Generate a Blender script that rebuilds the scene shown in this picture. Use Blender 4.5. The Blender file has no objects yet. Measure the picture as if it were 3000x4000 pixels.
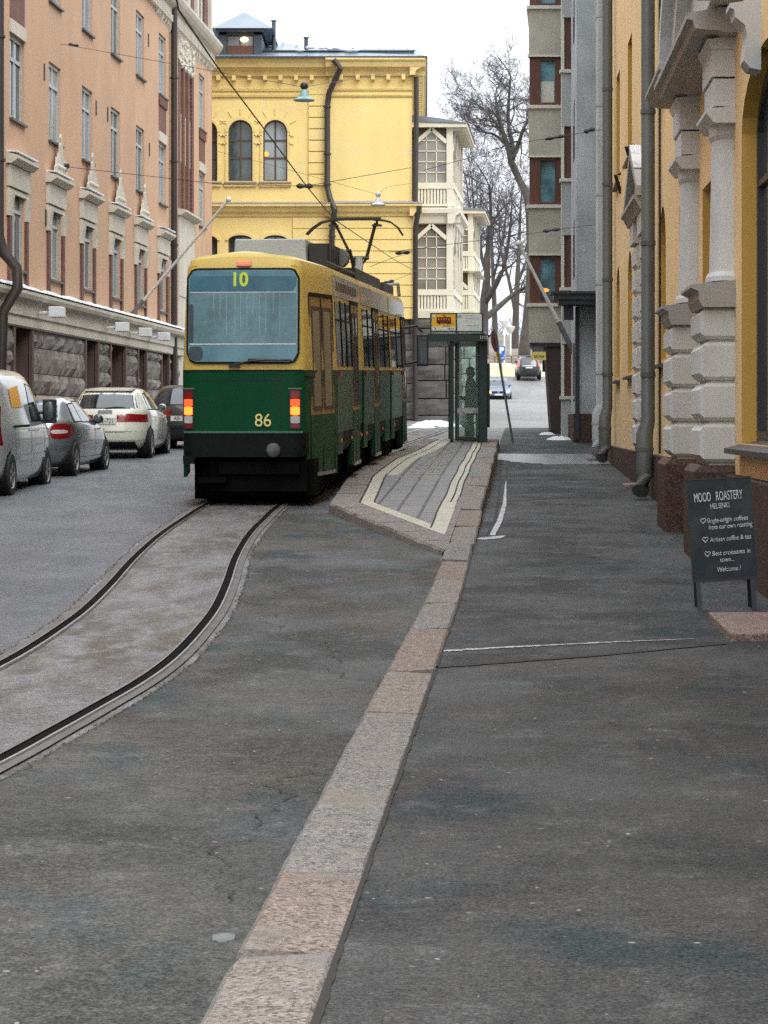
import bpy, bmesh, math, random
from mathutils import Vector, Matrix
random.seed(7)
S = bpy.context.scene
COL = S.collection
# ---------------------------------------------------------------- camera, sky, light, exposure
F, CU, HV, CAMZ = 5300.0, 829.5, 915.0, 1.5      # focal length and picture centre in the units of a 1659 wide picture
cam = bpy.data.objects.new("camera", bpy.data.cameras.new("camera"))
COL.objects.link(cam)
cam.location = (0, 0, CAMZ)
cam.rotation_euler = (math.radians(90), 0, 0)
cam.data.sensor_fit = 'HORIZONTAL'
cam.data.sensor_width = 36
cam.data.lens = F / 1659 * 36
cam.data.shift_y = -191 / 1659
cam.data.clip_start = .1
cam.data.clip_end = 3000
S.camera = cam
SUN_EL, SUN_ROT = 48, 150
w = bpy.data.worlds.new("World"); S.world = w; w.use_nodes = True
nt = w.node_tree; nt.nodes.clear()
o_ = nt.nodes.new('ShaderNodeOutputWorld'); bg = nt.nodes.new('ShaderNodeBackground')
sky = nt.nodes.new('ShaderNodeTexSky'); sky.sky_type = 'NISHITA'; sky.sun_disc = False
sky.sun_elevation = math.radians(SUN_EL); sky.sun_rotation = math.radians(SUN_ROT)
sky.dust_density = 3; sky.air_density = 1
hs_ = nt.nodes.new('ShaderNodeHueSaturation'); hs_.inputs['Saturation'].default_value = .10
mx_ = nt.nodes.new('ShaderNodeMix'); mx_.data_type = 'RGBA'; mx_.inputs[0].default_value = .7
mx_.inputs[7].default_value = (9.0, 9.5, 10.2, 1)          # even cloud cover
nt.links.new(sky.outputs[0], hs_.inputs['Color']); nt.links.new(hs_.outputs[0], mx_.inputs[6])
# overcast sky: brighter overhead than at the horizon
tc_ = nt.nodes.new('ShaderNodeTexCoord'); sp3 = nt.nodes.new('ShaderNodeSeparateXYZ'); mr_ = nt.nodes.new('ShaderNodeMapRange')
mr_.inputs[1].default_value = 0; mr_.inputs[2].default_value = 1; mr_.inputs[3].default_value = .60; mr_.inputs[4].default_value = 1.75
nt.links.new(tc_.outputs['Generated'], sp3.inputs[0]); nt.links.new(sp3.outputs[2], mr_.inputs[0])
ml_ = nt.nodes.new('ShaderNodeMix'); ml_.data_type = 'RGBA'; ml_.blend_type = 'MULTIPLY'; ml_.inputs[0].default_value = 1
nt.links.new(mx_.outputs[2], ml_.inputs[6]); nt.links.new(mr_.outputs[0], ml_.inputs[7])
nt.links.new(ml_.outputs[2], bg.inputs[0]); bg.inputs[1].default_value = .12
nt.links.new(bg.outputs[0], o_.inputs[0])
sl = bpy.data.lights.new("sun", 'SUN'); sl.energy = .6; sl.angle = math.radians(35); sl.color = (1, .96, .9)
so = bpy.data.objects.new("sun", sl); COL.objects.link(so)
so.rotation_euler = (math.radians(90 - SUN_EL), 0, math.radians(180 - SUN_ROT))
S.view_settings.view_transform = 'Standard'; S.view_settings.look = 'None'
S.view_settings.gamma = 1; S.view_settings.exposure = 1.03
S.render.engine = 'CYCLES'
S.cycles.use_denoising = False; S.cycles.max_bounces = 6; S.cycles.transparent_max_bounces = 10

# ---------------------------------------------------------------- helpers
def P(u, v, Y): return Vector(((u - CU) * Y / F, Y, CAMZ + (HV - v) * Y / F))
def interp(T, x):
    if x <= T[0][0]: return T[0][1]
    for (a, b), (c, d) in zip(T, T[1:]):
        if x <= c: return b + (d - b) * (x - a) / (c - a)
    return T[-1][1]
TR = [(-30, 1.6), (18, 1.6), (26, 1.45), (35, 1.22), (41, .99), (47, .85), (57, .6), (70, .4), (85, .18), (105, -.1), (135, -.65), (165, -1.6), (181, -3.4), (200, -4.3), (230, -5.2), (900, -9)]
TS = [(-30, 1.5), (22, 1.5), (30, 1.31), (40, 1.1), (54, .82), (62, .46), (70, .34), (85, .16), (105, -.12), (135, -.67), (900, -9)]
def smooth(T, Y, r=2.5): return sum(interp(T, Y + r * k / 3) for k in range(-3, 4)) / 7
def zr(Y): return CAMZ - smooth(TR, Y)            # road
def zs(Y): return CAMZ - smooth(TS, Y)            # pavement
def xk(Y): return -.173 + .0555 * (Y - 6.13)      # right edge of the kerb
def G(u, v, fz):
    Y = 20.0
    for _ in range(120): Y = .5 * Y + .5 * F * (CAMZ - fz(Y)) / (v - HV)
    return ((u - CU) * Y / F, Y)

class Fr:
    """a wall plane: s along it, z up, o outwards"""
    def __init__(s_, ox, oy, dx, dy, nx, ny): s_.a = (ox, oy, dx, dy, nx, ny)
    def __call__(s_, s, z, o=0):
        ox, oy, dx, dy, nx, ny = s_.a
        return Vector((ox + dx * s + nx * o, oy + dy * s + ny * o, z))

BASE = {}
class MB:
    def __init__(s): s.v = []; s.f = []; s.m = []; s.cuts = []; s.marks = []
    def mark(s): s.marks.append((len(s.v), len(s.f)))
    def add(s, pts, faces, mi=0):
        s.cuts.append((len(s.v), len(s.f))); b = len(s.v); s.v += [Vector(p) for p in pts]
        for f in faces: s.f.append([b + i for i in f]); s.m.append(mi)
    def poly(s, pts, mi=0): s.add(pts, [list(range(len(pts)))], mi)
    def hexa(s, p, mi=0):   # 8 points: bottom loop then top loop
        s.add(p, [(3, 2, 1, 0), (4, 5, 6, 7), (0, 1, 5, 4), (1, 2, 6, 5), (2, 3, 7, 6), (3, 0, 4, 7)], mi)
    def box(s, x0, x1, y0, y1, z0, z1, mi=0):
        s.hexa([(x0, y0, z0), (x1, y0, z0), (x1, y1, z0), (x0, y1, z0), (x0, y0, z1), (x1, y0, z1), (x1, y1, z1), (x0, y1, z1)], mi)
    def fbox(s, fr, s0, s1, z0, z1, o0, o1, mi=0):
        s.hexa([fr(s0, z0, o0), fr(s1, z0, o0), fr(s1, z0, o1), fr(s0, z0, o1), fr(s0, z1, o0), fr(s1, z1, o0), fr(s1, z1, o1), fr(s0, z1, o1)], mi)
    def fprism(s, fr, prof, s0, s1, mi=0):        # profile in (o, z) run along s
        n = len(prof)
        s.add([fr(s0, z, o) for o, z in prof] + [fr(s1, z, o) for o, z in prof],
              [(i, (i + 1) % n, n + (i + 1) % n, n + i) for i in range(n)] + [list(range(n))[::-1], list(range(n, 2 * n))], mi)
    def fplate(s, fr, prof, o0, o1, mi=0):        # outline in (s, z) given thickness
        n = len(prof)
        s.add([fr(a, z, o0) for a, z in prof] + [fr(a, z, o1) for a, z in prof],
              [(i, (i + 1) % n, n + (i + 1) % n, n + i) for i in range(n)] + [list(range(n))[::-1], list(range(n, 2 * n))], mi)
    def tube(s, pts, r, n=8, mi=0, caps=True):
        pts = [Vector(p) for p in pts]; k = len(pts)
        rr = r if isinstance(r, (list, tuple)) else [r] * k
        V = []
        for i, p in enumerate(pts):
            t = (pts[min(i + 1, k - 1)] - pts[max(i - 1, 0)])
            if t.length < 1e-9: t = Vector((0, 0, 1))
            t.normalize()
            a = t.cross(Vector((0, 0, 1)) if abs(t.z) < .9 else Vector((1, 0, 0))).normalized(); b = t.cross(a)
            V += [p + (a * math.cos(2 * math.pi * j / n) + b * math.sin(2 * math.pi * j / n)) * rr[i] for j in range(n)]
        fs = [(i * n + j, i * n + (j + 1) % n, (i + 1) * n + (j + 1) % n, (i + 1) * n + j) for i in range(k - 1) for j in range(n)]
        if caps: fs += [list(range(n))[::-1], list(range((k - 1) * n, k * n))]
        s.add(V, fs, mi)
    def grid(s, fn, nu, nv, mi=0):
        s.add([fn(i / nu, j / nv) for i in range(nu + 1) for j in range(nv + 1)],
              [(i * (nv + 1) + j, (i + 1) * (nv + 1) + j, (i + 1) * (nv + 1) + j + 1, i * (nv + 1) + j + 1) for i in range(nu) for j in range(nv)], mi)
    def lathe(s, c, prof, n=16, axis='z', mi=0):
        c = Vector(c); V = []
        for r, h in prof:
            for j in range(n):
                a = 2 * math.pi * j / n; p, q = r * math.cos(a), r * math.sin(a)
                V.append(c + Vector({'z': (p, q, h), 'x': (h, p, q), 'y': (p, h, q)}[axis]))
        k = len(prof)
        s.add(V, [(i * n + j, i * n + (j + 1) % n, (i + 1) * n + (j + 1) % n, (i + 1) * n + j) for i in range(k - 1) for j in range(n)]
              + [list(range(n))[::-1], list(range((k - 1) * n, k * n))], mi)
    def ball(s, c, r, n=10, sc=(1, 1, 1), mi=0):
        c = Vector(c)
        s.grid(lambda a, b: c + Vector((r * sc[0] * math.sin(math.pi * a) * math.cos(2 * math.pi * b), r * sc[1] * math.sin(math.pi * a) * math.sin(2 * math.pi * b), r * sc[2] * math.cos(math.pi * a))), n, n, mi)
    def split(s, name, mats, parent, by='cuts', **kw):      # every piece a part of its own
        c = getattr(s, by) + [(len(s.v), len(s.f))]
        for (v0, f0), (v1, f1) in zip(c, c[1:]):
            q = MB(); q.v = s.v[v0:v1]; q.f = [[i - v0 for i in f] for f in s.f[f0:f1]]; q.m = s.m[f0:f1]; q.build(name, mats, parent, **kw)
    def build(s, name, mats, parent=None, smooth=False, bevel=0, local=False, fixn=True):
        me = bpy.data.meshes.new(name)
        off = Vector((0, 0, 0))
        if parent is not None and not local: off = BASE.get(parent.name, off)
        me.from_pydata([v - off for v in s.v], [], s.f)
        for m_ in (mats if isinstance(mats, (list, tuple)) else [mats]): me.materials.append(m_)
        for p, mi in zip(me.polygons, s.m): p.material_index = mi
        if fixn:
            bm = bmesh.new(); bm.from_mesh(me)
            bmesh.ops.remove_doubles(bm, verts=bm.verts, dist=1e-5)
            bmesh.ops.recalc_face_normals(bm, faces=bm.faces); bm.to_mesh(me); bm.free()
        if smooth: me.polygons.foreach_set('use_smooth', [True] * len(me.polygons)); 
        o = bpy.data.objects.new(name, me); COL.objects.link(o)
        if smooth == 'auto':
            e = o.modifiers.new('edges', 'EDGE_SPLIT'); e.split_angle = math.radians(38)
        if bevel:
            b = o.modifiers.new('bevel', 'BEVEL'); b.width = bevel; b.segments = 2; b.limit_method = 'ANGLE'
        if parent is not None:
            o.parent = parent; BASE[o.name] = off
        return o
def tag(o, label, cat, group=None, kind=None):
    o['label'] = label; o['category'] = cat
    if group: o['group'] = group
    if kind: o['kind'] = kind
    return o
def struct(o): o['kind'] = 'structure'; return o
def thing(name, loc, label, cat, group=None, rot=None):
    o = bpy.data.objects.new(name, None); COL.objects.link(o); o.location = loc
    if rot: o.rotation_euler = rot
    BASE[o.name] = Vector(loc)
    return tag(o, label, cat, group)
def text(name, body, size, M, mat_, parent, base, ext=.002, shear=0, align='CENTER', sx=1.0, bold=0, fit=None):
    c = bpy.data.curves.new(name, 'FONT'); c.body = body; c.size = size; c.extrude = ext; c.shear = shear
    c.align_x = align; c.align_y = 'CENTER'; c.offset = bold; c.space_line = 1.0
    t = bpy.data.objects.new(name, c); COL.objects.link(t)
    me = bpy.data.meshes.new_from_object(t.evaluated_get(bpy.context.evaluated_depsgraph_get()))
    bpy.data.objects.remove(t)
    if fit:
        w0 = [v.co.x for v in me.vertices]; sx = fit / (max(w0) - min(w0))
    me.transform(Matrix.Translation(-base) @ M @ Matrix.Diagonal((sx, 1, 1, 1)))
    me.materials.clear(); me.materials.append(mat_)
    o = bpy.data.objects.new(name, me); COL.objects.link(o); o.parent = parent
    BASE[o.name] = base
    return o
def face_cam(p):   # text standing upright and facing the camera side (-Y)
    return Matrix.Translation(p) @ Matrix.Rotation(math.pi / 2, 4, 'X')

# ---------------------------------------------------------------- materials
def nodes(name):
    m = bpy.data.materials.new(name); m.use_nodes = True; t = m.node_tree
    b = t.nodes['Principled BSDF']
    return m, t, b, (lambda k: t.nodes.new('ShaderNode' + k)), t.links.new
def c4(c): return (*c, 1)
def noise(N, Lk, co, sc, det=6, rough=.6, st=None):
    n = N('TexNoise'); n.inputs['Scale'].default_value = sc; n.inputs['Detail'].default_value = det; n.inputs['Roughness'].default_value = rough
    if st:
        mp = N('Mapping'); mp.inputs['Scale'].default_value = st; Lk(co, mp.inputs[0]); co = mp.outputs[0]
    Lk(co, n.inputs['Vector']); return n.outputs[0]
def ramp(N, Lk, fac, a, b, ca=(0, 0, 0), cb=(1, 1, 1)):
    r = N('ValToRGB'); e = r.color_ramp.elements; e[0].position = a; e[1].position = b; e[0].color = c4(ca); e[1].color = c4(cb)
    Lk(fac, r.inputs[0]); return r.outputs[0]
def mix(N, Lk, f, a, b, mode='MIX'):
    m = N('Mix'); m.data_type = 'RGBA'; m.blend_type = mode
    for k, x in ((0, f), (6, a), (7, b)):
        if isinstance(x, (int, float)): m.inputs[k].default_value = x
        elif isinstance(x, tuple): m.inputs[k].default_value = c4(x)
        else: Lk(x, m.inputs[k])
    return m.outputs[2]
def bumpn(N, Lk, b, h, st, dist=.02):
    u = N('Bump'); u.inputs['Strength'].default_value = st; u.inputs['Distance'].default_value = dist
    Lk(h, u.inputs['Height']); Lk(u.outputs[0], b.inputs['Normal'])
def mat(name, col, rough=.7, var=.12, sc=1.5, fine=25, bump=0, metal=0, spec=.5, coat=0, streak=0, dirt=None, dsc=.6, da=.5, db=.7):
    m, t, b, N, Lk = nodes(name)
    co = N('TexCoord').outputs['Object']
    lo = tuple(x * (1 - var) for x in col); hi = tuple(min(1, x * (1 + var)) for x in col)
    c = mix(N, Lk, ramp(N, Lk, noise(N, Lk, co, sc), .3, .7), lo, hi)
    f = noise(N, Lk, co, fine, 3)
    c = mix(N, Lk, .5 * min(1, var * 3), c, ramp(N, Lk, f, .3, .7, (.55, .55, .55), (1, 1, 1)), 'MULTIPLY')
    if streak: c = mix(N, Lk, streak, c, ramp(N, Lk, noise(N, Lk, co, 1.5, 4, .6, (1, 1, .12)), .35, .65, (.6, .58, .55), (1, 1, 1)), 'MULTIPLY')
    if dirt: c = mix(N, Lk, ramp(N, Lk, noise(N, Lk, co, dsc, 8, .65), da, db), c, dirt)
    Lk(c, b.inputs['Base Color'])
    b.inputs['Roughness'].default_value = rough; b.inputs['Metallic'].default_value = metal
    b.inputs['Specular IOR Level'].default_value = spec; b.inputs['Coat Weight'].default_value = coat; b.inputs['Coat Roughness'].default_value = .06
    if bump: bumpn(N, Lk, b, f, bump)
    return m
def emit(name, col, st):
    m, t, b, N, Lk = nodes(name)
    b.inputs['Base Color'].default_value = c4(col); b.inputs['Emission Color'].default_value = c4(col); b.inputs['Emission Strength'].default_value = st
    return m
def glass(name, col, rough=.06, spec=.6, sc=.7, var=.5, pane=.0, tr=0):
    m, t, b, N, Lk = nodes(name)
    co = N('TexCoord').outputs['Object']
    c = mix(N, Lk, ramp(N, Lk, noise(N, Lk, co, sc, 3), .35, .65), tuple(x * (1 - var) for x in col), tuple(x * (1 + var) for x in col))
    Lk(c, b.inputs['Base Color']); b.inputs['Roughness'].default_value = rough; b.inputs['Specular IOR Level'].default_value = spec
    bumpn(N, Lk, b, noise(N, Lk, co, 1.3, 2), .06, .05)
    if tr:
        mm = N('MixShader'); tb = N('BsdfTransparent'); tb.inputs[0].default_value = (.8, .9, .87, 1)
        mm.inputs[0].default_value = tr; Lk(b.outputs[0], mm.inputs[1]); Lk(tb.outputs[0], mm.inputs[2])
        Lk(mm.outputs[0], t.nodes['Material Output'].inputs[0])
    return m
def planar(N, Lk, ax):  # 2-D coordinates on a wall along x or y, or on the ground
    s_ = N('SeparateXYZ'); Lk(N('TexCoord').outputs['Object'], s_.inputs[0]); cb = N('CombineXYZ')
    Lk(s_.outputs[{'y': 1, 'x': 0, 'g': 0}[ax]], cb.inputs[0]); Lk(s_.outputs[{'y': 2, 'x': 2, 'g': 1}[ax]], cb.inputs[1]); return cb.outputs[0]
def brickmat(name, ax, c1, c2, mortar, w_, h_, ms=.01, bump=.5, rough=.8, off=.5, rot=0):
    m, t, b, N, Lk = nodes(name)
    co = planar(N, Lk, ax)
    if rot:
        mp = N('Mapping'); mp.inputs['Rotation'].default_value = (0, 0, rot); Lk(co, mp.inputs[0]); co = mp.outputs[0]
    br = N('TexBrick'); Lk(co, br.inputs['Vector']); br.offset = off
    br.inputs['Color1'].default_value = c4(c1); br.inputs['Color2'].default_value = c4(c2); br.inputs['Mortar'].default_value = c4(mortar)
    br.inputs['Scale'].default_value = 1; br.inputs['Brick Width'].default_value = w_; br.inputs['Row Height'].default_value = h_; br.inputs['Mortar Size'].default_value = ms
    oc = N('TexCoord').outputs['Object']
    n = noise(N, Lk, oc, 2.2, 8)
    c = mix(N, Lk, .6, br.outputs[0], ramp(N, Lk, n, .3, .7, (.45, .45, .45), (1, 1, 1)), 'MULTIPLY')
    Lk(c, b.inputs['Base Color']); b.inputs['Roughness'].default_value = rough
    h = N('Math'); h.operation = 'MULTIPLY_ADD'; Lk(noise(N, Lk, oc, 14, 5), h.inputs[0]); h.inputs[1].default_value = .6; Lk(br.outputs['Fac'], h.inputs[2])
    iv = N('Math'); iv.operation = 'MULTIPLY'; iv.inputs[1].default_value = -1; Lk(h.outputs[0], iv.inputs[0])
    bumpn(N, Lk, b, iv.outputs[0], bump, .02)
    return m
def asphalt(name, base, warm, pale, rough=(.35, .65), stretch=(1, 1, 1), speck=1.0, palef=(.55, .75), sp_=(.03, .3), cool=(.05, .058, .062)):
    m, t, b, N, Lk = nodes(name)
    co = N('TexCoord').outputs['Object']
    big = noise(N, Lk, co, .55, 7, .62, stretch)
    mid = noise(N, Lk, co, 3.2, 6, .7, stretch)
    c = mix(N, Lk, ramp(N, Lk, big, .40, .60), base, warm)
    c = mix(N, Lk, ramp(N, Lk, noise(N, Lk, co, 1.15, 5, .6, stretch), .52, .64), c, cool)
    c = mix(N, Lk, ramp(N, Lk, mid, palef[0], palef[1]), c, pale)
    grit = noise(N, Lk, co, 70, 3, .8)
    c = mix(N, Lk, 1.0, c, ramp(N, Lk, grit, .38, .64, (.45, .45, .45), (1.45, 1.42, 1.38)), 'MULTIPLY')
    g2 = noise(N, Lk, co, 17, 5, .75)
    c = mix(N, Lk, .9, c, ramp(N, Lk, g2, .36, .62, (.62, .62, .64), (1.12, 1.12, 1.1)), 'MULTIPLY')
    vo = N('TexVoronoi'); vo.inputs['Scale'].default_value = 7; vo.inputs['Randomness'].default_value = 1; Lk(co, vo.inputs['Vector'])
    sp = ramp(N, Lk, vo.outputs['Distance'], .05, .10, (1, 1, 1), (0, 0, 0))
    gate = ramp(N, Lk, noise(N, Lk, co, 6.3, 2), .54, .58)
    sg = mix(N, Lk, 1.0, sp, gate, 'MULTIPLY'); 
    sg = mix(N, Lk, 1.0, sg, (speck * .7, speck * .7, speck * .7), 'MULTIPLY')
    c = mix(N, Lk, sg, c, (.42, .41, .36))
    Lk(c, b.inputs['Base Color'])
    rr = ramp(N, Lk, big, .3, .7, (rough[0],) * 3, (rough[1],) * 3); Lk(rr, b.inputs['Roughness'])
    hh = N('Math'); hh.operation = 'MULTIPLY_ADD'; Lk(grit, hh.inputs[0]); hh.inputs[1].default_value = .35; Lk(g2, hh.inputs[2])
    wet = ramp(N, Lk, noise(N, Lk, co, .8, 6, .6, stretch), .42, .66, (sp_[0],) * 3, (sp_[1],) * 3); Lk(wet, b.inputs['Specular IOR Level'])
    bumpn(N, Lk, b, hh.outputs[0], .8, .015)
    return m
def granite(name, tones, rough, stain, stsc=2.0, grain=90, sa=.45, sb=.65):
    """crystalline stone: small grains of three tones under large soft stains"""
    m, t, b, N, Lk = nodes(name); co = N('TexCoord').outputs['Object']
    vo = N('TexVoronoi'); vo.inputs['Scale'].default_value = grain; Lk(co, vo.inputs['Vector'])
    sp = N('SeparateColor'); Lk(vo.outputs['Color'], sp.inputs[0])
    r = N('ValToRGB'); e = r.color_ramp.elements; r.color_ramp.interpolation = 'CONSTANT'; e[0].position = 0; e[0].color = c4(tones[0]); e[1].position = .22; e[1].color = c4(tones[1]); x = e.new(.72); x.color = c4(tones[2]); Lk(sp.outputs[0], r.inputs[0])
    c = mix(N, Lk, ramp(N, Lk, noise(N, Lk, co, stsc, 8, .65), sa, sb, (0, 0, 0), (.75, .75, .75)), r.outputs[0], stain)
    c = mix(N, Lk, .6, c, ramp(N, Lk, noise(N, Lk, co, 11, 6, .7), .3, .62, (.55, .54, .53), (1.08, 1.08, 1.08)), 'MULTIPLY')
    Lk(c, b.inputs['Base Color']); b.inputs['Roughness'].default_value = rough; b.inputs['Specular IOR Level'].default_value = .12
    bumpn(N, Lk, b, noise(N, Lk, co, 38, 6, .7), .8, .012)
    return m
def wood(name, a, b_):
    m, t, b, N, Lk = nodes(name); co = N('TexCoord').outputs['Object']
    Lk(mix(N, Lk, ramp(N, Lk, noise(N, Lk, co, 9, 5, .6, (1, 1, .08)), .3, .7), a, b_), b.inputs['Base Color']); b.inputs['Roughness'].default_value = .55
    return m

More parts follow.
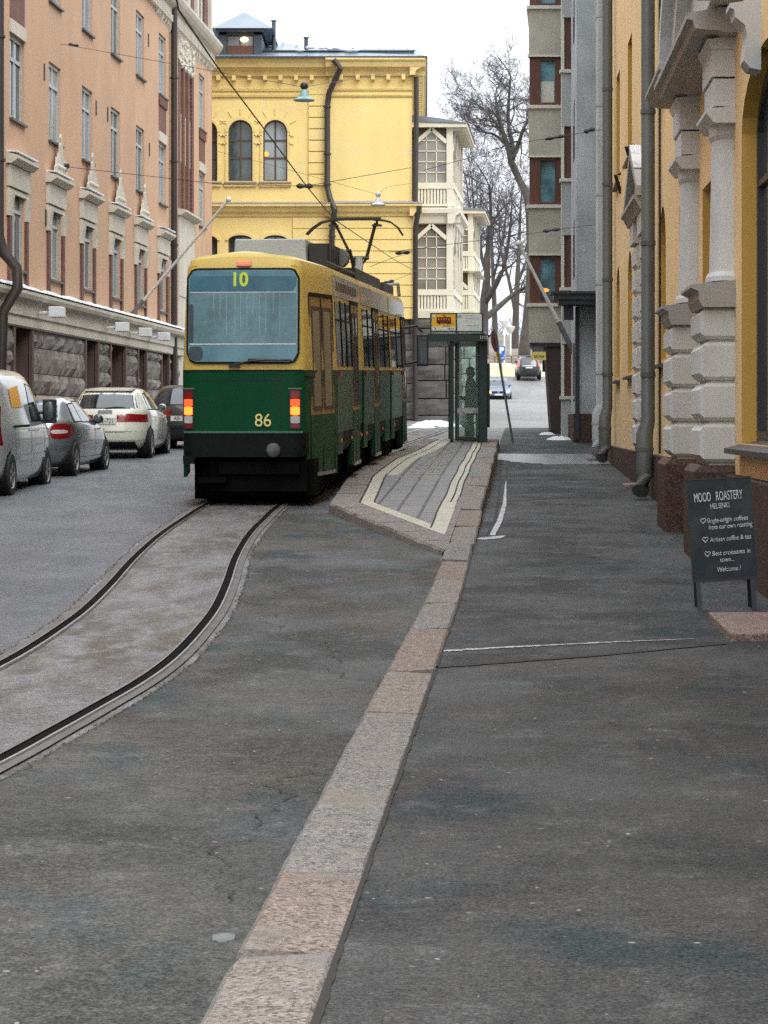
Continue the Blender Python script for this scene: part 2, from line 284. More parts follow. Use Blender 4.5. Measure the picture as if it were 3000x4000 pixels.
M = dict(
    road=asphalt('road_asphalt', (.105, .118, .130), (.125, .135, .145), (.155, .168, .182), (.4, .55), (1, .45, 1), .2, sp_=(.15, .5), cool=(.092, .108, .126)),
    pave=asphalt('pavement_asphalt', (.058, .062, .064), (.088, .088, .088), (.122, .126, .129), (.5, .8), (1, .7, 1), 1.0, sp_=(.02, .22), cool=(.053, .066, .071)),
    patch=asphalt('worn_asphalt', (.078, .084, .083), (.110, .108, .100), (.145, .146, .142), (.5, .8), (1, .6, 1), .8, sp_=(.02, .26), cool=(.072, .088, .092)),
    bed=asphalt('track_concrete', (.185, .185, .19), (.105, .088, .062), (.21, .215, .225), (.4, .6), (1, .35, 1), .2, (.46, .58), sp_=(.05, .4), cool=(.165, .17, .18)),
    railconc=mat('rail_border', (.13, .128, .124), .8, .25, 2, 30, .3),
    steel=mat('rail_steel', (.30, .30, .31), .38, .2, 3, 30, metal=.7),
    groove=mat('rail_groove', (.008, .008, .008), .95, .2, spec=.05),
    granite=granite('kerb_granite', ((.13, .12, .112), (.255, .222, .195), (.33, .295, .265)), .8, (.235, .228, .222), 2.3),
    granite2=granite('kerb_granite_reddish', ((.135, .112, .10), (.255, .205, .172), (.33, .275, .235)), .8, (.225, .21, .20), 1.9),
    granite3=granite('kerb_granite_grey', ((.12, .118, .116), (.225, .215, .208), (.30, .292, .285)), .8, (.26, .235, .205), 1.6),
    joint=mat('dark_joint', (.025, .024, .023), .9),
    yline=mat('cream_paving', (.44, .425, .335), .7, .14, 2, 40, .2, dirt=(.36, .34, .28), dsc=2.5, da=.55, db=.75),
    paver=brickmat('grey_pavers', 'g', (.20, .197, .19), (.235, .23, .22), (.055, .055, .055), .32, .32, .022, .5, .65, 0, .055),
    tactile=mat('tactile_paving', (.36, .355, .33), .7, .15, 2, 30, .2),
    snow=mat('old_snow', (.74, .76, .79), .7, .12, 3, 30, .5, dirt=(.42, .42, .42), dsc=2.5, da=.5, db=.65),
    sideg=mat('tram_side_green', (.013, .066, .036), .36, .05, .9, 5, spec=.2, coat=.08, streak=.3), frost=mat('frost', (.44, .455, .465), .6, .2, 5, 40, .4, dirt=(.2, .2, .2), dsc=9, da=.5, db=.6),
    pink=mat('salmon_plaster', (.515, .318, .195), .85, .08, .5, 30, .15, streak=.22, dirt=(.455, .29, .185), dsc=.35, da=.5, db=.7),
    cream=mat('cream_stucco', (.52, .48, .395), .75, .09, 1.2, 30, .1, streak=.25),
    rough=mat('rough_granite', (.19, .168, .152), .85, .45, 1.9, 9, .9),
    brownst=mat('brown_reveal', (.085, .05, .042), .7, .15),
    dark=mat('dark_interior', (.012, .012, .012), .8, .2),
    brick=brickmat('red_brick', 'y', (.19, .07, .047), (.24, .095, .06), (.10, .06, .05), .25, .075, .012, .4),
    brickx=mat('brown_brick_jamb', (.115, .05, .038), .8, .25, 4, 20, .4),
    frame=mat('window_frame_paint', (.36, .385, .38), .5, .08),
    pane=glass('window_glass', (.05, .065, .07), .05, .7),
    panel=glass('window_glass_light', (.20, .23, .235), .1, .6, .4, .4),
    sill=mat('sill_metal', (.07, .065, .065), .5, .15),
    pipe=mat('brown_drainpipe', (.035, .028, .026), .45, .2, streak=.3),
    yellow=mat('yellow_plaster', (.77, .59, .225), .85, .06, .35, 25, .1, streak=.18, dirt=(.66, .53, .27), dsc=.5, da=.55, db=.75),
    yellow2=mat('yellow_plaster_trim', (.74, .565, .23), .85, .06, .8, 25, .1, streak=.3),
    zinc=mat('zinc_flashing', (.27, .245, .235), .5, .15),
    slate=mat('dark_roof_metal', (.055, .068, .085), .38, .2, .8, 20),
    roof=mat('seamed_roof_metal', (.16, .195, .235), .4, .15, .5, 20),
    brownfr=mat('dark_window_frame', (.075, .05, .03), .5, .15),
    white=mat('cream_timber', (.66, .62, .50), .6, .06, 1, 20, streak=.12),
    ashlar=mat('dark_ashlar', (.10, .09, .082), .8, .3, 2.4, 14, .6),
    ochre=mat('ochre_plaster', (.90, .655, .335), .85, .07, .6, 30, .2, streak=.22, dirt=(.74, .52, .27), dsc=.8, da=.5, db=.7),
    ochre2=mat('ochre_reveal', (.62, .365, .075), .8, .05, .6, 30, .1),
    grey=mat('grey_stucco', (.60, .61, .595), .8, .06, 1.4, 40, .08, streak=.22, dirt=(.50, .505, .485), dsc=2.2, da=.55, db=.75),
    greyd=mat('shaded_grey_moulding', (.37, .355, .33), .8, .1, .9, 40, .25),  # hood and cap grey, with soffit shade put into the base colour
    plinth=granite('red_granite_plinth', ((.05, .034, .03), (.095, .055, .046), (.135, .088, .076)), .6, (.07, .052, .047), 1.5, 60),
    gpipe=mat('grey_drainpipe', (.115, .125, .115), .5, .15, streak=.3),
    bluegrey=mat('blue_grey_plaster', (.46, .50, .515), .85, .22, .8, 20, .3, streak=.5),
    plaster=mat('pale_grey_plaster', (.44, .465, .455), .85, .12, .8, 20, .3, streak=.3),
    conc=mat('fair_concrete', (.46, .445, .375), .85, .12, 1.2, 25, .3, streak=.35),
    wood=wood('brown_timber', (.075, .026, .015), (.135, .05, .026)),
    colm=mat('dark_brown_column', (.05, .036, .03), .6, .15, streak=.3),
    signd=mat('dark_grey_paint', (.035, .04, .045), .45, .15),
    green=mat('tram_green', (.004, .068, .028), .4, .16, .9, 14, spec=.10, streak=.3, dirt=(.014, .062, .033), dsc=1.4, da=.5, db=.8),
    tyel=mat('tram_yellow', (.585, .43, .10), .36, .06, .8, 20, spec=.3, streak=.12),
    tdoor=mat('tram_door_yellow', (.34, .21, .03), .4, .1, 1, 20, streak=.3),
    under=mat('tram_underframe', (.006, .006, .006), .9, .3, spec=.05),
    skirt=mat('tram_skirt', (.008, .011, .011), .6, .2, spec=.12),
    rubber=mat('black_rubber', (.008, .008, .008), .7, .1, spec=.2),
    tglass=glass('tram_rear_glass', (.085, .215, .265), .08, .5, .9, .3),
    sglass=glass('tram_side_glass', (.02, .026, .028), .05, .7),
    tgrey=mat('roof_unit_grey', (.36, .40, .44), .5, .1),
    sidegrey=mat('tram_side_grey', (.145, .145, .125), .3, .2, 1, 14, coat=.3, streak=.3),
    black=mat('black_metal', (.015, .015, .015), .45, .1),
    chrome=mat('bright_trim', (.6, .6, .6), .25, .05, metal=.9),
    plate=mat('white_plate', (.62, .63, .62), .4, .05),
    redl=mat('red_lens', (.22, .008, .012), .2, .1, coat=.5),
    clearl=mat('clear_lens', (.5, .5, .48), .15, .1, coat=.5),
    taillit=emit('lit_tail_lamp', (1, .04, .006), 1.7),
    brakelit=emit('lit_brake_lamp', (1, .085, .008), 3.4),
    amber=emit('lit_amber_lamp', (1, .42, .08), 4.0),
    warm=emit('warm_room_lamp', (1, .72, .32), 3.0),
    orange=emit('warm_room_glow', (1, .36, .05), .55),
    tyre=mat('tyre_rubber', (.012, .012, .012), .8, .2),
    rim=mat('alloy_rim', (.42, .42, .41), .35, .15, metal=.6),
    vanp=mat('van_paint', (.36, .39, .40), .28, .04, .8, 20, coat=1, dirt=(.28, .29, .285), dsc=.8),
    silver=mat('silver_paint', (.24, .272, .298), .26, .04, .8, 20, metal=.6, coat=1),
    whitep=mat('white_paint', (.62, .635, .54), .28, .04, .8, 20, coat=1),
    blackp=mat('black_paint', (.014, .015, .017), .22, .1, coat=.6),
    bluep=mat('blue_grey_paint', (.12, .16, .22), .3, .05, metal=.3, coat=.5),
    cglass=glass('car_glass', (.018, .025, .029), .02, 1.0, 1.5),
    sgreen=mat('shelter_green', (.012, .035, .032), .4, .15),
    shglass=glass('shelter_glass', (.26, .33, .30), .12, .3, .8, .12, tr=.76),
    yelsign=mat('yellow_sign', (.80, .47, .01), .4, .05),
    whsign=mat('white_sign', (.62, .68, .66), .4, .05),
    blsign=mat('blue_sign', (.015, .10, .38), .4, .08),
    redsign=mat('dull_red_sign', (.17, .035, .04), .55, .15),
    ink=mat('black_ink', (.02, .02, .02), .6, .1), white2=mat('white_ink', (.8, .8, .8), .6, .05),
    board=mat('chalkboard', (.016, .026, .034), .75, .25, 3, 30, dirt=(.045, .055, .06), dsc=3),
    chalk=mat('chalk', (.60, .66, .66), .9, .25, 12, 60),
    num=mat('yellow_number', (.80, .73, .26), .5, .05), numb=mat('green_yellow_number', (.66, .78, .06), .5, .05),
    bark=mat('bark', (.075, .065, .055), .9, .35, 2, 14, .6), twig=mat('twig', (.085, .078, .085), .9, .3), hillroad=asphalt('frost_sheen_cobbles', (.19, .185, .178), (.235, .23, .225), (.30, .30, .305), (.5, .6), (1, .4, 1), .2, sp_=(.1, .4), cool=(.2, .205, .215)),  # hill road paler: frost and sky sheen both put into its colour
    hill=mat('bare_hillside', (.175, .15, .118), .95, .3, .12, 3, .5, dirt=(.10, .09, .07), dsc=.25),
    grass=mat('dull_grass', (.40, .375, .245), .95, .25, .5, 6, .4),
    fencew=mat('fence_timber', (.20, .15, .10), .8, .2), palestone=mat('pale_stone', (.62, .63, .55), .8, .1),
    coat=mat('dark_coat', (.045, .058, .048), .9, .25, 6, 30), skin=mat('skin', (.42, .25, .18), .6, .08), hair=mat('brown_hair', (.07, .038, .022), .8, .2),
    trouser=mat('dark_trousers', (.022, .026, .03), .9, .2), bag=mat('white_plastic_bag', (.75, .77, .78), .45, .06),
    lampgreen=mat('verdigris_lamp', (.20, .34, .33), .5, .1), lampw=mat('white_lamp', (.6, .62, .62), .35, .08),
    pole=mat('white_flagpole', (.66, .65, .6), .45, .05), gpole=mat('galvanised_pole', (.14, .145, .145), .5, .12), wire=mat('wire', (.02, .02, .02), .6, .1),
    step=granite('red_granite_step', ((.15, .10, .085), (.26, .18, .155), (.34, .26, .23)), .8, (.22, .175, .16), 2.5, 70), post=mat('yellow_bollard', (.70, .58, .25), .5, .1))
# ---------------------------------------------------------------- ground, road, pavement
def rows(a, b, st):
    n = max(1, int(round((b - a) / st))); return [a + (b - a) * i / n for i in range(n + 1)]
def sheet(ys, xl, xr, fz, nx, mb=None, rnd=0):
    mb = mb or MB(); V = []; k = 0
    for Y in ys:
        a, b = xl(Y), xr(Y)
        for j in range(nx + 1):
            V.append((a + (b - a) * j / nx, Y, fz(Y) + (random.uniform(-rnd, rnd) if rnd else 0)))
    mb.add(V, [(i * (nx + 1) + j, i * (nx + 1) + j + 1, (i + 1) * (nx + 1) + j + 1, (i + 1) * (nx + 1) + j) for i in range(len(ys) - 1) for j in range(nx)])
    return mb
def lwall(Y): return -13.5 + .0661 * Y
def rwall(Y): return 2.4 + .0482 * Y
mb = sheet(rows(-64, 62, 1), lambda Y: lwall(Y) + 2.4, lambda Y: xk(Y) - .12, zr, 8)
struct(mb.build('road', M['road'], smooth=True))
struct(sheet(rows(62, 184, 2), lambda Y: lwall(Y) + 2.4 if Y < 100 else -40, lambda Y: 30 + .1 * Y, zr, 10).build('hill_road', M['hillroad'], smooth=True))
mb = sheet(rows(-64, 104, 2), lambda Y: lwall(Y) - 1, lambda Y: lwall(Y) + 2.4, lambda Y: zr(Y) + .13, 2)
for Y0, Y1 in zip(rows(-64, 104, 2), rows(-64, 104, 2)[1:]):
    mb.poly([(lwall(Y0) + 2.4, Y0, zr(Y0) + .13), (lwall(Y1) + 2.4, Y1, zr(Y1) + .13), (lwall(Y1) + 2.4, Y1, zr(Y1) - .1), (lwall(Y0) + 2.4, Y0, zr(Y0) - .1)])
struct(mb.build('far_pavement', M['pave']))
struct(sheet(rows(-64, 86, 1), lambda Y: xk(Y) - .003, lambda Y: rwall(Y) + .6, zs, 6).build('pavement', M['pave'], smooth=True))
TH = [(-60, -1.2), (100, -1.2), (183, 4.0), (186.5, 5.3), (192, 6.1), (215, 7.6), (242, 10.3), (300, 11), (1500, 11)]
struct(sheet([-60, 0, 60, 100, 150, 183] + rows(186.5, 300, 6) + [500, 1500], lambda Y: -500, lambda Y: 500, lambda Y: interp(TH, Y), 24).build('hillside', M['hill'], smooth=True))
TG = [(183.2, 4.93), (184.5, 5.15), (187.5, 5.95), (190, 6.15)]
struct(sheet(rows(183.2, 190, .6), lambda Y: -40, lambda Y: 55, lambda Y: interp(TG, Y), 30, rnd=.05).build('grass_bank', M['grass'], smooth=True))
# worn lane between the rails and the kerb, laid just above the road
lane_l = [(4, -3.2), (8.5, -2.25), (11.5, -1.75), (15, -1.45), (18.6, -1.36), (24, -1.45), (30, -1.6), (34, -1.55)]
struct(sheet(rows(3, 34, .5), lambda Y: interp(lane_l, Y), lambda Y: xk(Y) - .14, lambda Y: zr(Y) + .004, 5).build('worn_lane', M['patch'], smooth=True))

# ---------------------------------------------------------------- tram track
RP = [(-2.75, 6.5), (-2.30, 8.5), (-1.98, 10.2), (-1.81, 11.57), (-1.72, 12.51), (-1.62, 13.61), (-1.5, 15.06), (-1.43, 16.6), (-1.405, 18.66), (-1.41, 20.5), (-1.47, 22.8), (-1.58, 25.97), (-1.63, 29.2), (-1.60, 32.3), (-1.52, 35.2), (-1.28, 38.4), (0.39, 60), (1.93, 80), (3.4, 99)]
def catmull(pts, n=6):
    pts = [Vector(p) for p in pts]; out = []
    for i in range(len(pts) - 1):
        p0 = pts[max(i - 1, 0)]; p1 = pts[i]; p2 = pts[i + 1]; p3 = pts[min(i + 2, len(pts) - 1)]
        for k in range(n):
            t = k / n
            out.append(.5 * ((2 * p1) + (p2 - p0) * t + (2 * p0 - 5 * p1 + 4 * p2 - p3) * t * t + (3 * p1 - p0 - 3 * p2 + p3) * t ** 3))
    return out + [pts[-1]]
RC = catmull(RP, 8)
def ribbon(line, d0, d1, fz, up, mb=None, drop=0):
    mb = mb or MB(); V = []
    for i, p in enumerate(line):
        t = (line[min(i + 1, len(line) - 1)] - line[max(i - 1, 0)]).normalized(); n = Vector((t.y, -t.x))
        a = p + n * d0; b = p + n * d1
        V += [(a.x, a.y, fz(a.y) + up), (b.x, b.y, fz(b.y) + up - drop)]
    mb.add(V, [(2 * i, 2 * i + 1, 2 * i + 3, 2 * i + 2) for i in range(len(line) - 1)])
    return mb
tt = thing('tram_track', (-1.4, 20, zr(20)), 'pair of grooved steel tram rails curving from the lower left to beneath the green tram', 'tram track')
ribbon(RC, -1.235, .165, zr, .005).build('concrete_bed', M['bed'], tt, smooth=True)
for k, off in enumerate((0, -1.07)):
    r = (ribbon(RC, off + .05, off + .115, zr, .016) if k == 0 else ribbon(RC, off - .115, off - .05, zr, .016)).build('rail', M['railconc'], tt, smooth=True)
    mb = ribbon(RC, off - .032, off + .038, zr, .0175); mb.build('groove', M['groove'], r)
    mb = ribbon(RC, off - .052, off - .032, zr, .0265); ribbon(RC, off + .038, off + .056, zr, .0265, mb)
    ribbon(RC, off - .052, off - .053, zr, .0265, mb, .03); ribbon(RC, off + .056, off + .057, zr, .0265, mb, .03); mb.build('rail_head', M['steel'], r, smooth=True)
# ragged dark crack along the bed
mb = MB(); random.seed(3)
for d, wd in ((.165, .012), (-1.235, .014)):
    V = []; pts = catmull(RP, 90); sm = 0
    for i, p in enumerate(pts):
        t = (pts[min(i + 1, len(pts) - 1)] - pts[max(i - 1, 0)]).normalized(); n = Vector((t.y, -t.x))
        sm = .7 * sm + .3 * random.uniform(-.05, .05); j = sm; ww = wd * random.choice((.1, .3, .6, .9))
        a = p + n * (d + j); b = p + n * (d + j + ww)
        V += [(a.x, a.y, zr(a.y) + .0095), (b.x, b.y, zr(b.y) + .0095)]
    mb.add(V, [(2 * i, 2 * i + 1, 2 * i + 3, 2 * i + 2) for i in range(len(pts) - 1)])
mb.build('edge_crack', M['joint'], tt)

# ---------------------------------------------------------------- kerb and tram stop island
def zp(Y): return zr(Y) + interp([(26, .07), (34, .15), (60, .17)], Y)
def zk(Y): return max(zs(Y) + .012, zp(Y) if Y > 26.5 else -9) if Y > 26.5 else zs(Y) + .008
joints = [1.0, 2.6, 4.1, 5.55, 6.97, 8.2, 12.75, 14.9, 17.9, 20.5, 23.1, 25.4, 27.4, 30, 32.8, 35.2, 38, 40.3, 43, 45.5, 48.2, 51, 54, 57, 60.3]
random.seed(11)
mbs = [MB(), MB(), MB()]; jm = MB()
for q, (a, b) in enumerate(zip(joints, joints[1:])):
    mb = mbs[(q * 7 + 3) % 3]
    g = min(.05, max(.013, .013 + .0026 * (a - 7))); n = max(3, int((b - a) / .14)); dz = random.uniform(-.009, .009); sh = random.uniform(-.014, .014); tw = random.uniform(-.01, .01); V = []
    for i in range(n + 1):
        Y = a + g + (b - a - 2 * g) * i / n
        e = .010 if i in (0, n) else 0; wob = .002 * math.sin(Y * 5.1 + q) + .0015 * math.sin(Y * 9.7 + 2 * q)
        xr_ = xk(Y) + sh + wob + random.uniform(-.002, .002); xl_ = xk(Y) - .30 - (.07 if Y > 28 else 0) + sh - .8 * wob + random.uniform(-.003, .003)
        z = zk(Y) + dz + random.uniform(-.003, .003) - e
        V += [(xl_ - .012, Y, zr(Y) - .06), (xl_, Y, z - .022 - tw), (xl_ + .022, Y, z - tw), (xl_ + .15, Y, z + random.uniform(-.003, .004)), (xr_ - .018, Y, z + tw), (xr_, Y, z - .018 + tw), (xr_ + .006, Y, zs(Y) - .08)]
    mb.add(V, [(7 * i + j, 7 * i + j + 1, 7 * i + j + 8, 7 * i + j + 7) for i in range(n) for j in range(6)] + [tuple(range(7)), tuple(range(7 * n + 6, 7 * n - 1, -1))])
jm.add(*(lambda ys: ([(x, Y, zk(Y) - .03) for Y in ys for x in (xk(Y) - .29, xk(Y) - .004)], [(2 * i, 2 * i + 1, 2 * i + 3, 2 * i + 2) for i in range(len(ys) - 1)]))(rows(1, 60, .5)))
kr = struct(mbs[0].build('kerb', M['granite'], smooth='auto'))
BASE[kr.name] = Vector((0, 0, 0))
mbs[1].build('kerb_stone', M['granite2'], kr, smooth='auto'); mbs[2].build('kerb_stone', M['granite3'], kr, smooth='auto')
jm.build('kerb_joint', M['joint'], kr)
# dark gap between kerb and pavement, ragged
mb = MB(); ys = rows(1, 60, .05); V = []; sm = .02
for Y in ys:
    x = xk(Y); sm = .75 * sm + .25 * random.choice((.0, .003, .007, .018)); wdt = sm + .004 * random.random(); V += [(x - .01, Y, zs(Y) + .005), (x + wdt, Y, zs(Y) + .005)]
mb.add(V, [(2 * i, 2 * i + 1, 2 * i + 3, 2 * i + 2) for i in range(len(ys) - 1)]); mb.build('kerb_gap', M['joint'], kr)

OUT = [(.60, 26.8), (-.74, 33.9), (-.58, 40.3), (-.15, 47.4), (.37, 52.4), (.95, 60.2)]
def offs(d):
    pts = [Vector(p) for p in OUT]; N_ = []
    for a, b in zip(pts, pts[1:]):
        t = (b - a).normalized(); N_.append(Vector((t.y, -t.x)))
    out = []
    for i, p in enumerate(pts):
        n0 = N_[max(i - 1, 0)]; n1 = N_[min(i, len(N_) - 1)]; m_ = (n0 + n1).normalized()
        out.append(p + m_ * (d / max(.3, m_.dot(n1))))
    # carry the front edge on to the right
    t = (out[0] - out[1]).normalized(); out.insert(0, out[0] + t * 3)
    return [(p.y, p.x) for p in out]
def R_(k): return lambda Y: xk(Y) - .36 - k
def zone(d0, d1, k0, mats, name, parent, up, Y1=60.1, Ymin=0, nx=6):
    """rows of the island between offset lines d0 and d1 (or the right-hand line k0)"""
    A = offs(d0); B = offs(d1) if d1 is not None else None; R = R_(k0)
    xa = lambda Y: interp(A, Y)
    Y = 20.0
    while xa(Y) > R(Y): Y += .02
    y0 = max(Y, Ymin)
    xb = (lambda Y: min(R(Y), interp(B, Y) if Y > B[0][0] else 99)) if B else R
    fine = rows(y0, 36, .12) + rows(36, Y1, .6)[1:] if y0 < 36 else rows(y0, Y1, .6)
    mb = sheet(fine, xa, xb, lambda Y: zp(Y) + up, nx)
    return mb.build(name, mats, parent)
A0 = offs(0)
ys = rows(26.45, 36, .15) + rows(36.2, 60.2, .6)
mb = sheet(ys, lambda Y: min(interp(A0, Y), xk(Y) - .3), lambda Y: xk(Y) - .28, zp, 5)
V = []
for i, Y in enumerate(ys):
    x = min(interp(A0, Y), xk(Y) - .3); jx = random.uniform(-.015, .015)
    V += [(x, Y, zp(Y)), (x - .02 + jx, Y, zp(Y) - .03), (x - .03 + jx, Y, zr(Y) - .05)]
mb.add(V, [(3 * i + j, 3 * i + j + 1, 3 * i + j + 4, 3 * i + j + 3) for i in range(len(ys) - 1) for j in range(2)])
mb.poly([(.95, 60.2, zp(60.2)), (xk(60.2), 60.2, zp(60.2)), (xk(60.2), 60.2, .5), (.95, 60.2, .5)])
isl = struct(mb.build('stop_island', M['granite'])); BASE[isl.name] = Vector((0, 0, 0))
zone(.40, None, 0, M['yline'], 'cream_edge_paving', isl, .004)
zone(.60, None, .22, M['paver'], 'paving', isl, .008)
zone(.61, .80, .26, M['yline'], 'inner_cream_paving', isl, .011, 60.1, 40.4, 2)
mb = MB()   # joints in the edging
for f in (.12, .3, .5, .68, .86):
    a = Vector(OUT[0]).lerp(Vector(OUT[1]), f); n = Vector((.93, .36)) ; b = a + n * .38
    t = Vector((-.36, .93)) * .014
    mb.poly([(a.x - t.x, a.y - t.y, zp(a.y) + .0035), (a.x + t.x, a.y + t.y, zp(a.y) + .0035), (b.x + t.x, b.y + t.y, zp(b.y) + .0035), (b.x - t.x, b.y - t.y, zp(b.y) + .0035)])
for Y in (36, 38, 40, 42.2, 44.3, 46.5, 49, 51.5, 54, 57):
    x = interp(A0, Y); mb.poly([(x, Y - .02, zp(Y) + .0035), (x, Y + .02, zp(Y) + .0035), (x + .4, Y + .02, zp(Y) + .0035), (x + .4, Y - .02, zp(Y) + .0035)])
mb.build('edging_joint', M['joint'], isl)
def seam(d, k, nm):
    mb = MB(); A = offs(d)
    if d is not None and k is None:
        ys = rows(33.9, 60, .5); V = [p for Y in ys for p in ((interp(A, Y) - .012, Y, zp(Y) + .011), (interp(A, Y) + .014, Y, zp(Y) + .011))]
    mb.add(V, [(2 * i, 2 * i + 1, 2 * i + 3, 2 * i + 2) for i in range(len(ys) - 1)]); mb.build(nm, M['joint'], isl)
seam(.40, None, 'seam'); seam(.60, None, 'seam')
mb = MB()
for kx in (.22, .10, .01):
    ys = rows(29.5 if kx > .15 else 34, 60, .4); V = []
    for Y in ys:
        x = xk(Y) - .36 - kx + .008 * math.sin(Y * 1.1); V += [(x, Y, zp(Y) + .011), (x + .02, Y, zp(Y) + .011)]
    mb.add(V, [(2 * i, 2 * i + 1, 2 * i + 3, 2 * i + 2) for i in range(len(ys) - 1)])
mb.build('seam', M['joint'], isl)
mb = MB()   # raised guidance slabs
for r_ in range(34):
    Y = 40.2 + r_ * .52
    xa_, xb_ = interp(offs(.80), Y) + .16, xk(Y) - .80; nc = 4
    for c in range(nc):
        x0 = xa_ + (xb_ - xa_) * c / nc
        mb.box(x0 + .02, x0 + (xb_ - xa_) / nc - .02, Y + .03, Y + .34, zp(Y) - .01, zp(Y) + .022)
mb.split('raised_guidance_slab', M['tactile'], isl)
mb = MB(); Y = 39.9; mb.box(interp(offs(.60), Y) + .05, xk(Y) - .68, Y, Y + .1, zp(Y), zp(Y) + .013); mb.build('cross_strip', M['yline'], isl)

# ---------------------------------------------------------------- marks and frost on the pavement
def mark(pts, wd, name, m_, kind, up=.005, rag=.16, n=40, fz=zs):
    line = []; W_ = []
    P2 = [Vector(G(u, v, fz)) for u, v in pts]
    if not isinstance(wd, (list, tuple)): wd = [wd] * len(pts)
    for i in range(len(P2) - 1):
        for k in range(n):
            f = k / n; line.append(P2[i].lerp(P2[i + 1], f)); W_.append(wd[i] + (wd[i + 1] - wd[i]) * f)
    line.append(P2[-1]); W_.append(wd[-1])
    mb = MB(); V = []
    for i, p in enumerate(line):
        t = (line[min(i + 1, len(line) - 1)] - line[max(i - 1, 0)]).normalized(); nn = Vector((t.y, -t.x))
        a = p - nn * W_[i] * random.uniform(1 - rag, 1 + rag); b = p + nn * W_[i] * random.uniform(1 - rag, 1 + rag)
        V += [(a.x, a.y, fz(a.y) + up), (b.x, b.y, fz(b.y) + up)]
    mb.add(V, [(2 * i, 2 * i + 1, 2 * i + 3, 2 * i + 2) for i in range(len(line) - 1)])
    o = mb.build(name, m_); o['kind'] = kind; return o
mark([(931, 1443), (1290, 1417), (1570, 1391)], [.05, .04, .02], 'pavement_joint', M['joint'], 'structure', rag=.25)
mark([(944, 1408), (1100, 1399), (1300, 1389), (1500, 1381)], [.05, .035, .03, .008], 'frost', M['frost'], 'stuff', rag=.6)
mark([(1090, 1083), (1240, 1075)], .025, 'pavement_joint', M['joint'], 'structure')
mark([(1099, 962), (1094, 1020), (1093, 1075), (1083, 1130), (1066, 1162)], .018, 'drain_channel', M['joint'], 'structure')
mark([(1082, 962), (1080, 1020), (1078, 1075), (1068, 1130), (1052, 1158)], .02, 'drain_channel', M['joint'], 'structure')
mark([(1093, 1040), (1090, 1090), (1080, 1125), (1063, 1158)], [.008, .028, .035, .035], 'frost', M['frost'], 'stuff', .009)
mark([(1030, 1166), (1060, 1163), (1090, 1158)], [.10, .13, .02], 'frost', M['frost'], 'stuff', .007)
mark([(1098, 990), (1180, 986), (1270, 982)], [1.3, 1.7, .9], 'frost', mat('thin_ice', (.20, .21, .22), .3, .2, 2, 30), 'stuff', rag=.15)

# grime along the kerb and the wall foot, cracks and a patch in the asphalt
def strip(x0, x1, Ya, Yb, fz, up, name, m_, rag=.05, st=.12):
    mb = MB(); V = []; a = b = 0
    for Y in rows(Ya, Yb, st):
        a = .85 * a + .15 * random.uniform(-1, 1) * 3; b = .85 * b + .15 * random.uniform(-1, 1) * 3
        V += [(x0(Y) + rag * a, Y, fz(Y) + up), (x1(Y) + rag * b, Y, fz(Y) + up)]
    n = len(V) // 2; mb.add(V, [(2 * i, 2 * i + 1, 2 * i + 3, 2 * i + 2) for i in range(n - 1)]); return struct(mb.build(name, m_))
random.seed(31)
M['grime'] = asphalt('gutter_grime', (.047, .048, .045), (.08, .068, .054), (.105, .10, .09), (.5, .8), (1, .5, 1), .7, sp_=(.02, .12), cool=(.046, .055, .06))
def crack(x, Y, dx, dy, n, fz, name='asphalt_crack'):
    line = []; 
    for i in range(n): line.append(Vector((x, Y))); x += dx + random.gauss(0, .045); Y += dy + random.gauss(0, .03)
    mb = MB(); V = []
    for i, p in enumerate(line):
        t = (line[min(i + 1, n - 1)] - line[max(i - 1, 0)]).normalized(); nn = Vector((t.y, -t.x)) * random.uniform(.001, .0055)
        V += [(p.x - nn.x, p.y - nn.y, fz(p.y) + .0135), (p.x + nn.x, p.y + nn.y, fz(p.y) + .0135)]
    mb.add(V, [(2 * i, 2 * i + 1, 2 * i + 3, 2 * i + 2) for i in range(n - 1)]); struct(mb.build(name, M['joint']))
crack(.05, 14.5, -.02, .09, 60, zr); crack(-.5, 8.2, .015, .08, 40, zr); crack(-1.0, 22, .05, .10, 22, zr); crack(1.9, 26, .06, .12, 30, zs); crack(-2.4, 12.6, .12, .02, 9, zr)
# scattered grit and little ice flakes lying on the asphalt
mb = MB(); rnd = random.Random(77)
for k in range(300):
    Y = rnd.uniform(5, 30); x = rnd.uniform(-1.1 if Y > 9 else -1.3, 2.2 + .03 * Y)
    if xk(Y) - .33 < x < xk(Y) + .02: continue
    f = zs if x > xk(Y) else zr; r = rnd.choice((.003, .004, .005, .006, .009)); z = f(Y) + .012
    mb.add([(x + r * math.cos(a + k) * rnd.uniform(.6, 1.3), Y + 1.6 * r * math.sin(a + k) * rnd.uniform(.6, 1.3), z + (.003 if a else 0)) for a in (0, 1.05, 2.1, 3.15, 4.2, 5.25)], [range(6)])
mb.build('ice_grit', mat('pale_grit', (.24, .235, .21), .8, .4, 9, 30))['kind'] = 'stuff'
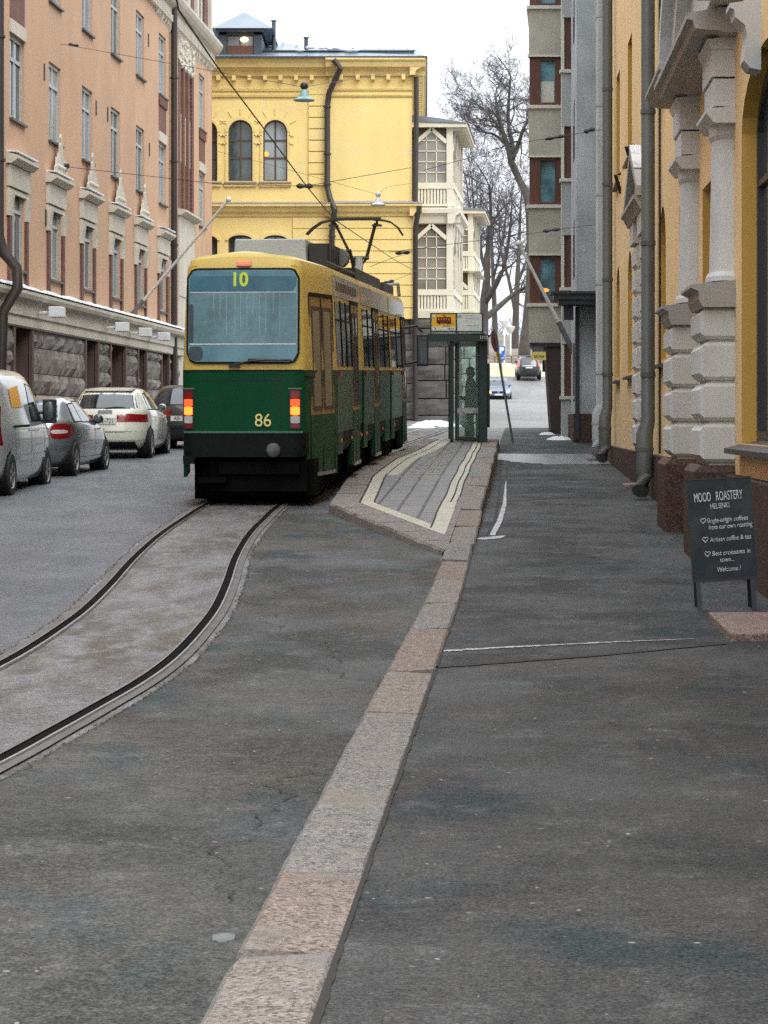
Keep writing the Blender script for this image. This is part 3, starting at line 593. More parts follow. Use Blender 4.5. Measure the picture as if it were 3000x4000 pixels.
# ---------------------------------------------------------------- walls with openings
def facade(mb, fr, s0, s1, z0, z1, ops, dep=.25, mi=0, mr=0):
    """flat wall with real recessed openings; op = (s0, s1, z0, z1[, arch])"""
    ss = sorted({s0, s1, *[x for o in ops for x in o[:2] if s0 < x < s1]}); zz = sorted({z0, z1, *[x for o in ops for x in o[2:4] if z0 < x < z1]})
    for a, b in zip(ss, ss[1:]):
        for c, d in zip(zz, zz[1:]):
            ms, mz = (a + b) / 2, (c + d) / 2
            if any(o[0] < ms < o[1] and o[2] < mz < o[3] for o in ops): continue
            mb.poly([fr(a, c), fr(b, c), fr(b, d), fr(a, d)], mi)
    for o in ops:
        a, b, c, d = o[:4]; h = o[4] if len(o) > 4 else 0
        e = d - h
        for p, q in (((a, c), (b, c)), ((a, c), (a, e)), ((b, c), (b, e))) + ((((a, d), (b, d)),) if not h else ()):
            mb.poly([fr(p[0], p[1]), fr(q[0], q[1]), fr(q[0], q[1], -dep), fr(p[0], p[1], -dep)], mr)
        if h:
            n = 12; ar = [((a + b) / 2 - (b - a) / 2 * math.cos(math.pi * i / n), e + h * math.sin(math.pi * i / n)) for i in range(n + 1)]
            for i in range(n):
                (p, q), (r, s) = ar[i], ar[i + 1]
                mb.poly([fr(p, q), fr(r, s), fr(r, d), fr(p, d)], mi)
                mb.poly([fr(p, q), fr(r, s), fr(r, s, -dep), fr(p, q, -dep)], mr)
def arch_line(a, b, e, h, n=12): return [((a + b) / 2 - (b - a) / 2 * math.cos(math.pi * i / n), e + h * math.sin(math.pi * i / n)) for i in range(n + 1)]
def window(fr, op, parent, mf, mp, dep=.2, fw=.07, mull=1, trans=(.3,), bw=.045, name='window'):
    a, b, c, d = op[:4]; h = op[4] if len(op) > 4 else 0
    e = d - h; mb = MB(); o0, o1 = -dep, -dep + .06
    mb.fbox(fr, a, a + fw, c, e, o0, o1); mb.fbox(fr, b - fw, b, c, e, o0, o1); mb.fbox(fr, a + fw, b - fw, c, c + fw, o0, o1)
    if h:
        A = arch_line(a, b, e, h); B = arch_line(a + fw, b - fw, e, h - fw)
        for i in range(12): mb.hexa([fr(*A[i], o0), fr(*A[i + 1], o0), fr(*B[i + 1], o0), fr(*B[i], o0), fr(*A[i], o1), fr(*A[i + 1], o1), fr(*B[i + 1], o1), fr(*B[i], o1)])
    else: mb.fbox(fr, a + fw, b - fw, d - fw, d, o0, o1)
    for k in range(1, mull + 1):
        x = a + (b - a) * k / (mull + 1); mb.fbox(fr, x - bw / 2, x + bw / 2, c + fw, d - (fw if not h else h * .1), o0, o1 - .012)
    for t in trans:
        z = d - (d - c) * t; mb.fbox(fr, a + fw, b - fw, z - bw / 2, z + bw / 2, o0, o1 - .006)
    w_ = mb.build(name, mf, parent)
    mb = MB(); pts = [(a, c), (b, c)] + ([(p, q) for p, q in arch_line(a, b, e, h)][::-1] if h else [(b, d), (a, d)])
    mb.fplate(fr, pts, o0 - .02, o0 + .012); mb.build('pane', mp, w_)
    return w_
def cornice(mb, fr, s0, s1, z, prof, mi=0): mb.fprism(fr, [(o, z + h) for o, h in prof], s0, s1, mi)
def stones(mb, fr, s0, s1, z0, z1, ops, rh, lw, pr, seed, jit=.5, gap=.012):
    """courses of separate hewn blocks, each with a bulging face"""
    rnd = random.Random(seed); z = z0
    while z < z1 - .05:
        hh = min(rh * rnd.uniform(1 - jit * .5, 1 + jit * .5), z1 - z)
        if z1 - z - hh < .15: hh = z1 - z
        s = s0
        while s < s1 - .02:
            ww = min(lw * rnd.uniform(1 - jit, 1 + jit), s1 - s)
            for o in ops:
                if o[2] < z + hh / 2 < o[3]:
                    if s < o[0] < s + ww: ww = o[0] - s
                    if o[0] - .001 <= s < o[1]: s = o[1]; ww = min(lw * rnd.uniform(.6, 1.3), s1 - s)
            if s1 - s - ww < .12: ww = s1 - s
            if ww < .03: s += .03; continue
            a, b, c, d = s + gap, s + ww - gap, z + gap, z + hh - gap
            n = 3; p = rnd.uniform(.5, 1) * pr; V = []
            for i in range(n + 1):
                for j in range(n + 1):
                    edge = i in (0, n) or j in (0, n)
                    V.append(fr(a + (b - a) * i / n, c + (d - c) * j / n, .015 if edge else p * rnd.uniform(.45, 1.2)))
            q = len(V); V += [fr(a, c, -.05), fr(b, c, -.05), fr(b, d, -.05), fr(a, d, -.05)]
            f = [(i * (n + 1) + j, (i + 1) * (n + 1) + j, (i + 1) * (n + 1) + j + 1, i * (n + 1) + j + 1) for i in range(n) for j in range(n)]
            b0 = [i * (n + 1) for i in range(n + 1)]; b1 = [n * (n + 1) + j for j in range(n + 1)]; b2 = [i * (n + 1) + n for i in range(n, -1, -1)]; b3 = [j for j in range(n, -1, -1)]
            f += [b0 + [q + 1, q], b1 + [q + 2, q + 1], b2 + [q + 3, q + 2], b3 + [q, q + 3]]
            mb.add(V, f); s += ww
        z += hh

# ---------------------------------------------------------------- salmon apartment block on the left
LF = Fr(-13.5, 0, .0661, 1, 1, 0)
LB = thing('apartment_building', (lwall(75), 75, 1), 'salmon pink apartment block with pedimented windows above a rough stone ground floor', 'building')
C0 = [(47.3, 49), (51.9, 53.6), (56.8, 58.5), (61.75, 63.45), (66.6, 68.25), (71.35, 73.0), (76.1, 77.75), (80.75, 82.4), (85.5, 87.1)]
BAY = (90.0, 93.9); C6 = (95.4, 97.0)
ops = []; C_ = [(47.3 - 4.8 * k, 49 - 4.8 * k) for k in range(1, 10)]      # unseen run toward the camera, added to shade the foreground and reflections
for a, b in C0 + [C6]:
    ops += [(a, b, 5.42, 7.5), (a, b, 9.2, 11.35), (a, b, 13.0, 15.15)]
mb = MB(); facade(mb, LF, 2, BAY[0], 4.9, 16.2, [o for o in ops if o[0] < 90] + [(a, b, c, d) for a, b in C_ for c, d in ((5.42, 7.5), (9.2, 11.35), (13.0, 15.15))], .15); mb.fbox(LF, 2, 44, 3.9, 4.92, -.1, .25)
facade(mb, LF, BAY[1], 99.1, 4.9, 16.2, [o for o in ops if o[0] > 94], .15)
mb.fbox(LF, BAY[0], BAY[1], 15.9, 16.2, -.3, 0)
mb.poly([LF(99.1, 0), LF(99.1, 0, -14), LF(99.1, 16.2, -14), LF(99.1, 16.2)]); mb.poly([LF(2, 0), LF(2, 0, -14), LF(2, 16.2, -14), LF(2, 16.2)])
mb.fbox(LF, 44, 99.1, 0, 16, -14.2, -14)
mb.build('wall', M['pink'], LB)
mb = MB(); mb.fbox(LF, 2.5, 45, 5, 16, -.17, -.13); mb.build('pane', M['pane'], LB)
random.seed(5)
for i, o in enumerate(ops):
    window(LF, o, LB, M['frame'], M['panel'] if random.random() < .55 else M['pane'], .125, .10, 1, (.28,), .09)
mb = MB()
for o in ops: mb.fbox(LF, o[0] - .06, o[1] + .06, o[2] - .05, o[2] + .01, -.1, .09)
mb.split('window_sill', M['sill'], LB)
# brick panels between the upper windows of some columns
mb = MB(); lt = MB()
for a, b in (C0[3], C0[8], C6):
    mb.fbox(LF, a - .02, b + .02, 11.72, 12.98, -.12, .012); lt.fbox(LF, a - .08, b + .08, 11.36, 11.7, -.1, .05)
mb.split('brick_panel', M['brick'], LB); lt.split('window_lintel', M['cream'], LB)
mb = MB()
for a, b in (C0[3], C0[8], C6): mb.fbox(LF, a - .06, b + .06, 12.62, 12.95, 0, .06)
mb.split('brick_band', M['brickx'], LB)
# pedimented surrounds of the lower row
for i, (a, b) in enumerate(C0):
    mb = MB()
    mb.fbox(LF, a - .36, b + .36, 7.46, 8.0, -.02, .10); mb.fbox(LF, a - .36, b + .36, 7.30, 7.42, 0, .06)
    mb.fprism(LF, [(0, 8.02), (.14, 8.02), (.30, 8.14), (.30, 8.22), (0, 8.30)], a - .44, b + .44)
    for s in (a - .38, b + .02): mb.fprism(LF, [(0, 6.72), (.08, 6.72), (.10, 7.0), (.15, 7.3), (0, 7.3)], s, s + .36)
    sr = mb.build('window_surround', M['cream'], LB)
    mb = MB()
    for s in (a - .30, b + .02): mb.fbox(LF, s, s + .28, 4.95, 6.72, 0, .06)
    mb.split('brick_jamb', M['brickx'], sr)
    mb = MB(); mb.fplate(LF, [(a - .44, 8.30), (b + .40, 8.30), (b + .40, 8.345), (a - .44, 8.33)], .02, .28); mb.build('snow_cap', M['snow'], sr)
    if i not in (3, 8):     # carved crest
        c = (a + b) / 2; mb = MB(); rnd = random.Random(i)
        prof = [(-.62, 0), (.62, 0), (.62, .10), (.50, .16), (.46, .34), (.30, .30), (.26, .46), (.14, .44), (.12, .66), (.05, .70), (.07, .82), (0, .92), (-.07, .82), (-.05, .70), (-.12, .66), (-.14, .44), (-.26, .46), (-.30, .30), (-.46, .34), (-.50, .16), (-.62, .10)]
        mb.fplate(LF, [(c + x * 1.25, 8.36 + z * 1.2) for x, z in prof], .13, .19)
        for s_ in (-.5, -.25, 0, .25, .5): mb.ball(LF(c + s_, 8.52, .19), .07, 6)
        mb.build('carved_crest', M['cream'], sr)
# cornice above the ground floor
mb = MB()
cornice(mb, LF, 44, 90.6, 3.96, [(-.1, 0), (.10, 0), (.14, .04), (.14, .26), (.19, .30), (.19, .62), (.24, .66), (.36, .72), (.40, .82), (.40, .90), (-.1, .94)])
mb.build('ground_floor_cornice', M['cream'], LB)
mb = MB(); ys = rows(44, 90.6, .5); V = []
for Y in ys: V += [LF(Y, 4.90, .42), LF(Y, 4.94 + random.uniform(0, .06), .40), LF(Y, 4.97 + random.uniform(0, .06), .2), LF(Y, 4.96, 0)]
mb.add(V, [(4 * i + j, 4 * i + j + 1, 4 * i + j + 5, 4 * i + j + 4) for i in range(len(ys) - 1) for j in range(3)]); mb.build('snow_on_cornice', M['snow'], LB, smooth=True)
# rough granite ground floor
gops = [(48, 50, 0, 3.5), (53, 54.6, 0, 3.6), (57, 58.7, 0, 3.6), (62, 64, 0, 3.96), (71.6, 73.4, 0, 3.96), (75.7, 78.2, 0, 3.96), (80.8, 82.3, 0, 3.96), (85.7, 87.2, 0, 3.96)]
mb = MB(); facade(mb, LF, 2, 90, 0, 3.96, gops, .5); mb.build('stone_backing', M['brownst'], LB)
for q, (a, b) in enumerate(zip([44] + [o[1] for o in gops], [o[0] for o in gops] + [90])):
    mb = MB(); stones(mb, LF, a, b, .2, 3.95, [], .50, .95, .15, 40 + q, .75); mb.build('stone_facing', M['rough'], LB)
mb = MB(); stones(mb, LF, 48, 50, 3.52, 3.95, [], .4, .9, .15, 3); stones(mb, LF, 53, 54.6, 3.62, 3.95, [], .4, .9, .15, 3); stones(mb, LF, 57, 58.7, 3.62, 3.95, [], .4, .9, .15, 3); mb.build('stone_lintel', M['rough'], LB)
for k, o in enumerate(gops):
    mb = MB(); mb.fbox(LF, o[0], o[1], 0, o[3], -.56, -.5); d_ = mb.build('door', M['dark'] if k in (5, 7) else M['brownst'], LB)
    mb = MB()
    for s in (o[0] - .2, o[1]): mb.fbox(LF, s, s + .2, .1, o[3] - .02, -.02, .10)
    mb.split('door_frame', M['brownst'], d_)
mb = MB(); mb.fbox(LF, 90, 99.1, 0, 6.2, -.3, .02); mb.build('stucco_base', M['cream'], LB)
# bay with three brick piers
mb = MB(); mb.fbox(LF, BAY[0], BAY[1], 6.2, 15.9, -.4, -.3); mb.build('bay_back', M['brownst'], LB)
mb = MB(); mb.fbox(LF, BAY[0], BAY[1], 6.2, 9.15, -.3, .05); cornice(mb, LF, BAY[0] - .1, BAY[1] + .35, 9.15, [(-.1, 0), (.12, 0), (.30, .12), (.30, .2), (-.1, .26)])
mb.fbox(LF, BAY[0], BAY[1], 14.9, 15.9, -.3, .03); mb.split('stucco_panel', M['cream'], LB)
mb = MB()
for k in range(4): s = BAY[0] + .1 + k * 1.13; mb.fbox(LF, s, s + .42, 9.42, 14.9, -.3, .02)
mb.split('brick_pier', M['brick'], LB)
mb = MB()
for k in range(3): s = BAY[0] + .56 + k * 1.13; mb.fbox(LF, s, s + .6, 11.2, 13.0, -.3, -.06)
mb.split('white_panel', M['white'], LB)
for k in range(3):
    s = BAY[0] + .53 + k * 1.13
    for z0, z1 in ((9.42, 11.2), (13.0, 14.9)): window(LF, (s, s + .68, z0, z1), LB, M['brownfr'], M['pane'], .2, .06, 0, (.4,))
mb = MB(); rnd = random.Random(2)
for k in range(40): mb.ball(LF(rnd.uniform(90.2, 93.7), rnd.uniform(15.0, 15.7), .03), rnd.uniform(.06, .13), 5)
for k in range(9): mb.ball(LF(90.3 + k * .42, 14.85 - .12 * (k % 2), .0), .12, 5)
mb.build('carved_panel', M['cream'], LB)
# main cornice with dentils, attic above
mb = MB(); cornice(mb, LF, 44, 99.3, 16.1, [(-.1, 0), (.08, 0), (.10, .25), (.26, .35), (.36, .48), (.42, .62), (.42, .72), (-.1, .80)])
for k in range(150): s = 44.3 + k * .37; mb.fbox(LF, s, s + .18, 15.86, 16.1, -.02, .16) if s < 99.2 else None
mb.build('main_cornice', M['cream'], LB)
mb = MB()
for k in range(60): s = 84.5 + k * .26; rr = random.uniform(.10, .4); mb.fprism(LF, [(0, 15.86 - rr), (.07, 15.86 - rr * .6), (.10, 15.86), (0, 15.86)], s, s + .16) if s < 99 else None
mb.build('cornice_drops', M['cream'], LB)
aops = [(a, b, 17.2, 19.6) for a, b in C0 + [C6]] + [(90.6, 91.7, 17.2, 19.6), (92.3, 93.4, 17.2, 19.6)]
mb = MB(); facade(mb, LF, 2, 98.6, 16.15, 20.5, aops, .2); mb.poly([LF(98.6, 16.8), LF(98.6, 16.8, -14), LF(98.6, 20.5, -14), LF(98.6, 20.5)]); mb.build('attic_wall', M['brick'], LB)
for o in aops: window(LF, o, LB, M['white'], M['pane'], .15, .08, 1, (.3,))
mb = MB()
for s in (89.3, 91.75, 94.1, 97.9): mb.fbox(LF, s, s + .55, 16.8, 20.5, 0, .12)
mb.split('attic_pilaster', M['cream'], LB)
mb = MB(); mb.hexa([LF(44, 20.5, .5), LF(99.2, 20.5, .5), LF(99.2, 20.5, -14), LF(44, 20.5, -14), LF(44, 20.8, .5), LF(99.2, 20.8, .5), LF(97, 24, -7), LF(46, 24, -7)]); mb.build('roof', M['slate'], LB)
# drainpipes
def pipe(fr, s, z0, z1, r, m_, parent, o=.16, rings=3.0, name='drainpipe', kick=None):
    mb = MB(); pts = [fr(s, z1, o)]
    if kick: pts += [fr(s, kick + .8, o), fr(s + .05, kick + .35, o + .1), fr(s + .1, kick, o + .42), fr(s + .1, kick - .5, o + .44), fr(s, kick - 1.1, o + .1)]
    pts += [fr(s, z0, o)]
    mb.tube(pts, r, 10); 
    z = z0 + 1
    while z < z1:
        if not kick or abs(z - kick) > 1.3: mb.lathe(fr(s, z, o), [(r * 1.25, -.03), (r * 1.25, .03)], 10)
        z += rings
    return mb.build(name, m_, parent, smooth='auto')
pipe(LF, 59.6, .9, 20.3, .135, M['pipe'], LB, .2, 3, kick=5.3); pipe(LF, 88.0, .9, 20.4, .12, M['pipe'], LB, .16)
# flood lamps on the cornice
for Y in (64.3, 74.2, 78.5, 82.3):
    mb = MB(); mb.fbox(LF, Y - .24, Y + .24, 4.28, 4.56, .50, .86); mb.fbox(LF, Y - .05, Y + .05, 4.36, 4.44, .14, .5); mb.build('wall_lamp', M['lampw'], LB, bevel=.02)
# small wall anchors
mb = MB()
for u, v in ((95, 155), (207, 233), (232, 247), (320, 87), (322, 323), (98, 470)):
    Y = 13.5 / (.0661 - (u - CU) / F); z = CAMZ + (HV - v) * Y / F; mb.fbox(LF, Y - .05, Y + .05, z - .22, z + .22, 0, .03)
mb.split('wall_anchor', M['pipe'], LB)
# ---------------------------------------------------------------- yellow building at the end of the street
YF = Fr(0, 105, 1, 0, 0, -1); YS = Fr(1.2, 105, .014, 1, 1, -.014)
def yx(u): return (u - CU) * 105 / F
def yz(v): return CAMZ + (HV - v) * 105 / F
YB = thing('school_building', (0, 106, 1.5), 'yellow building with arched windows and dark metal roof behind the tram', 'building')
step = -2.33
wops = []
for c in (-13.6, -12.1, -10.6, -9.15, -7.65, -6.145, -4.655): wops += [(c - .52, c + .52, yz(391), yz(259), .52), (c - .52, c + .52, 6.4, yz(508), .22)]
mb = MB(); facade(mb, YF, -16, step, 5.96, 16.6, wops, .3)
mb.fbox(YF, step, 1.2, 5.96, 16.6, -3, .16)
mb.poly([YS(0, 5.96), YS(26, 5.96), YS(26, 16.6), YS(0, 16.6)]); mb.fbox(YF, -16, 1.0, 1, 16.6, -26, -25.8)
mb.build('wall', M['yellow'], YB)
for o in wops: window(YF, o, YB, M['brownfr'], M['pane'] if o[0] < -6 else M['panel'], .22, .06, 1, ((.33, .62) if o[3] > 12 else (.3,)), .07)
mb = MB(); mb.lathe(YF(-5.05, 13.05, -.17), [(.0, 0), (.11, 0), (.0, .05)], 8, 'y'); mb.build('ceiling_lamp', M['orange'], YB)
mb = MB(); sm = MB()
for o in wops:
    A = arch_line(o[0] - .12, o[1] + .12, o[3] - o[4], o[4] + .12); B = arch_line(o[0], o[1], o[3] - o[4], o[4])
    for i in range(12): mb.hexa([YF(*B[i], 0), YF(*B[i + 1], 0), YF(*A[i + 1], 0), YF(*A[i], 0), YF(*B[i], .07), YF(*B[i + 1], .07), YF(*A[i + 1], .07), YF(*A[i], .07)])
    if o[3] > 12:
        mb.fbox(YF, o[0] - .16, o[1] + .16, o[2] - .24, o[2] - .10, 0, .10); sm.fbox(YF, o[0] - .18, o[1] + .18, o[2] - .10, o[2] - .04, -.2, .16)
        for s in (o[0] - .12, o[1]): mb.fbox(YF, s, s + .12, o[2] - .04, o[3] - .52, 0, .05)
        for k in range(1, 6):      # rays of the arch
            a = math.pi * k / 6; c = (o[0] + o[1]) / 2; z = o[3] - .52; d = Vector((math.cos(a), math.sin(a))); n = Vector((-d.y, d.x)) * .018
            q = [(c + d.x * r + n.x * s, z + d.y * r + n.y * s) for r, s in ((.72, -1), (1.02, -1), (1.02, 1), (.72, 1))]
            mb.fplate(YF, q, 0, .035)
        for s in (o[0] - .26, o[1] + .06):
            for z in (o[3] - .7, o[3] - 1.05): mb.fbox(YF, s, s + .2, z, z + .04, 0, .05)
mb.build('window_surround', M['yellow2'], YB); sm.split('window_sill', M['zinc'], YB)
mb = MB()    # quoins and banded lower storey
for k in range(9):
    z = yz(400) + k * .485; mb.fbox(YF, -3.22, step - .02, z, z + .44, 0, .10)
for k in range(9):
    z = 5.98 + k * .485; mb.fbox(YF, step, 1.23, z, z + .445, .16, .22); mb.fbox(YF, -3.9, step - .02, z, z + .445, 0, .06)
    mb.fprism(YS, [(0, z), (.06, z), (.06, z + .445), (0, z + .445)], -.2, 26)
mb.build('banded_rustication', M['yellow'], YB)
mb = MB()
prof = [(-.1, 0), (.06, 0), (.10, .10), (.22, .2), (.30, .36), (.42, .42), (.42, .5), (-.1, .54)]
cornice(mb, YF, -16, step, yz(468), prof); cornice(mb, YF, step - .16, 1.62, yz(468), [(o + .16, h) for o, h in prof]); cornice(mb, YS, -.5, 26, yz(468), prof)
for v in (210, 197): cornice(mb, YF, -16, step, yz(v), [(-.1, 0), (.08, 0), (.11, .1), (-.1, .14)]); cornice(mb, YF, step, 1.28, yz(v), [(0, 0), (.22, 0), (.25, .08), (0, .12)])
prof = [(-.1, 0), (.12, 0), (.16, .18), (.34, .3), (.46, .34), (.52, .52), (.62, .62), (.62, .70), (-.1, .74)]
cornice(mb, YF, -16, step, 16.35, prof); cornice(mb, YF, step - .16, 1.75, 16.35, [(o + .16, h) for o, h in prof]); cornice(mb, YS, -.6, 26, 16.35, prof)
for k in range(36):
    s = -15.8 + k * 1.33 / 2 * 1.0
    if s < step - .3: mb.fbox(YF, s, s + .16, 16.16, 16.38, 0, .34)
for s in (-1.9, -1.2, -.55, .1, .75): mb.fbox(YF, s, s + .16, 16.16, 16.38, .16, .5)
for k in range(30): mb.fbox(YS, .4 + k * .8, .6 + k * .8, 16.14, 16.38, 0, .42)
mb.build('cornice', M['yellow2'], YB)
mb = MB(); mb.fprism(YF, [(-.1, yz(468) + .545), (.43, yz(468) + .51), (.43, yz(468) + .54), (-.1, yz(468) + .66)], -16, step); mb.fprism(YF, [(.1, yz(468) + .545), (.6, yz(468) + .51), (.6, yz(468) + .55), (.1, yz(468) + .68)], step - .16, 1.65); mb.build('ledge_flashing', M['zinc'], YB)
# stone base of big blocks
mb = MB(); mb.fbox(YF, -16, 1.2, .8, 5.96, -20, -.02); mb.build('base_backing', M['joint'], YB)
mb = MB(); stones(mb, YF, -12, 1.3, 1.0, 5.94, [], .72, 1.7, .14, 8, .2, .025); mb.build('ashlar_base', M['ashlar'], YB)
# roof
mb = MB(); E0, E1 = 17.05, 17.12
mb.hexa([YF(-16, E0, .72), YF(1.85, E0, .80), YF(2.3, E0, -25), YF(-16, E0, -25), YF(-16, E1, .72), YF(1.85, E1, .80), YF(2.3, E1, -25), YF(-16, E1, -25)])
mb.build('eaves_gutter', M['slate'], YB)
mb = MB(); mb.add([YF(-16, E1 + .02, .6), YF(1.7, E1 + .02, .7), YF(1.5, 18.1, -3.5), YF(-3.0, 18.1, -3.6), YF(-4.6, 18.75, -6), YF(-16, 18.95, -6), YF(2.1, E1 + .02, -25), YF(1.4, 18.1, -20)], [(0, 1, 2, 3, 4, 5), (1, 6, 7, 2)])
for k in range(30):   # standing seams
    x = -15.7 + k * .62
    if x < 1.4:
        t = 18.1 if x > -3 else 18.75; y1 = 3.5 if x > -3 else 6.0
        mb.tube([YF(x, E1 + .05, .55), YF(x, t + .02, -y1)], .022, 4)
rf = mb.build('roof', M['roof'], YB, fixn=False)
mb = MB(); mb.tube([YF(-16, E1 + .40, -.4), YF(1.35, E1 + .40, -.4)], .03, 5); mb.fbox(YF, -16, 1.3, E1 + .26, E1 + .40, -.46, -.42)
for k in range(18): mb.fbox(YF, -15.8 + k, -15.75 + k, E1 + .1, E1 + .42, -.44, -.38)
mb.build('snow_guard', M['slate'], rf)
mb = MB(); rnd = random.Random(4)
for x0, x1 in ((-3.7, -3.1), (-1.75, -1.2), (-2.7, -2.0)):
    for k in range(6): mb.ball(YF(rnd.uniform(x0, x1), E1 + .42 + rnd.uniform(-.06, .1), -.1), rnd.uniform(.08, .16), 6, (1.6, 1, .5))
mb.build('snow_patch', M['snow'], rf, smooth=True)
for u, v0, v1 in ((588, 48, 84), (659, 85, 116)):
    mb = MB(); x = yx(u); mb.tube([YF(x, yz(v1) - .3, -1.5), YF(x, yz(v0) + .3, -1.5)], .09, 8); mb.lathe(YF(x, yz(v0) + .28, -1.5), [(.13, 0), (.13, .05)], 8); mb.build('vent_pipe', M['slate'], rf)
# dormer
x0, x1 = yx(474), yx(566); mb = MB(); zt = yz(72)
mb.fbox(YF, x0, yx(490), E1, zt, -4, .25); mb.fbox(YF, yx(549), x1, E1, zt, -4, .25); mb.fbox(YF, x0, x1, E1, yz(122), -4, .2); mb.fbox(YF, x0, x1, yz(77), zt, -4, .25); mb.fbox(YF, x0 - .1, x1 + .1, zt, zt + .12, -4.2, .5)
mb.fbox(YF, x0, x1, E1, zt, -4.2, -4)
dm = mb.build('dormer', M['slate'], YB)
mb = MB(); cx = (x0 + x1) / 2; q = [YF(x0 - .3, zt + .125, .65), YF(x1 + .5, zt + .125, .65), YF(x1 + .5, zt + .125, -4.3), YF(x0 - .3, zt + .125, -4.3), YF(cx + .1, 19.32, -1.2), YF(cx + .1, 19.32, -3)]
mb.add(q, [(0, 1, 4), (1, 2, 5, 4), (2, 3, 5), (3, 0, 4, 5), (0, 3, 2, 1)]); mb.build('dormer_roof', M['roof'], dm)
wn = window(YF, (yx(490), yx(549), yz(122), yz(77)), dm, M['brownfr'], M['panel'], -.08, .05, 1, (.55,), .05)
mb = MB(); mb.fbox(YF, yx(491), yx(548), yz(121), yz(100), .15, .18); mb.build('timber_panel', M['wood'], dm)
mb = MB(); mb.ball(YF(yx(528), yz(87), .22), .13, 8, (1.3, .4, .8)); mb.build('round_lamp', M['warm'], dm)
# drainpipe with its offset
mb = MB(); mb.tube([YF(-2.15, 16.95, .85), YF(-1.85, 16.6, .8), YF(-2.35, 15.6, .3), YF(-2.42, 15.0, .3), YF(-2.42, 11.6, .3), YF(-2.3, 11.1, .4), YF(-2.1, 10.6, .62), YF(-2.15, 10.2, .45), YF(-2.22, 9.6, .3), YF(-2.22, 1.6, .3)], .125, 10)
for z in (15, 13, 11.7, 9.5, 7.5, 5.5): mb.lathe(YF(-2.42 if z > 11 else -2.22, z, .3), [(.165, -.03), (.165, .04)], 10)
mb.build('drainpipe', M['pipe'], YB, smooth='auto')
mb = MB(); mb.tube([YF(1.38, 16.3, .25), YF(1.38, 15, .25), YF(1.34, 11, .3), YF(1.5, 10.7, .5), YF(1.4, 10.2, .4), YF(1.34, 9.8, .3), YF(1.34, 1.6, .3)], .11, 8); mb.build('drainpipe', M['pipe'], YB, smooth='auto')

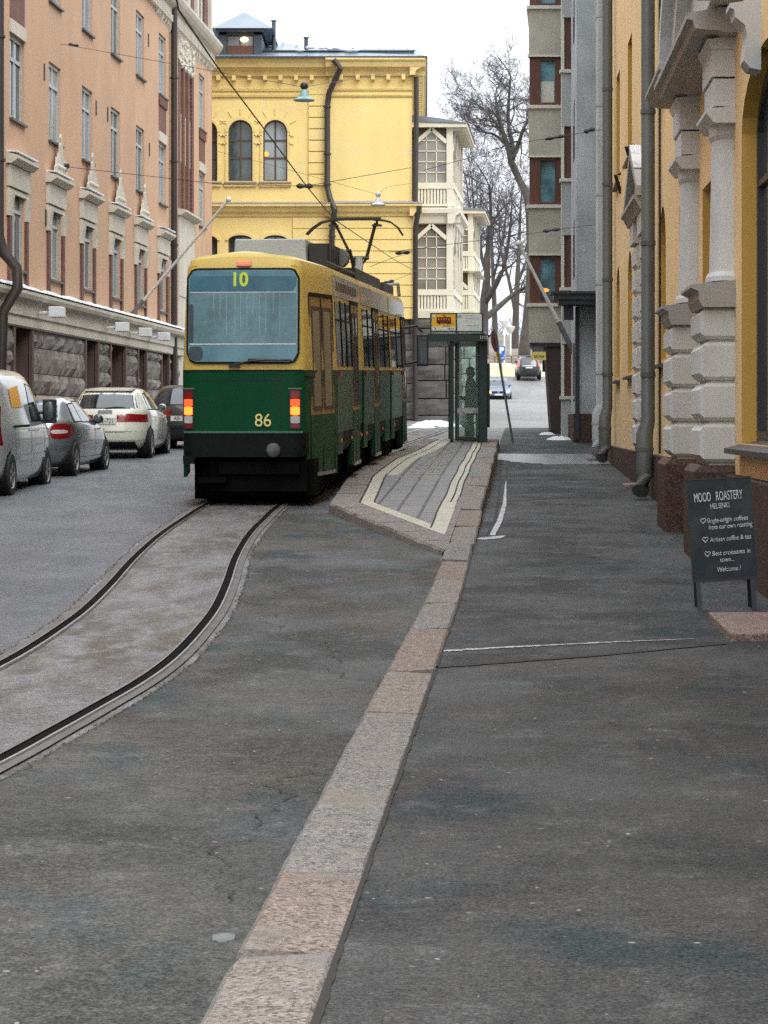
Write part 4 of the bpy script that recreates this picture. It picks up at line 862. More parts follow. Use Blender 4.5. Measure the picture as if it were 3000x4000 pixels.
# ---------------------------------------------------------------- timber verandas on its right flank
def veranda(name, x0, Y0, wd, L, zb, storeys, ztop, label, base='ashlar'):
    """storeys: list of (floor, balustrade top, head)"""
    V_ = thing(name, (x0 + wd / 2, Y0 + 1, zb), label, 'veranda', 'timber verandas on the yellow building')
    f1 = Fr(x0, Y0, 1, 0, 0, -1); f2 = Fr(x0 + wd, Y0, .08, 1, 1, -.08)
    fp = MB(); ba = MB(); bk = MB(); pn = MB(); co = MB(); dk = MB(); nside = max(2, int(L / 2.1))
    for zf, zb_, zh in storeys:
        for fr, s0, s1, n in ((f1, 0, wd, 1), (f2, 0, L, nside)):
            for q_ in (ba, bk, pn, dk): q_.mark()
            pw = (s1 - s0) / n
            for k in range(n):
                a, b = s0 + k * pw, s0 + (k + 1) * pw
                if fr is f2: fp.fbox(fr, b - .12, b + .10, zf, zh, -.10, .08)
                c = (a + b) / 2; ia, ib = a + .10, b - (.26 if fr is f1 else .16)
                if fr is f1: fp.fbox(fr, b - .26, b + .02, zf, zh, -.10, .06); fp.fbox(fr, a, a + .1, zf, zh, -.1, .06)
                c = (ia + ib) / 2; zs_ = zb_ + .18; hgt = zh - zs_
                fp.fbox(fr, a, b, zb_, zs_, -.06, .07)
                sh = zh - .42 * (ib - ia)        # shoulder of the pointed window
                dk.fplate(fr, [(ia, zs_), (ib, zs_), (ib, zh), (ia, zh)], -.16, -.12)
                pn.fplate(fr, [(ia, zs_), (ib, zs_), (ib, sh - .1), (c, zh - .12), (ia, sh - .1)], -.10, -.07)
                for p, q in (((ia, sh - .08), (c, zh - .05)), ((ib, sh - .08), (c, zh - .05))):
                    d = Vector((q[0] - p[0], q[1] - p[1])).normalized(); nn = Vector((-d.y, d.x)) * .085
                    fp.fplate(fr, [(p[0] - nn.x, p[1] - nn.y), (q[0] - nn.x, q[1] - nn.y), (q[0] + nn.x, q[1] + nn.y), (p[0] + nn.x, p[1] + nn.y)], -.07, .05)
                for j in range(1, 3): x = ia + (ib - ia) * j / 3; fp.fbox(fr, x - .02, x + .02, zs_, sh + (zh - sh) * .45, -.08, -.03)
                nr = max(3, int((sh - zs_) / .42))
                for j in range(1, nr + 2):
                    z = zs_ + (sh - zs_) * j / nr
                    if z < zh - .45: i_ = 0 if z < sh else (z - sh) * .9 * (ib - ia) / (2 * (zh - sh)); fp.fbox(fr, ia + i_, ib - i_, z - .02, z + .02, -.08, -.03)
                m_ = max(6, int((b - a) / .13)); fp.fbox(fr, a, b, zb_ - .08, zb_, -.04, .08); fp.fbox(fr, a, b, zf, zf + .10, -.04, .08)
                bk.fbox(fr, a, b, zf + .1, zb_ - .08, -.12, -.06)
                for j in range(m_): s = a + (b - a) * (j + .12) / m_; ba.fbox(fr, s, s + (b - a) / m_ * .72, zf + .1, zb_ - .08, -.03, .03)
    zs2 = storeys[0][2]
    for (zl, zh_) in [(storeys[i][2], storeys[i + 1][0]) for i in range(len(storeys) - 1)]:
        prof = [(-.2, 0), (.04, 0), (.10, .05), (.16, (zh_ - zl) * .45), (.34, (zh_ - zl) * .6), (.36, (zh_ - zl) * .85), (-.2, zh_ - zl)]
        cornice(co, f1, -.05, wd + .34, zl, prof); cornice(co, f2, -.33, L, zl, prof)
    prof = [(-.2, -.3), (.06, -.3), (.1, 0), (-.2, 0)]
    cornice(co, f1, -.02, wd + .06, storeys[0][0], prof); cornice(co, f2, -.05, L, storeys[0][0], prof)
    inner = MB(); inner.hexa([f1(.02, zb, -.3), f1(wd - .2, zb, -.3), f2(L, zb, -.3), Vector((x0 + .02, Y0 + L, zb)), f1(.02, ztop, -.3), f1(wd - .2, ztop, -.3), f2(L, ztop, -.3), Vector((x0 + .02, Y0 + L, ztop))])
    inner.build('room', M['brownst'], V_)
    dk.split('dark_spandrel', M['brownfr'], V_, 'marks'); fp.build('timber_frame', M['white'], V_); pn.split('pane', M['vpane'], V_, 'marks'); ba.split('balustrade', M['white'], V_, 'marks'); bk.split('balustrade_backing', M['brownfr'], V_, 'marks'); co.build('cornice', M['white'], V_)
    mb = MB(); e = .62; zt = ztop
    mb.hexa([f1(-.1, zt, e * .5), f1(wd + e, zt + .0, e * .5), f2(L + .4, zt - .0, e), Vector((x0 - .1, Y0 + L, zt)), f1(-.1, zt + .22, e * .5), f1(wd + e, zt + .16, e * .5), f2(L + .4, zt + .16, e), Vector((x0 - .1, Y0 + L, zt + .22))])
    mb.build('eaves', M['white'], V_)
    mb = MB()
    for k in range(int(L / .55)): mb.fbox(f2, k * .55, k * .55 + .1, zt - .12, zt, -.1, e - .04)
    mb.split('rafter', M['white'], V_)
    mb = MB(); mb.hexa([f1(-.15, zt + .225, e * .5 + .06), f1(wd + e + .06, zt + .165, e * .5 + .06), f2(L + .4, zt + .165, e + .06), Vector((x0 - .15, Y0 + L, zt + .225)), f1(-.15, zt + .55, e * .2), f1(wd * .6, zt + .42, e * .2), f2(L + .4, zt + .25, e * .2), Vector((x0 - .15, Y0 + L, zt + .6))]); mb.build('roof', M['slate'], V_)
    mb = MB(); mb.hexa([f1(0, zb - .1, -.1), f1(wd, zb - .1, -.1), f2(L, zb - .1, -.1), Vector((x0, Y0 + L, zb - .1)), f1(0, storeys[0][0] - .3, -.1), f1(wd, storeys[0][0] - .3, -.1), f2(L, storeys[0][0] - .3, -.1), Vector((x0, Y0 + L, storeys[0][0] - .3))]); mb.build('base_core', M['joint'], V_)
    mb = MB(); stones(mb, f1, 0, wd, zb, storeys[0][0] - .32, [], .72, 1.6, .12, 21, .25, .025); stones(mb, f2, 0, L, zb, storeys[0][0] - .32, [], .72, 1.6, .12, 22, .25, .025); mb.build('ashlar_base', M[base], V_)
M['vpane'] = glass('veranda_glass', (.19, .18, .155), .06, .6, .5, .5)
def bz(v, Y): return CAMZ + (HV - v) * Y / F
veranda('veranda', 1.3, 106, 1.66, 7.5, 1.2, [(bz(672, 106), bz(634, 106), bz(484, 106)), (bz(446, 106), bz(404, 106), bz(276, 106))], bz(276, 106), 'nearer and taller two-storey cream timber veranda with pointed windows')
veranda('veranda', 2.5, 127, 2.1, 7, 1.3, [(bz(672, 127), bz(672, 127) + .9, bz(612, 127) + .55), (bz(585, 127), bz(550, 127), bz(462, 127))], bz(462, 127), 'lower, farther cream timber veranda seen past the corner of the taller one', 'plaster')
mb = MB(); mb.hexa([(1.3, 119, 14.6), (2.2, 119, 14.6), (2.6, 124, 14.6), (1.4, 124, 14.6), (1.4, 119.3, 15.6), (2.0, 119.3, 15.6), (2.3, 124, 15.6), (1.5, 124, 15.6)]); mb.hexa([(1.3, 119, 15.6), (2.3, 119, 15.6), (2.6, 124, 15.6), (1.4, 124, 15.6), (1.6, 120, 16.2), (1.7, 120, 16.2), (1.8, 123, 16.2), (1.6, 123, 16.2)]); mb.build('rear_dormer', M['slate'], YB)
# ---------------------------------------------------------------- ochre building on the right
RF = Fr(2.4, 0, .0482, 1, -1, 0)
RB = thing('corner_house', (rwall(35), 35, .3), 'ochre yellow house with grey rusticated door surrounds and red granite plinth', 'building')
aw = [(50.1, 51.6), (45.4, 46.9), (36.0, 37.4), (31.9, 33.3)]
rops = [(20.4, 24.6, 1.30, 5.0, .6), (27.0, 29.4, .45, 4.3), (40.9, 41.9, .7, 4.0)]
for a, b in aw: rops.append((a, b, 2.45, 4.75, .7))
for a, b in aw + [(26.6, 28.6)]: rops += [(a, b, 6.5 if a > 30 else 8.2, 8.75 if a > 30 else 10.4), (a, b, 10.9, 13.0)]
mb = MB(); facade(mb, RF, 4, 54.6, .0, 16.5, rops, .24, 0, 1)  # unseen near end run on toward the camera to shape reflections and shade
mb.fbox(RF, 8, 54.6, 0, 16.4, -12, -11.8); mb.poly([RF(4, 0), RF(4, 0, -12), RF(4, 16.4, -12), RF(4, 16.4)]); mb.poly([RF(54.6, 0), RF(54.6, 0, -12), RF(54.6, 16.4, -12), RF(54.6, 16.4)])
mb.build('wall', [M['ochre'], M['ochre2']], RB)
for k, o in enumerate(rops):
    if k in (1, 2):
        mb = MB(); mb.fbox(RF, o[0], o[1], o[2], o[3], -.26, -.2); d_ = mb.build('door', M['wood'], RB)
        mb = MB(); mb.fbox(RF, o[0] + .2, o[1] - .2, o[2] + 1, o[3] - .3, -.2, -.18); mb.build('pane', M['pane'], d_); continue
    window(RF, o, RB, M['signd'] if k == 0 else M['brownfr'], M['pane'], .21 if k == 0 else .2, .12 if k == 0 else .07, 1 if k else 2, (.3,), .06)
mb = MB()
for a, b in aw: mb.fprism(RF, [(-.2, 2.36), (.10, 2.33), (.10, 2.38), (-.2, 2.44)], a - .1, b + .1)
mb.fprism(RF, [(-.2, 1.26), (.16, 1.20), (.16, 1.25), (-.2, 1.34)], 20.3, 24.8)
for a, b in aw: mb.fprism(RF, [(-.2, 6.40), (.10, 6.37), (.10, 6.42), (-.2, 6.48)], a - .1, b + .1)
mb.split('window_sill', M['sill'], RB)
def zg(Y): return zs(Y) - .06
mb = MB()
for a, b in ((8, 20.3), (20.3, 25.0), (26.9, 29.5), (31.35, 40.8), (42.0, 54.6)):
    mb.hexa([RF(a, zg(a), 0), RF(b, zg(b), 0), RF(b, zg(b), .10), RF(a, zg(a), .10), RF(a, 1.02, 0), RF(b, 1.02, 0), RF(b, 1.02, .08), RF(a, 1.02, .08)] if (a, b) != (20.3, 25.0) else
            [RF(a, zg(a), -.1), RF(b, zg(b), -.1), RF(b, zg(b), .14), RF(a, zg(a), .14), RF(a, .98, -.1), RF(b, .98, -.1), RF(b, .98, .12), RF(a, .98, .12)])
mb.build('granite_plinth', M['plinth'], RB, bevel=.012)
def chamf(fr, s0, s1, z0, z1, o, c, mb):
    """block with chamfered front edges"""
    V = [fr(s0 + c, z0, -.02), fr(s1 - c, z0, -.02), fr(s1, z0 + c, -.02), fr(s1, z1 - c, -.02), fr(s1 - c, z1, -.02), fr(s0 + c, z1, -.02), fr(s0, z1 - c, -.02), fr(s0, z0 + c, -.02)]
    mb.hexa([fr(s0, z0 + c, -.02), fr(s1, z0 + c, -.02), fr(s1, z0 + c, o - c), fr(s0, z0 + c, o - c), fr(s0, z1 - c, -.02), fr(s1, z1 - c, -.02), fr(s1, z1 - c, o - c), fr(s0, z1 - c, o - c)])
    mb.hexa([fr(s0 + c, z0, -.02), fr(s1 - c, z0, -.02), fr(s1 - c, z0, o - 2 * c), fr(s0 + c, z0, o - 2 * c), fr(s0, z0 + c, -.02), fr(s1, z0 + c, -.02), fr(s1, z0 + c, o - c), fr(s0, z0 + c, o - c)])
    mb.hexa([fr(s0, z1 - c, -.02), fr(s1, z1 - c, -.02), fr(s1, z1 - c, o - c), fr(s0, z1 - c, o - c), fr(s0 + c, z1, -.02), fr(s1 - c, z1, -.02), fr(s1 - c, z1, o - 2 * c), fr(s0 + c, z1, o - 2 * c)])
    mb.hexa([fr(s0, z0 + c, o - c), fr(s1, z0 + c, o - c), fr(s1, z1 - c, o - c), fr(s0, z1 - c, o - c), fr(s0 + c, z0 + 2 * c, o), fr(s1 - c, z0 + 2 * c, o), fr(s1 - c, z1 - 2 * c, o), fr(s0 + c, z1 - 2 * c, o)])
def pedestal(s0, s1, o=.36):
    mb = MB()
    for z0, z1 in ((1.10, 1.50), (1.53, 1.92), (1.95, 2.34), (2.37, 2.70)): chamf(RF, s0, s1, z0, z1, o, .036, mb)
    mb.fbox(RF, s0 + .07, s1 - .07, 1.0, 2.72, -.02, o - .10)
    p_ = mb.build('pedestal', M['grey'], RB)
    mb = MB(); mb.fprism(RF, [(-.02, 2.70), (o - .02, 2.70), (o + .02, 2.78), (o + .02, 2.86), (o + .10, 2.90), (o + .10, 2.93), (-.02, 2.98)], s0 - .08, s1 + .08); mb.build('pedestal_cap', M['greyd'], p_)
    c = (s0 + s1) / 2; h = (s1 - s0) / 2
    mb = MB(); mb.hexa([RF(s0 - .06, zg(s0), -.02), RF(s1 + .06, zg(s1), -.02), RF(s1 + .06, zg(s1), o + .07), RF(s0 - .06, zg(s0), o + .07), RF(s0 - .06, 1.0, -.02), RF(s1 + .06, 1.0, -.02), RF(s1 + .06, 1.0, o + .07), RF(s0 - .06, 1.0, o + .07)])
    mb.hexa([RF(s0 - .06, 1.0, -.02), RF(s1 + .06, 1.0, -.02), RF(s1 + .06, 1.0, o + .07), RF(s0 - .06, 1.0, o + .07), RF(s0 - .02, 1.07, -.02), RF(s1 + .02, 1.07, -.02), RF(s1 + .02, 1.07, o + .01), RF(s0 - .02, 1.07, o + .01)])
    mb.build('pedestal_plinth', M['plinth'], p_, bevel=.015)
    # engaged column
    r = .37
    mb = MB()
    def half(r0, z0, r1, z1, n=14):
        pts = []
        for rr, z in ((r0, z0), (r1, z1)):
            for i in range(n + 1):
                a = math.pi * i / n; pts.append(RF(c - .12 - rr * 1.15 * math.cos(a), z, -.02 + rr * .66 * math.sin(a) ** .42))
        mb.add(pts, [(i, i + 1, n + 2 + i, n + 1 + i) for i in range(n)] + [list(range(n + 1))[::-1], list(range(n + 1, 2 * n + 2))])
    half(r + .05, 2.98, r + .05, 3.03); half(r + .05, 3.03, r + .01, 3.08); half(r - .01, 3.08, r - .05, 4.45); half(r - .05, 4.45, r - .01, 4.5); half(r - .02, 4.5, r - .0, 4.6)
    mb.build('column', M['grey'], p_, smooth='auto')
    mb = MB(); oc = .24; mb.fprism(RF, [(-.02, 4.60), (oc - .02, 4.60), (oc + .06, 4.70), (oc + .06, 4.74), (-.02, 4.78)], s0 - .04, s1 - .1); mb.fbox(RF, s0 + .02, s1 - .15, 4.78, 5.06, -.02, oc - .02); mb.fbox(RF, s0 + .0, s1 - .12, 5.08, 5.36, -.02, oc)
    mb.fprism(RF, [(-.02, 5.36), (oc + .0, 5.36), (oc + .05, 5.46), (-.02, 5.5)], s0 - .03, s1 - .1)
    mb.build('capital', M['grey'], p_)
pedestal(25.3, 26.6); pedestal(29.85, 31.15)
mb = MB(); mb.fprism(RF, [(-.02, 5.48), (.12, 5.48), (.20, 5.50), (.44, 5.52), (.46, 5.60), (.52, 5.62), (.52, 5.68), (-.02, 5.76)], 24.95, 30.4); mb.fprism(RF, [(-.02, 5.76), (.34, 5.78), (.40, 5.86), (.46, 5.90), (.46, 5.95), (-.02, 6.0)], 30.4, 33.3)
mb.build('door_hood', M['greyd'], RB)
mb = MB()    # curved pediment over the hood
n = 16; c, hw = 27.7, 2.45
for (r0, r1, o) in ((1.0, 1.22, .30), (1.22, 1.34, .44), (.0, 1.0, .14)):
    for i in range(n):
        a0, a1 = math.pi * i / n, math.pi * (i + 1) / n
        q = [(c - hw * rr * math.cos(a), 5.76 + 1.15 * rr * math.sin(a)) for rr, a in ((r0, a0), (r1, a0), (r1, a1), (r0, a1))]
        q = q if r0 > 0 else [q[0], q[1], q[2]]
        mb.fplate(RF, q, -.02, o)
mb.build('curved_pediment', M['grey'], RB)
mb = MB()   # scroll keystone of the near arch
mb.fprism(RF, [(0, 4.78), (.10, 4.80), (.16, 4.87), (.15, 4.95), (.13, 5.1), (.15, 5.2), (.24, 5.27), (.25, 5.34), (.29, 5.36), (.29, 5.40), (0, 5.44)], 22.75, 23.15); mb.build('scroll_keystone', M['grey'], RB)
# second doorway with gable
mb = MB()
for s0, s1 in ((39.7, 40.8), (42.1, 43.2)):
    z = 1.1
    for k in range(8): chamf(RF, s0, s1, z, z + .40, .12, .03, mb); z += .44
    mb.fbox(RF, s0 + .05, s1 - .05, 1.0, 4.6, -.02, .07); mb.fbox(RF, s0 - .03, s1 + .03, 4.6, 4.95, -.02, .16)
mb.build('doorway_surround', M['grey'], RB)
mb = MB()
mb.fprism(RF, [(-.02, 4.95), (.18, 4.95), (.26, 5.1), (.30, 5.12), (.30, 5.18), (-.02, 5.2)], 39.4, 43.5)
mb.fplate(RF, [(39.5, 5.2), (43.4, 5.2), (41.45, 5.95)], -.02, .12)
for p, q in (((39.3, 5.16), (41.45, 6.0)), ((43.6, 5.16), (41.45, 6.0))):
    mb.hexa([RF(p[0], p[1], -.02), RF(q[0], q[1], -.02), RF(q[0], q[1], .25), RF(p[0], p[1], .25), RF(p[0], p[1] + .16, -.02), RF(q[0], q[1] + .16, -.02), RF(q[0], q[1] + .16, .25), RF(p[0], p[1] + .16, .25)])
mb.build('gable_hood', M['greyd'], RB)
mb = MB(); mb.hexa([RF(40.2, 5.69, 0), RF(41.45, 6.17, 0), RF(41.45, 6.17, .255), RF(40.2, 5.69, .255), RF(40.2, 5.71, 0), RF(41.45, 6.21, 0), RF(41.45, 6.21, .25), RF(40.2, 5.71, .25)]); mb.build('snow_on_gable', M['snow'], RB)
mb = MB(); cornice(mb, RF, 8, 54.6, 16.0, [(-.1, 0), (.1, 0), (.2, .3), (.6, .5), (.6, .65), (-.1, .7)]); mb.build('main_cornice', M['grey'], RB)
mb = MB(); mb.hexa([RF(8, 16.7, .6), RF(54.6, 16.7, .6), RF(54.6, 16.7, -12), RF(8, 16.7, -12), RF(9, 20, -5), RF(53, 20, -5), RF(53, 20, -7), RF(9, 20, -7)]); mb.build('roof', M['slate'], RB)
def boot(s, r, m_, name='drainpipe', o=.16, par=None, zt=16.5):
    mb = MB(); g = zs(s); mb.tube([RF(s, zt, o), RF(s, g + 1.18, o), RF(s - .1, g + .98, o + .06), RF(s - .12, g + .35, o + .06), RF(s - .35, g + .12, o + .14)], [r, r, r * 1.25, r * 1.25, r * 1.3], 12)
    z = g + 1.9
    while z < zt: mb.lathe(RF(s, z, o), [(r * 1.12, -.035), (r * 1.12, .035)], 12); z += 2.02
    mb.lathe(RF(s - .1, g + .75, o + .06), [(r * 1.35, -.03), (r * 1.35, .03)], 12)
    return mb.build(name, m_, par or RB, smooth='auto')
boot(37.7, .105, M['gpipe']); boot(52.2, .105, M['gpipe'])
mb = MB(); mb.tube([RF(36.9, 1.05, .03), RF(36.9, 16, .03)], .018, 6); mb.build('cable', M['wire'], RB)
for u, v, Y in ((1331, 396, 49.6), (1356, 337, 45.2)):
    mb = MB(); z = bz(v, Y); mb.tube([RF(Y, z + .2, 0), RF(Y - .1, z + .16, .12), RF(Y, z - .2, 0)], .04, 6); mb.build('wall_bracket', M['black'], RB)
mb = MB(); st_ = []
for u, v, wd_ in ((1378, 1052, .45), (1290, 985, .4)):
    x, Y = G(u, v, zs); mb = MB(); mb.hexa([(x - wd_ * .6, Y - .5, zs(Y) - .05), (rwall(Y) - .1, Y - .5, zs(Y) - .05), (rwall(Y) - .1, Y + .4, zs(Y) - .05), (x - wd_ * .5, Y + .4, zs(Y) - .05), (x - wd_ * .6, Y - .5, zs(Y) + .05), (rwall(Y) - .1, Y - .5, zs(Y) + .07), (rwall(Y) - .1, Y + .4, zs(Y) + .07), (x - wd_ * .5, Y + .4, zs(Y) + .05)])
    tag(mb.build('splash_stone', M['step'], bevel=.02), 'flat stone under the nearer grey drainpipe of the ochre house' if u > 1300 else 'flat stone under the farther drainpipe, by the grey building', 'stone slab')
# granite doorstep at the right edge
S0 = G(1535, 1325, zs); mb = MB(); ga = .0
mb.hexa([(2.39, 16.9, -.02), (4.2, 16.9, -.02), (4.2, 18.75, -.02), (2.48, 18.75, -.02), (2.39, 16.9, .055), (4.2, 16.9, .06), (4.2, 18.75, .065), (2.48, 18.75, .06)])
tag(mb.build('doorstep', M['step'], bevel=.012), 'low reddish granite doorstep at the right edge, just in front of the chalkboard', 'doorstep')
mb = MB(); mb.fbox(RF, 14.0, 19.7, .0, .34, 0, .06); mb.build('entrance_step', M['step'], RB, bevel=.02)

# ---------------------------------------------------------------- grey rendered house, concrete house beyond
GB = thing('grey_house', (rwall(58), 58, .7), 'narrow grey rendered house with a dark canopy, beyond the ochre house', 'building')
gops = [(s, s + .9, z, z + 1.6) for s in (55.8, 58.4, 60.2) for z in (2.1, 5.3, 8.4, 11.5, 14.5)]
mb = MB(); facade(mb, RF, 54.62, 62, .4, 18, gops, .25); mb.fbox(RF, 54.62, 66.9, .4, 18, -12, -.4); mb.build('wall', M['plaster'], GB)
for o in gops: window(RF, o, GB, M['brownfr'], M['pane'], .2, .06, 1, (.3,))
mb = MB(); mb.fbox(RF, 62, 67, .4, 18, -.4, .52); mb.build('projecting_wall', M['bluegrey'], GB)
mb = MB()
for z in (2.1, 5.3, 8.4, 11.5, 14.5): mb.fbox(RF, 63.6, 64.8, z, z + 1.5, .5, .53)
mb.build('window', M['pane'], GB)
mb = MB(); mb.hexa([RF(54.65, zg(54.65), 0), RF(62, zg(62), 0), RF(62, zg(62), .12), RF(54.65, zg(54.65), .12), RF(54.65, 1.45, 0), RF(62, 1.45, 0), RF(62, 1.45, .1), RF(54.65, 1.45, .1)]); mb.fbox(RF, 61.94, 67.05, .6, 1.75, 0, .6); mb.build('granite_plinth', M['plinth'], GB)
mb = MB(); mb.fbox(RF, 60.9, 61.9, 4.46, 4.58, 0, 1.0); mb.fbox(RF, 60.8, 61.95, 4.58, 4.72, 0, 1.12); mb.fbox(RF, 60.7, 61.97, 4.72, 4.78, 0, 1.2); mb.fbox(RF, 61.3, 61.7, 4.1, 4.46, .62, .86); mb.build('canopy', M['signd'], GB)
mb = MB(); mb.fbox(RF, 61.9, 61.985, 1.1, 4.45, .46, .56); mb.build('door_frame', M['signd'], GB)
boot(55.6, .12, M['plaster'], par=GB, zt=17.5)
CB = thing('concrete_house', (5.2, 72, 1.2), 'concrete house with stacked bays and brown timber window panels on a dark column', 'building')
KS = .075
def kbox(mb, x0, x1, y0, y1, z0, z1, yr):     # box whose street side runs with the street
    s0, s1 = KS * (y0 - yr), KS * (y1 - yr)
    mb.hexa([(x0 + s0, y0, z0), (x1 + s0, y0, z0), (x1 + s1, y1, z0), (x0 + s1, y1, z0), (x0 + s0, y0, z1), (x1 + s0, y0, z1), (x1 + s1, y1, z1), (x0 + s1, y1, z1)])
mb = MB(); kbox(mb, 4.95, 9, 68.3, 73.4, 1.0, 20, 68); mb.build('core_wall', M['conc'], CB)
for k in range(-1, 6):
    z = 2.27 + 3.02 * k
    if k >= 0:
        mb = MB(); mb.box(4.99, 5.58, 68.16, 68.30, z, z + 1.44); p_ = mb.build('timber_panel', M['wood'], CB)
        mb = MB(); mb.box(4.88, 5.7, 67.98, 68.3, z - .10, z - .01); mb.build('sill', M['palestone'], p_)
        mb = MB(); mb.box(4.95, 5.0, 68.05, 68.3, z + 1.44, z + 1.50); mb.build('head_trim', M['palestone'], p_)
    mb = MB(); mb.box(4.93, 5.75, 68.06, 68.3, (z + 1.44) if k >= 0 else .9, z + 2.92); mb.build('spandrel', M['plaster'], CB)
mb = MB(); mb.box(4.92, 5.0, 68.08, 68.2, 1, 20); mb.build('corner_trim', M['palestone'], CB)
# far stack: bays over the pavement
X0, X1, Y0 = 4.38, 5.36, 74.0
cw = MB(); kbox(cw, X0 + .04, 8, Y0 + .3, 82, 3.94, 20, 74); cw.build('bay_core', M['conc'], CB)
levels = [(5.13, 6.57), (8.10, 9.53), (11.1, 12.56), (14.1, 15.55), (17.1, 18.5)]
prev = 3.94
for k, (z0, z1) in enumerate(levels + [(20.02, 20.5)]):
    sp = MB(); sp.box(X0, X1, Y0, Y0 + .3, prev, z0 - .02); spn = sp.build('spandrel', M['conc'], CB)
    sp = MB(); kbox(sp, X0, X0 + .3, Y0 + .3, 82, prev, z0 - .02, 74); sp.build('side_spandrel', M['conc'], spn)
    prev = z1
    if k == 5: break
    si = MB(); si.box(X0 - .07, X1 + .02, Y0 - .09, Y0 + .25, z0 - .10, z0 + .0); kbox(si, X0 - .08, X0 + .2, Y0 + .25, 82, z0 - .10, z0, 74); si.build('sill', M['palestone'], spn)
    si = MB(); si.box(X0 - .03, X1 + .01, Y0 - .04, Y0 + .2, z1, z1 + .05); si.build('head_trim', M['palestone'], spn)
    mb = MB(); a, b = X0 + .02, X1 - .02; y0, y1 = Y0 + .06, Y0 + .28
    mb.box(a, a + .32, y0, y1, z0, z1); mb.box(b - .17, b, y0, y1, z0, z1); mb.box(a + .32, b - .17, y0, y1, z0, z0 + .09); mb.box(a + .32, b - .17, y0, y1, z1 - .09, z1)
    w_ = mb.build('window', M['wood'], CB)
    mb = MB(); mb.box(a + .31, b - .16, Y0 + .18, Y0 + .2, z0 + .08, z1 - .08); mb.build('pane', M.setdefault('bayglass', glass('bay_window_glass', (.10, .22, .26), .08, .6, 1.2, .6)), w_)
    mb = MB(); kbox(mb, X0 + .06, X0 + .08, Y0 + .3, 81, z0, z1, 74); mb.build('side_pane', M['pane'], w_)
    if k == 0: mb = MB(); mb.ball((a + .48, Y0 + .16, z0 + .40), .085, 10, (1.3, .3, .7)); mb.build('table_lamp', M['orange'], w_)
    if k == 2: mb = MB(); mb.box(a + .34, b - .2, Y0 + .165, Y0 + .178, z0 + .1, z0 + .74); mb.build('lower_sash', M['palestone'], w_)
mb = MB(); kbox(mb, X0 + .02, 8, Y0 + .02, 82, 3.82, 3.94, 74); mb.build('soffit', M['black'], CB)
mb = MB(); mb.hexa([(5.06, 74.1, 1.15), (5.36, 74.1, 1.15), (5.4, 75.2, 1.15), (5.06, 75.2, 1.15), (4.88, 74.1, 3.82), (5.40, 74.1, 3.82), (5.4, 75.2, 3.82), (4.88, 75.2, 3.82)]); mb.build('column', M['colm'], CB)
mb = MB(); kbox(mb, 5.4, 8, 74.2, 82, 1.0, 3.82, 74); mb.build('recessed_wall', M['conc'], CB)
mb = MB(); mb.box(4.8, 5.3, 73.4, 74.0, zs(73) - .02, zs(73) + .06); tag(mb.build('drain_cover', M['black']), 'dark flat plate on the pavement at the foot of the brown column', 'drain cover')
# ---------------------------------------------------------------- tram
TY, TS_ = 35.3, .077
tr = thing('tram', (-2.018, TY, zr(TY) + .02), 'green and yellow articulated tram, number 86, seen from behind beside the stop', 'tram', rot=(math.atan(.021), 0, -math.atan(TS_)))
ZERO = Vector((0, 0, 0)); BASE[tr.name] = ZERO
HW = [(0, .875), (2.05, 1.15), (17.6, 1.15), (19.8, .90)]
def hw(y, z=1): return interp(HW, y) - (.0 if z < 1.95 else (z - 1.95) * .045)
LEAN = [(0, 0), (1.95, 0), (3.3, .09), (3.45, .14), (3.56, .26), (3.64, .8), (3.67, 1.6)]
def ty(y, z, x=0): return y + (interp(LEAN, z) * max(0, 1 - y / 2.05)) - .05 * (1 - (x / .9) ** 2) * (1 if y < .01 else 0)
def ringpts(y0, y1):
    if y0 == 0: right = [(-.0, 0), (.4, 0), (.72, .0), (.83, .012), (.875, .06), (.90, .14)]; ys = [1.0, 2.05]
    else: right = [(0, y0), (interp(HW, y0), y0)]; ys = []
    ys = ys + [y for y in (2.05, 4, 17.6) if y0 < y < y1 and y not in ys] + [y1]
    r = right + [(interp(HW, y), y) for y in ys] + [(0, y1)]
    return r + [(-x, y) for x, y in r[::-1][1:-1]]
def shell(y0, y1, lev, mb, cap=False):
    R0 = ringpts(y0, y1); n = len(R0); V = []
    for z, sc, crown in lev:
        for x, y in R0:
            k = (x / 1.15) ** 2
            V.append((x * sc * (1 - max(0, z - 1.95) * .04), ty(y, z, x), z + crown * (1 - k)))
    L_ = len(lev)
    f = [(i * n + j, i * n + (j + 1) % n, (i + 1) * n + (j + 1) % n, (i + 1) * n + j) for i in range(L_ - 1) for j in range(n)]
    if cap: f += [list(range((L_ - 1) * n, L_ * n))]
    mb.add(V, f)
SEC = [(0, 6.5), (6.85, 12.9), (13.25, 19.8)]
mb = MB()
for s in SEC: shell(s[0], s[1], [(1.05, 1, 0), (1.95, 1, 0)], mb)
lb = mb.build('lower_body', M['green'], tr, smooth='auto')
mb = MB()
for s in SEC: shell(s[0], s[1], [(1.952, .999, 0), (2.05, .999, 0), (3.3, .995, 0), (3.42, .985, .04), (3.50, .955, .08)], mb)
ub = mb.build('upper_body', M['tyel'], tr, smooth='auto')
mb = MB()
for s in SEC: shell(s[0], s[1], [(3.501, .953, .08), (3.54, .86, .10), (3.57, .5, .10), (3.575, .05, .10)], mb, True)
mb.build('roof', M['tyel'], tr, smooth='auto')
mb = MB()
for s in SEC: shell(s[0], s[1], [(.70, .95, 0), (.78, .992, 0), (1.048, .992, 0)], mb)
mb.build('lower_skirt', M['skirt'], tr, smooth='auto')
mb = MB()
for a, b in ((6.5, 6.85), (12.9, 13.25)): mb.box(-1.0, 1.0, a - .02, b + .02, .7, 3.45)
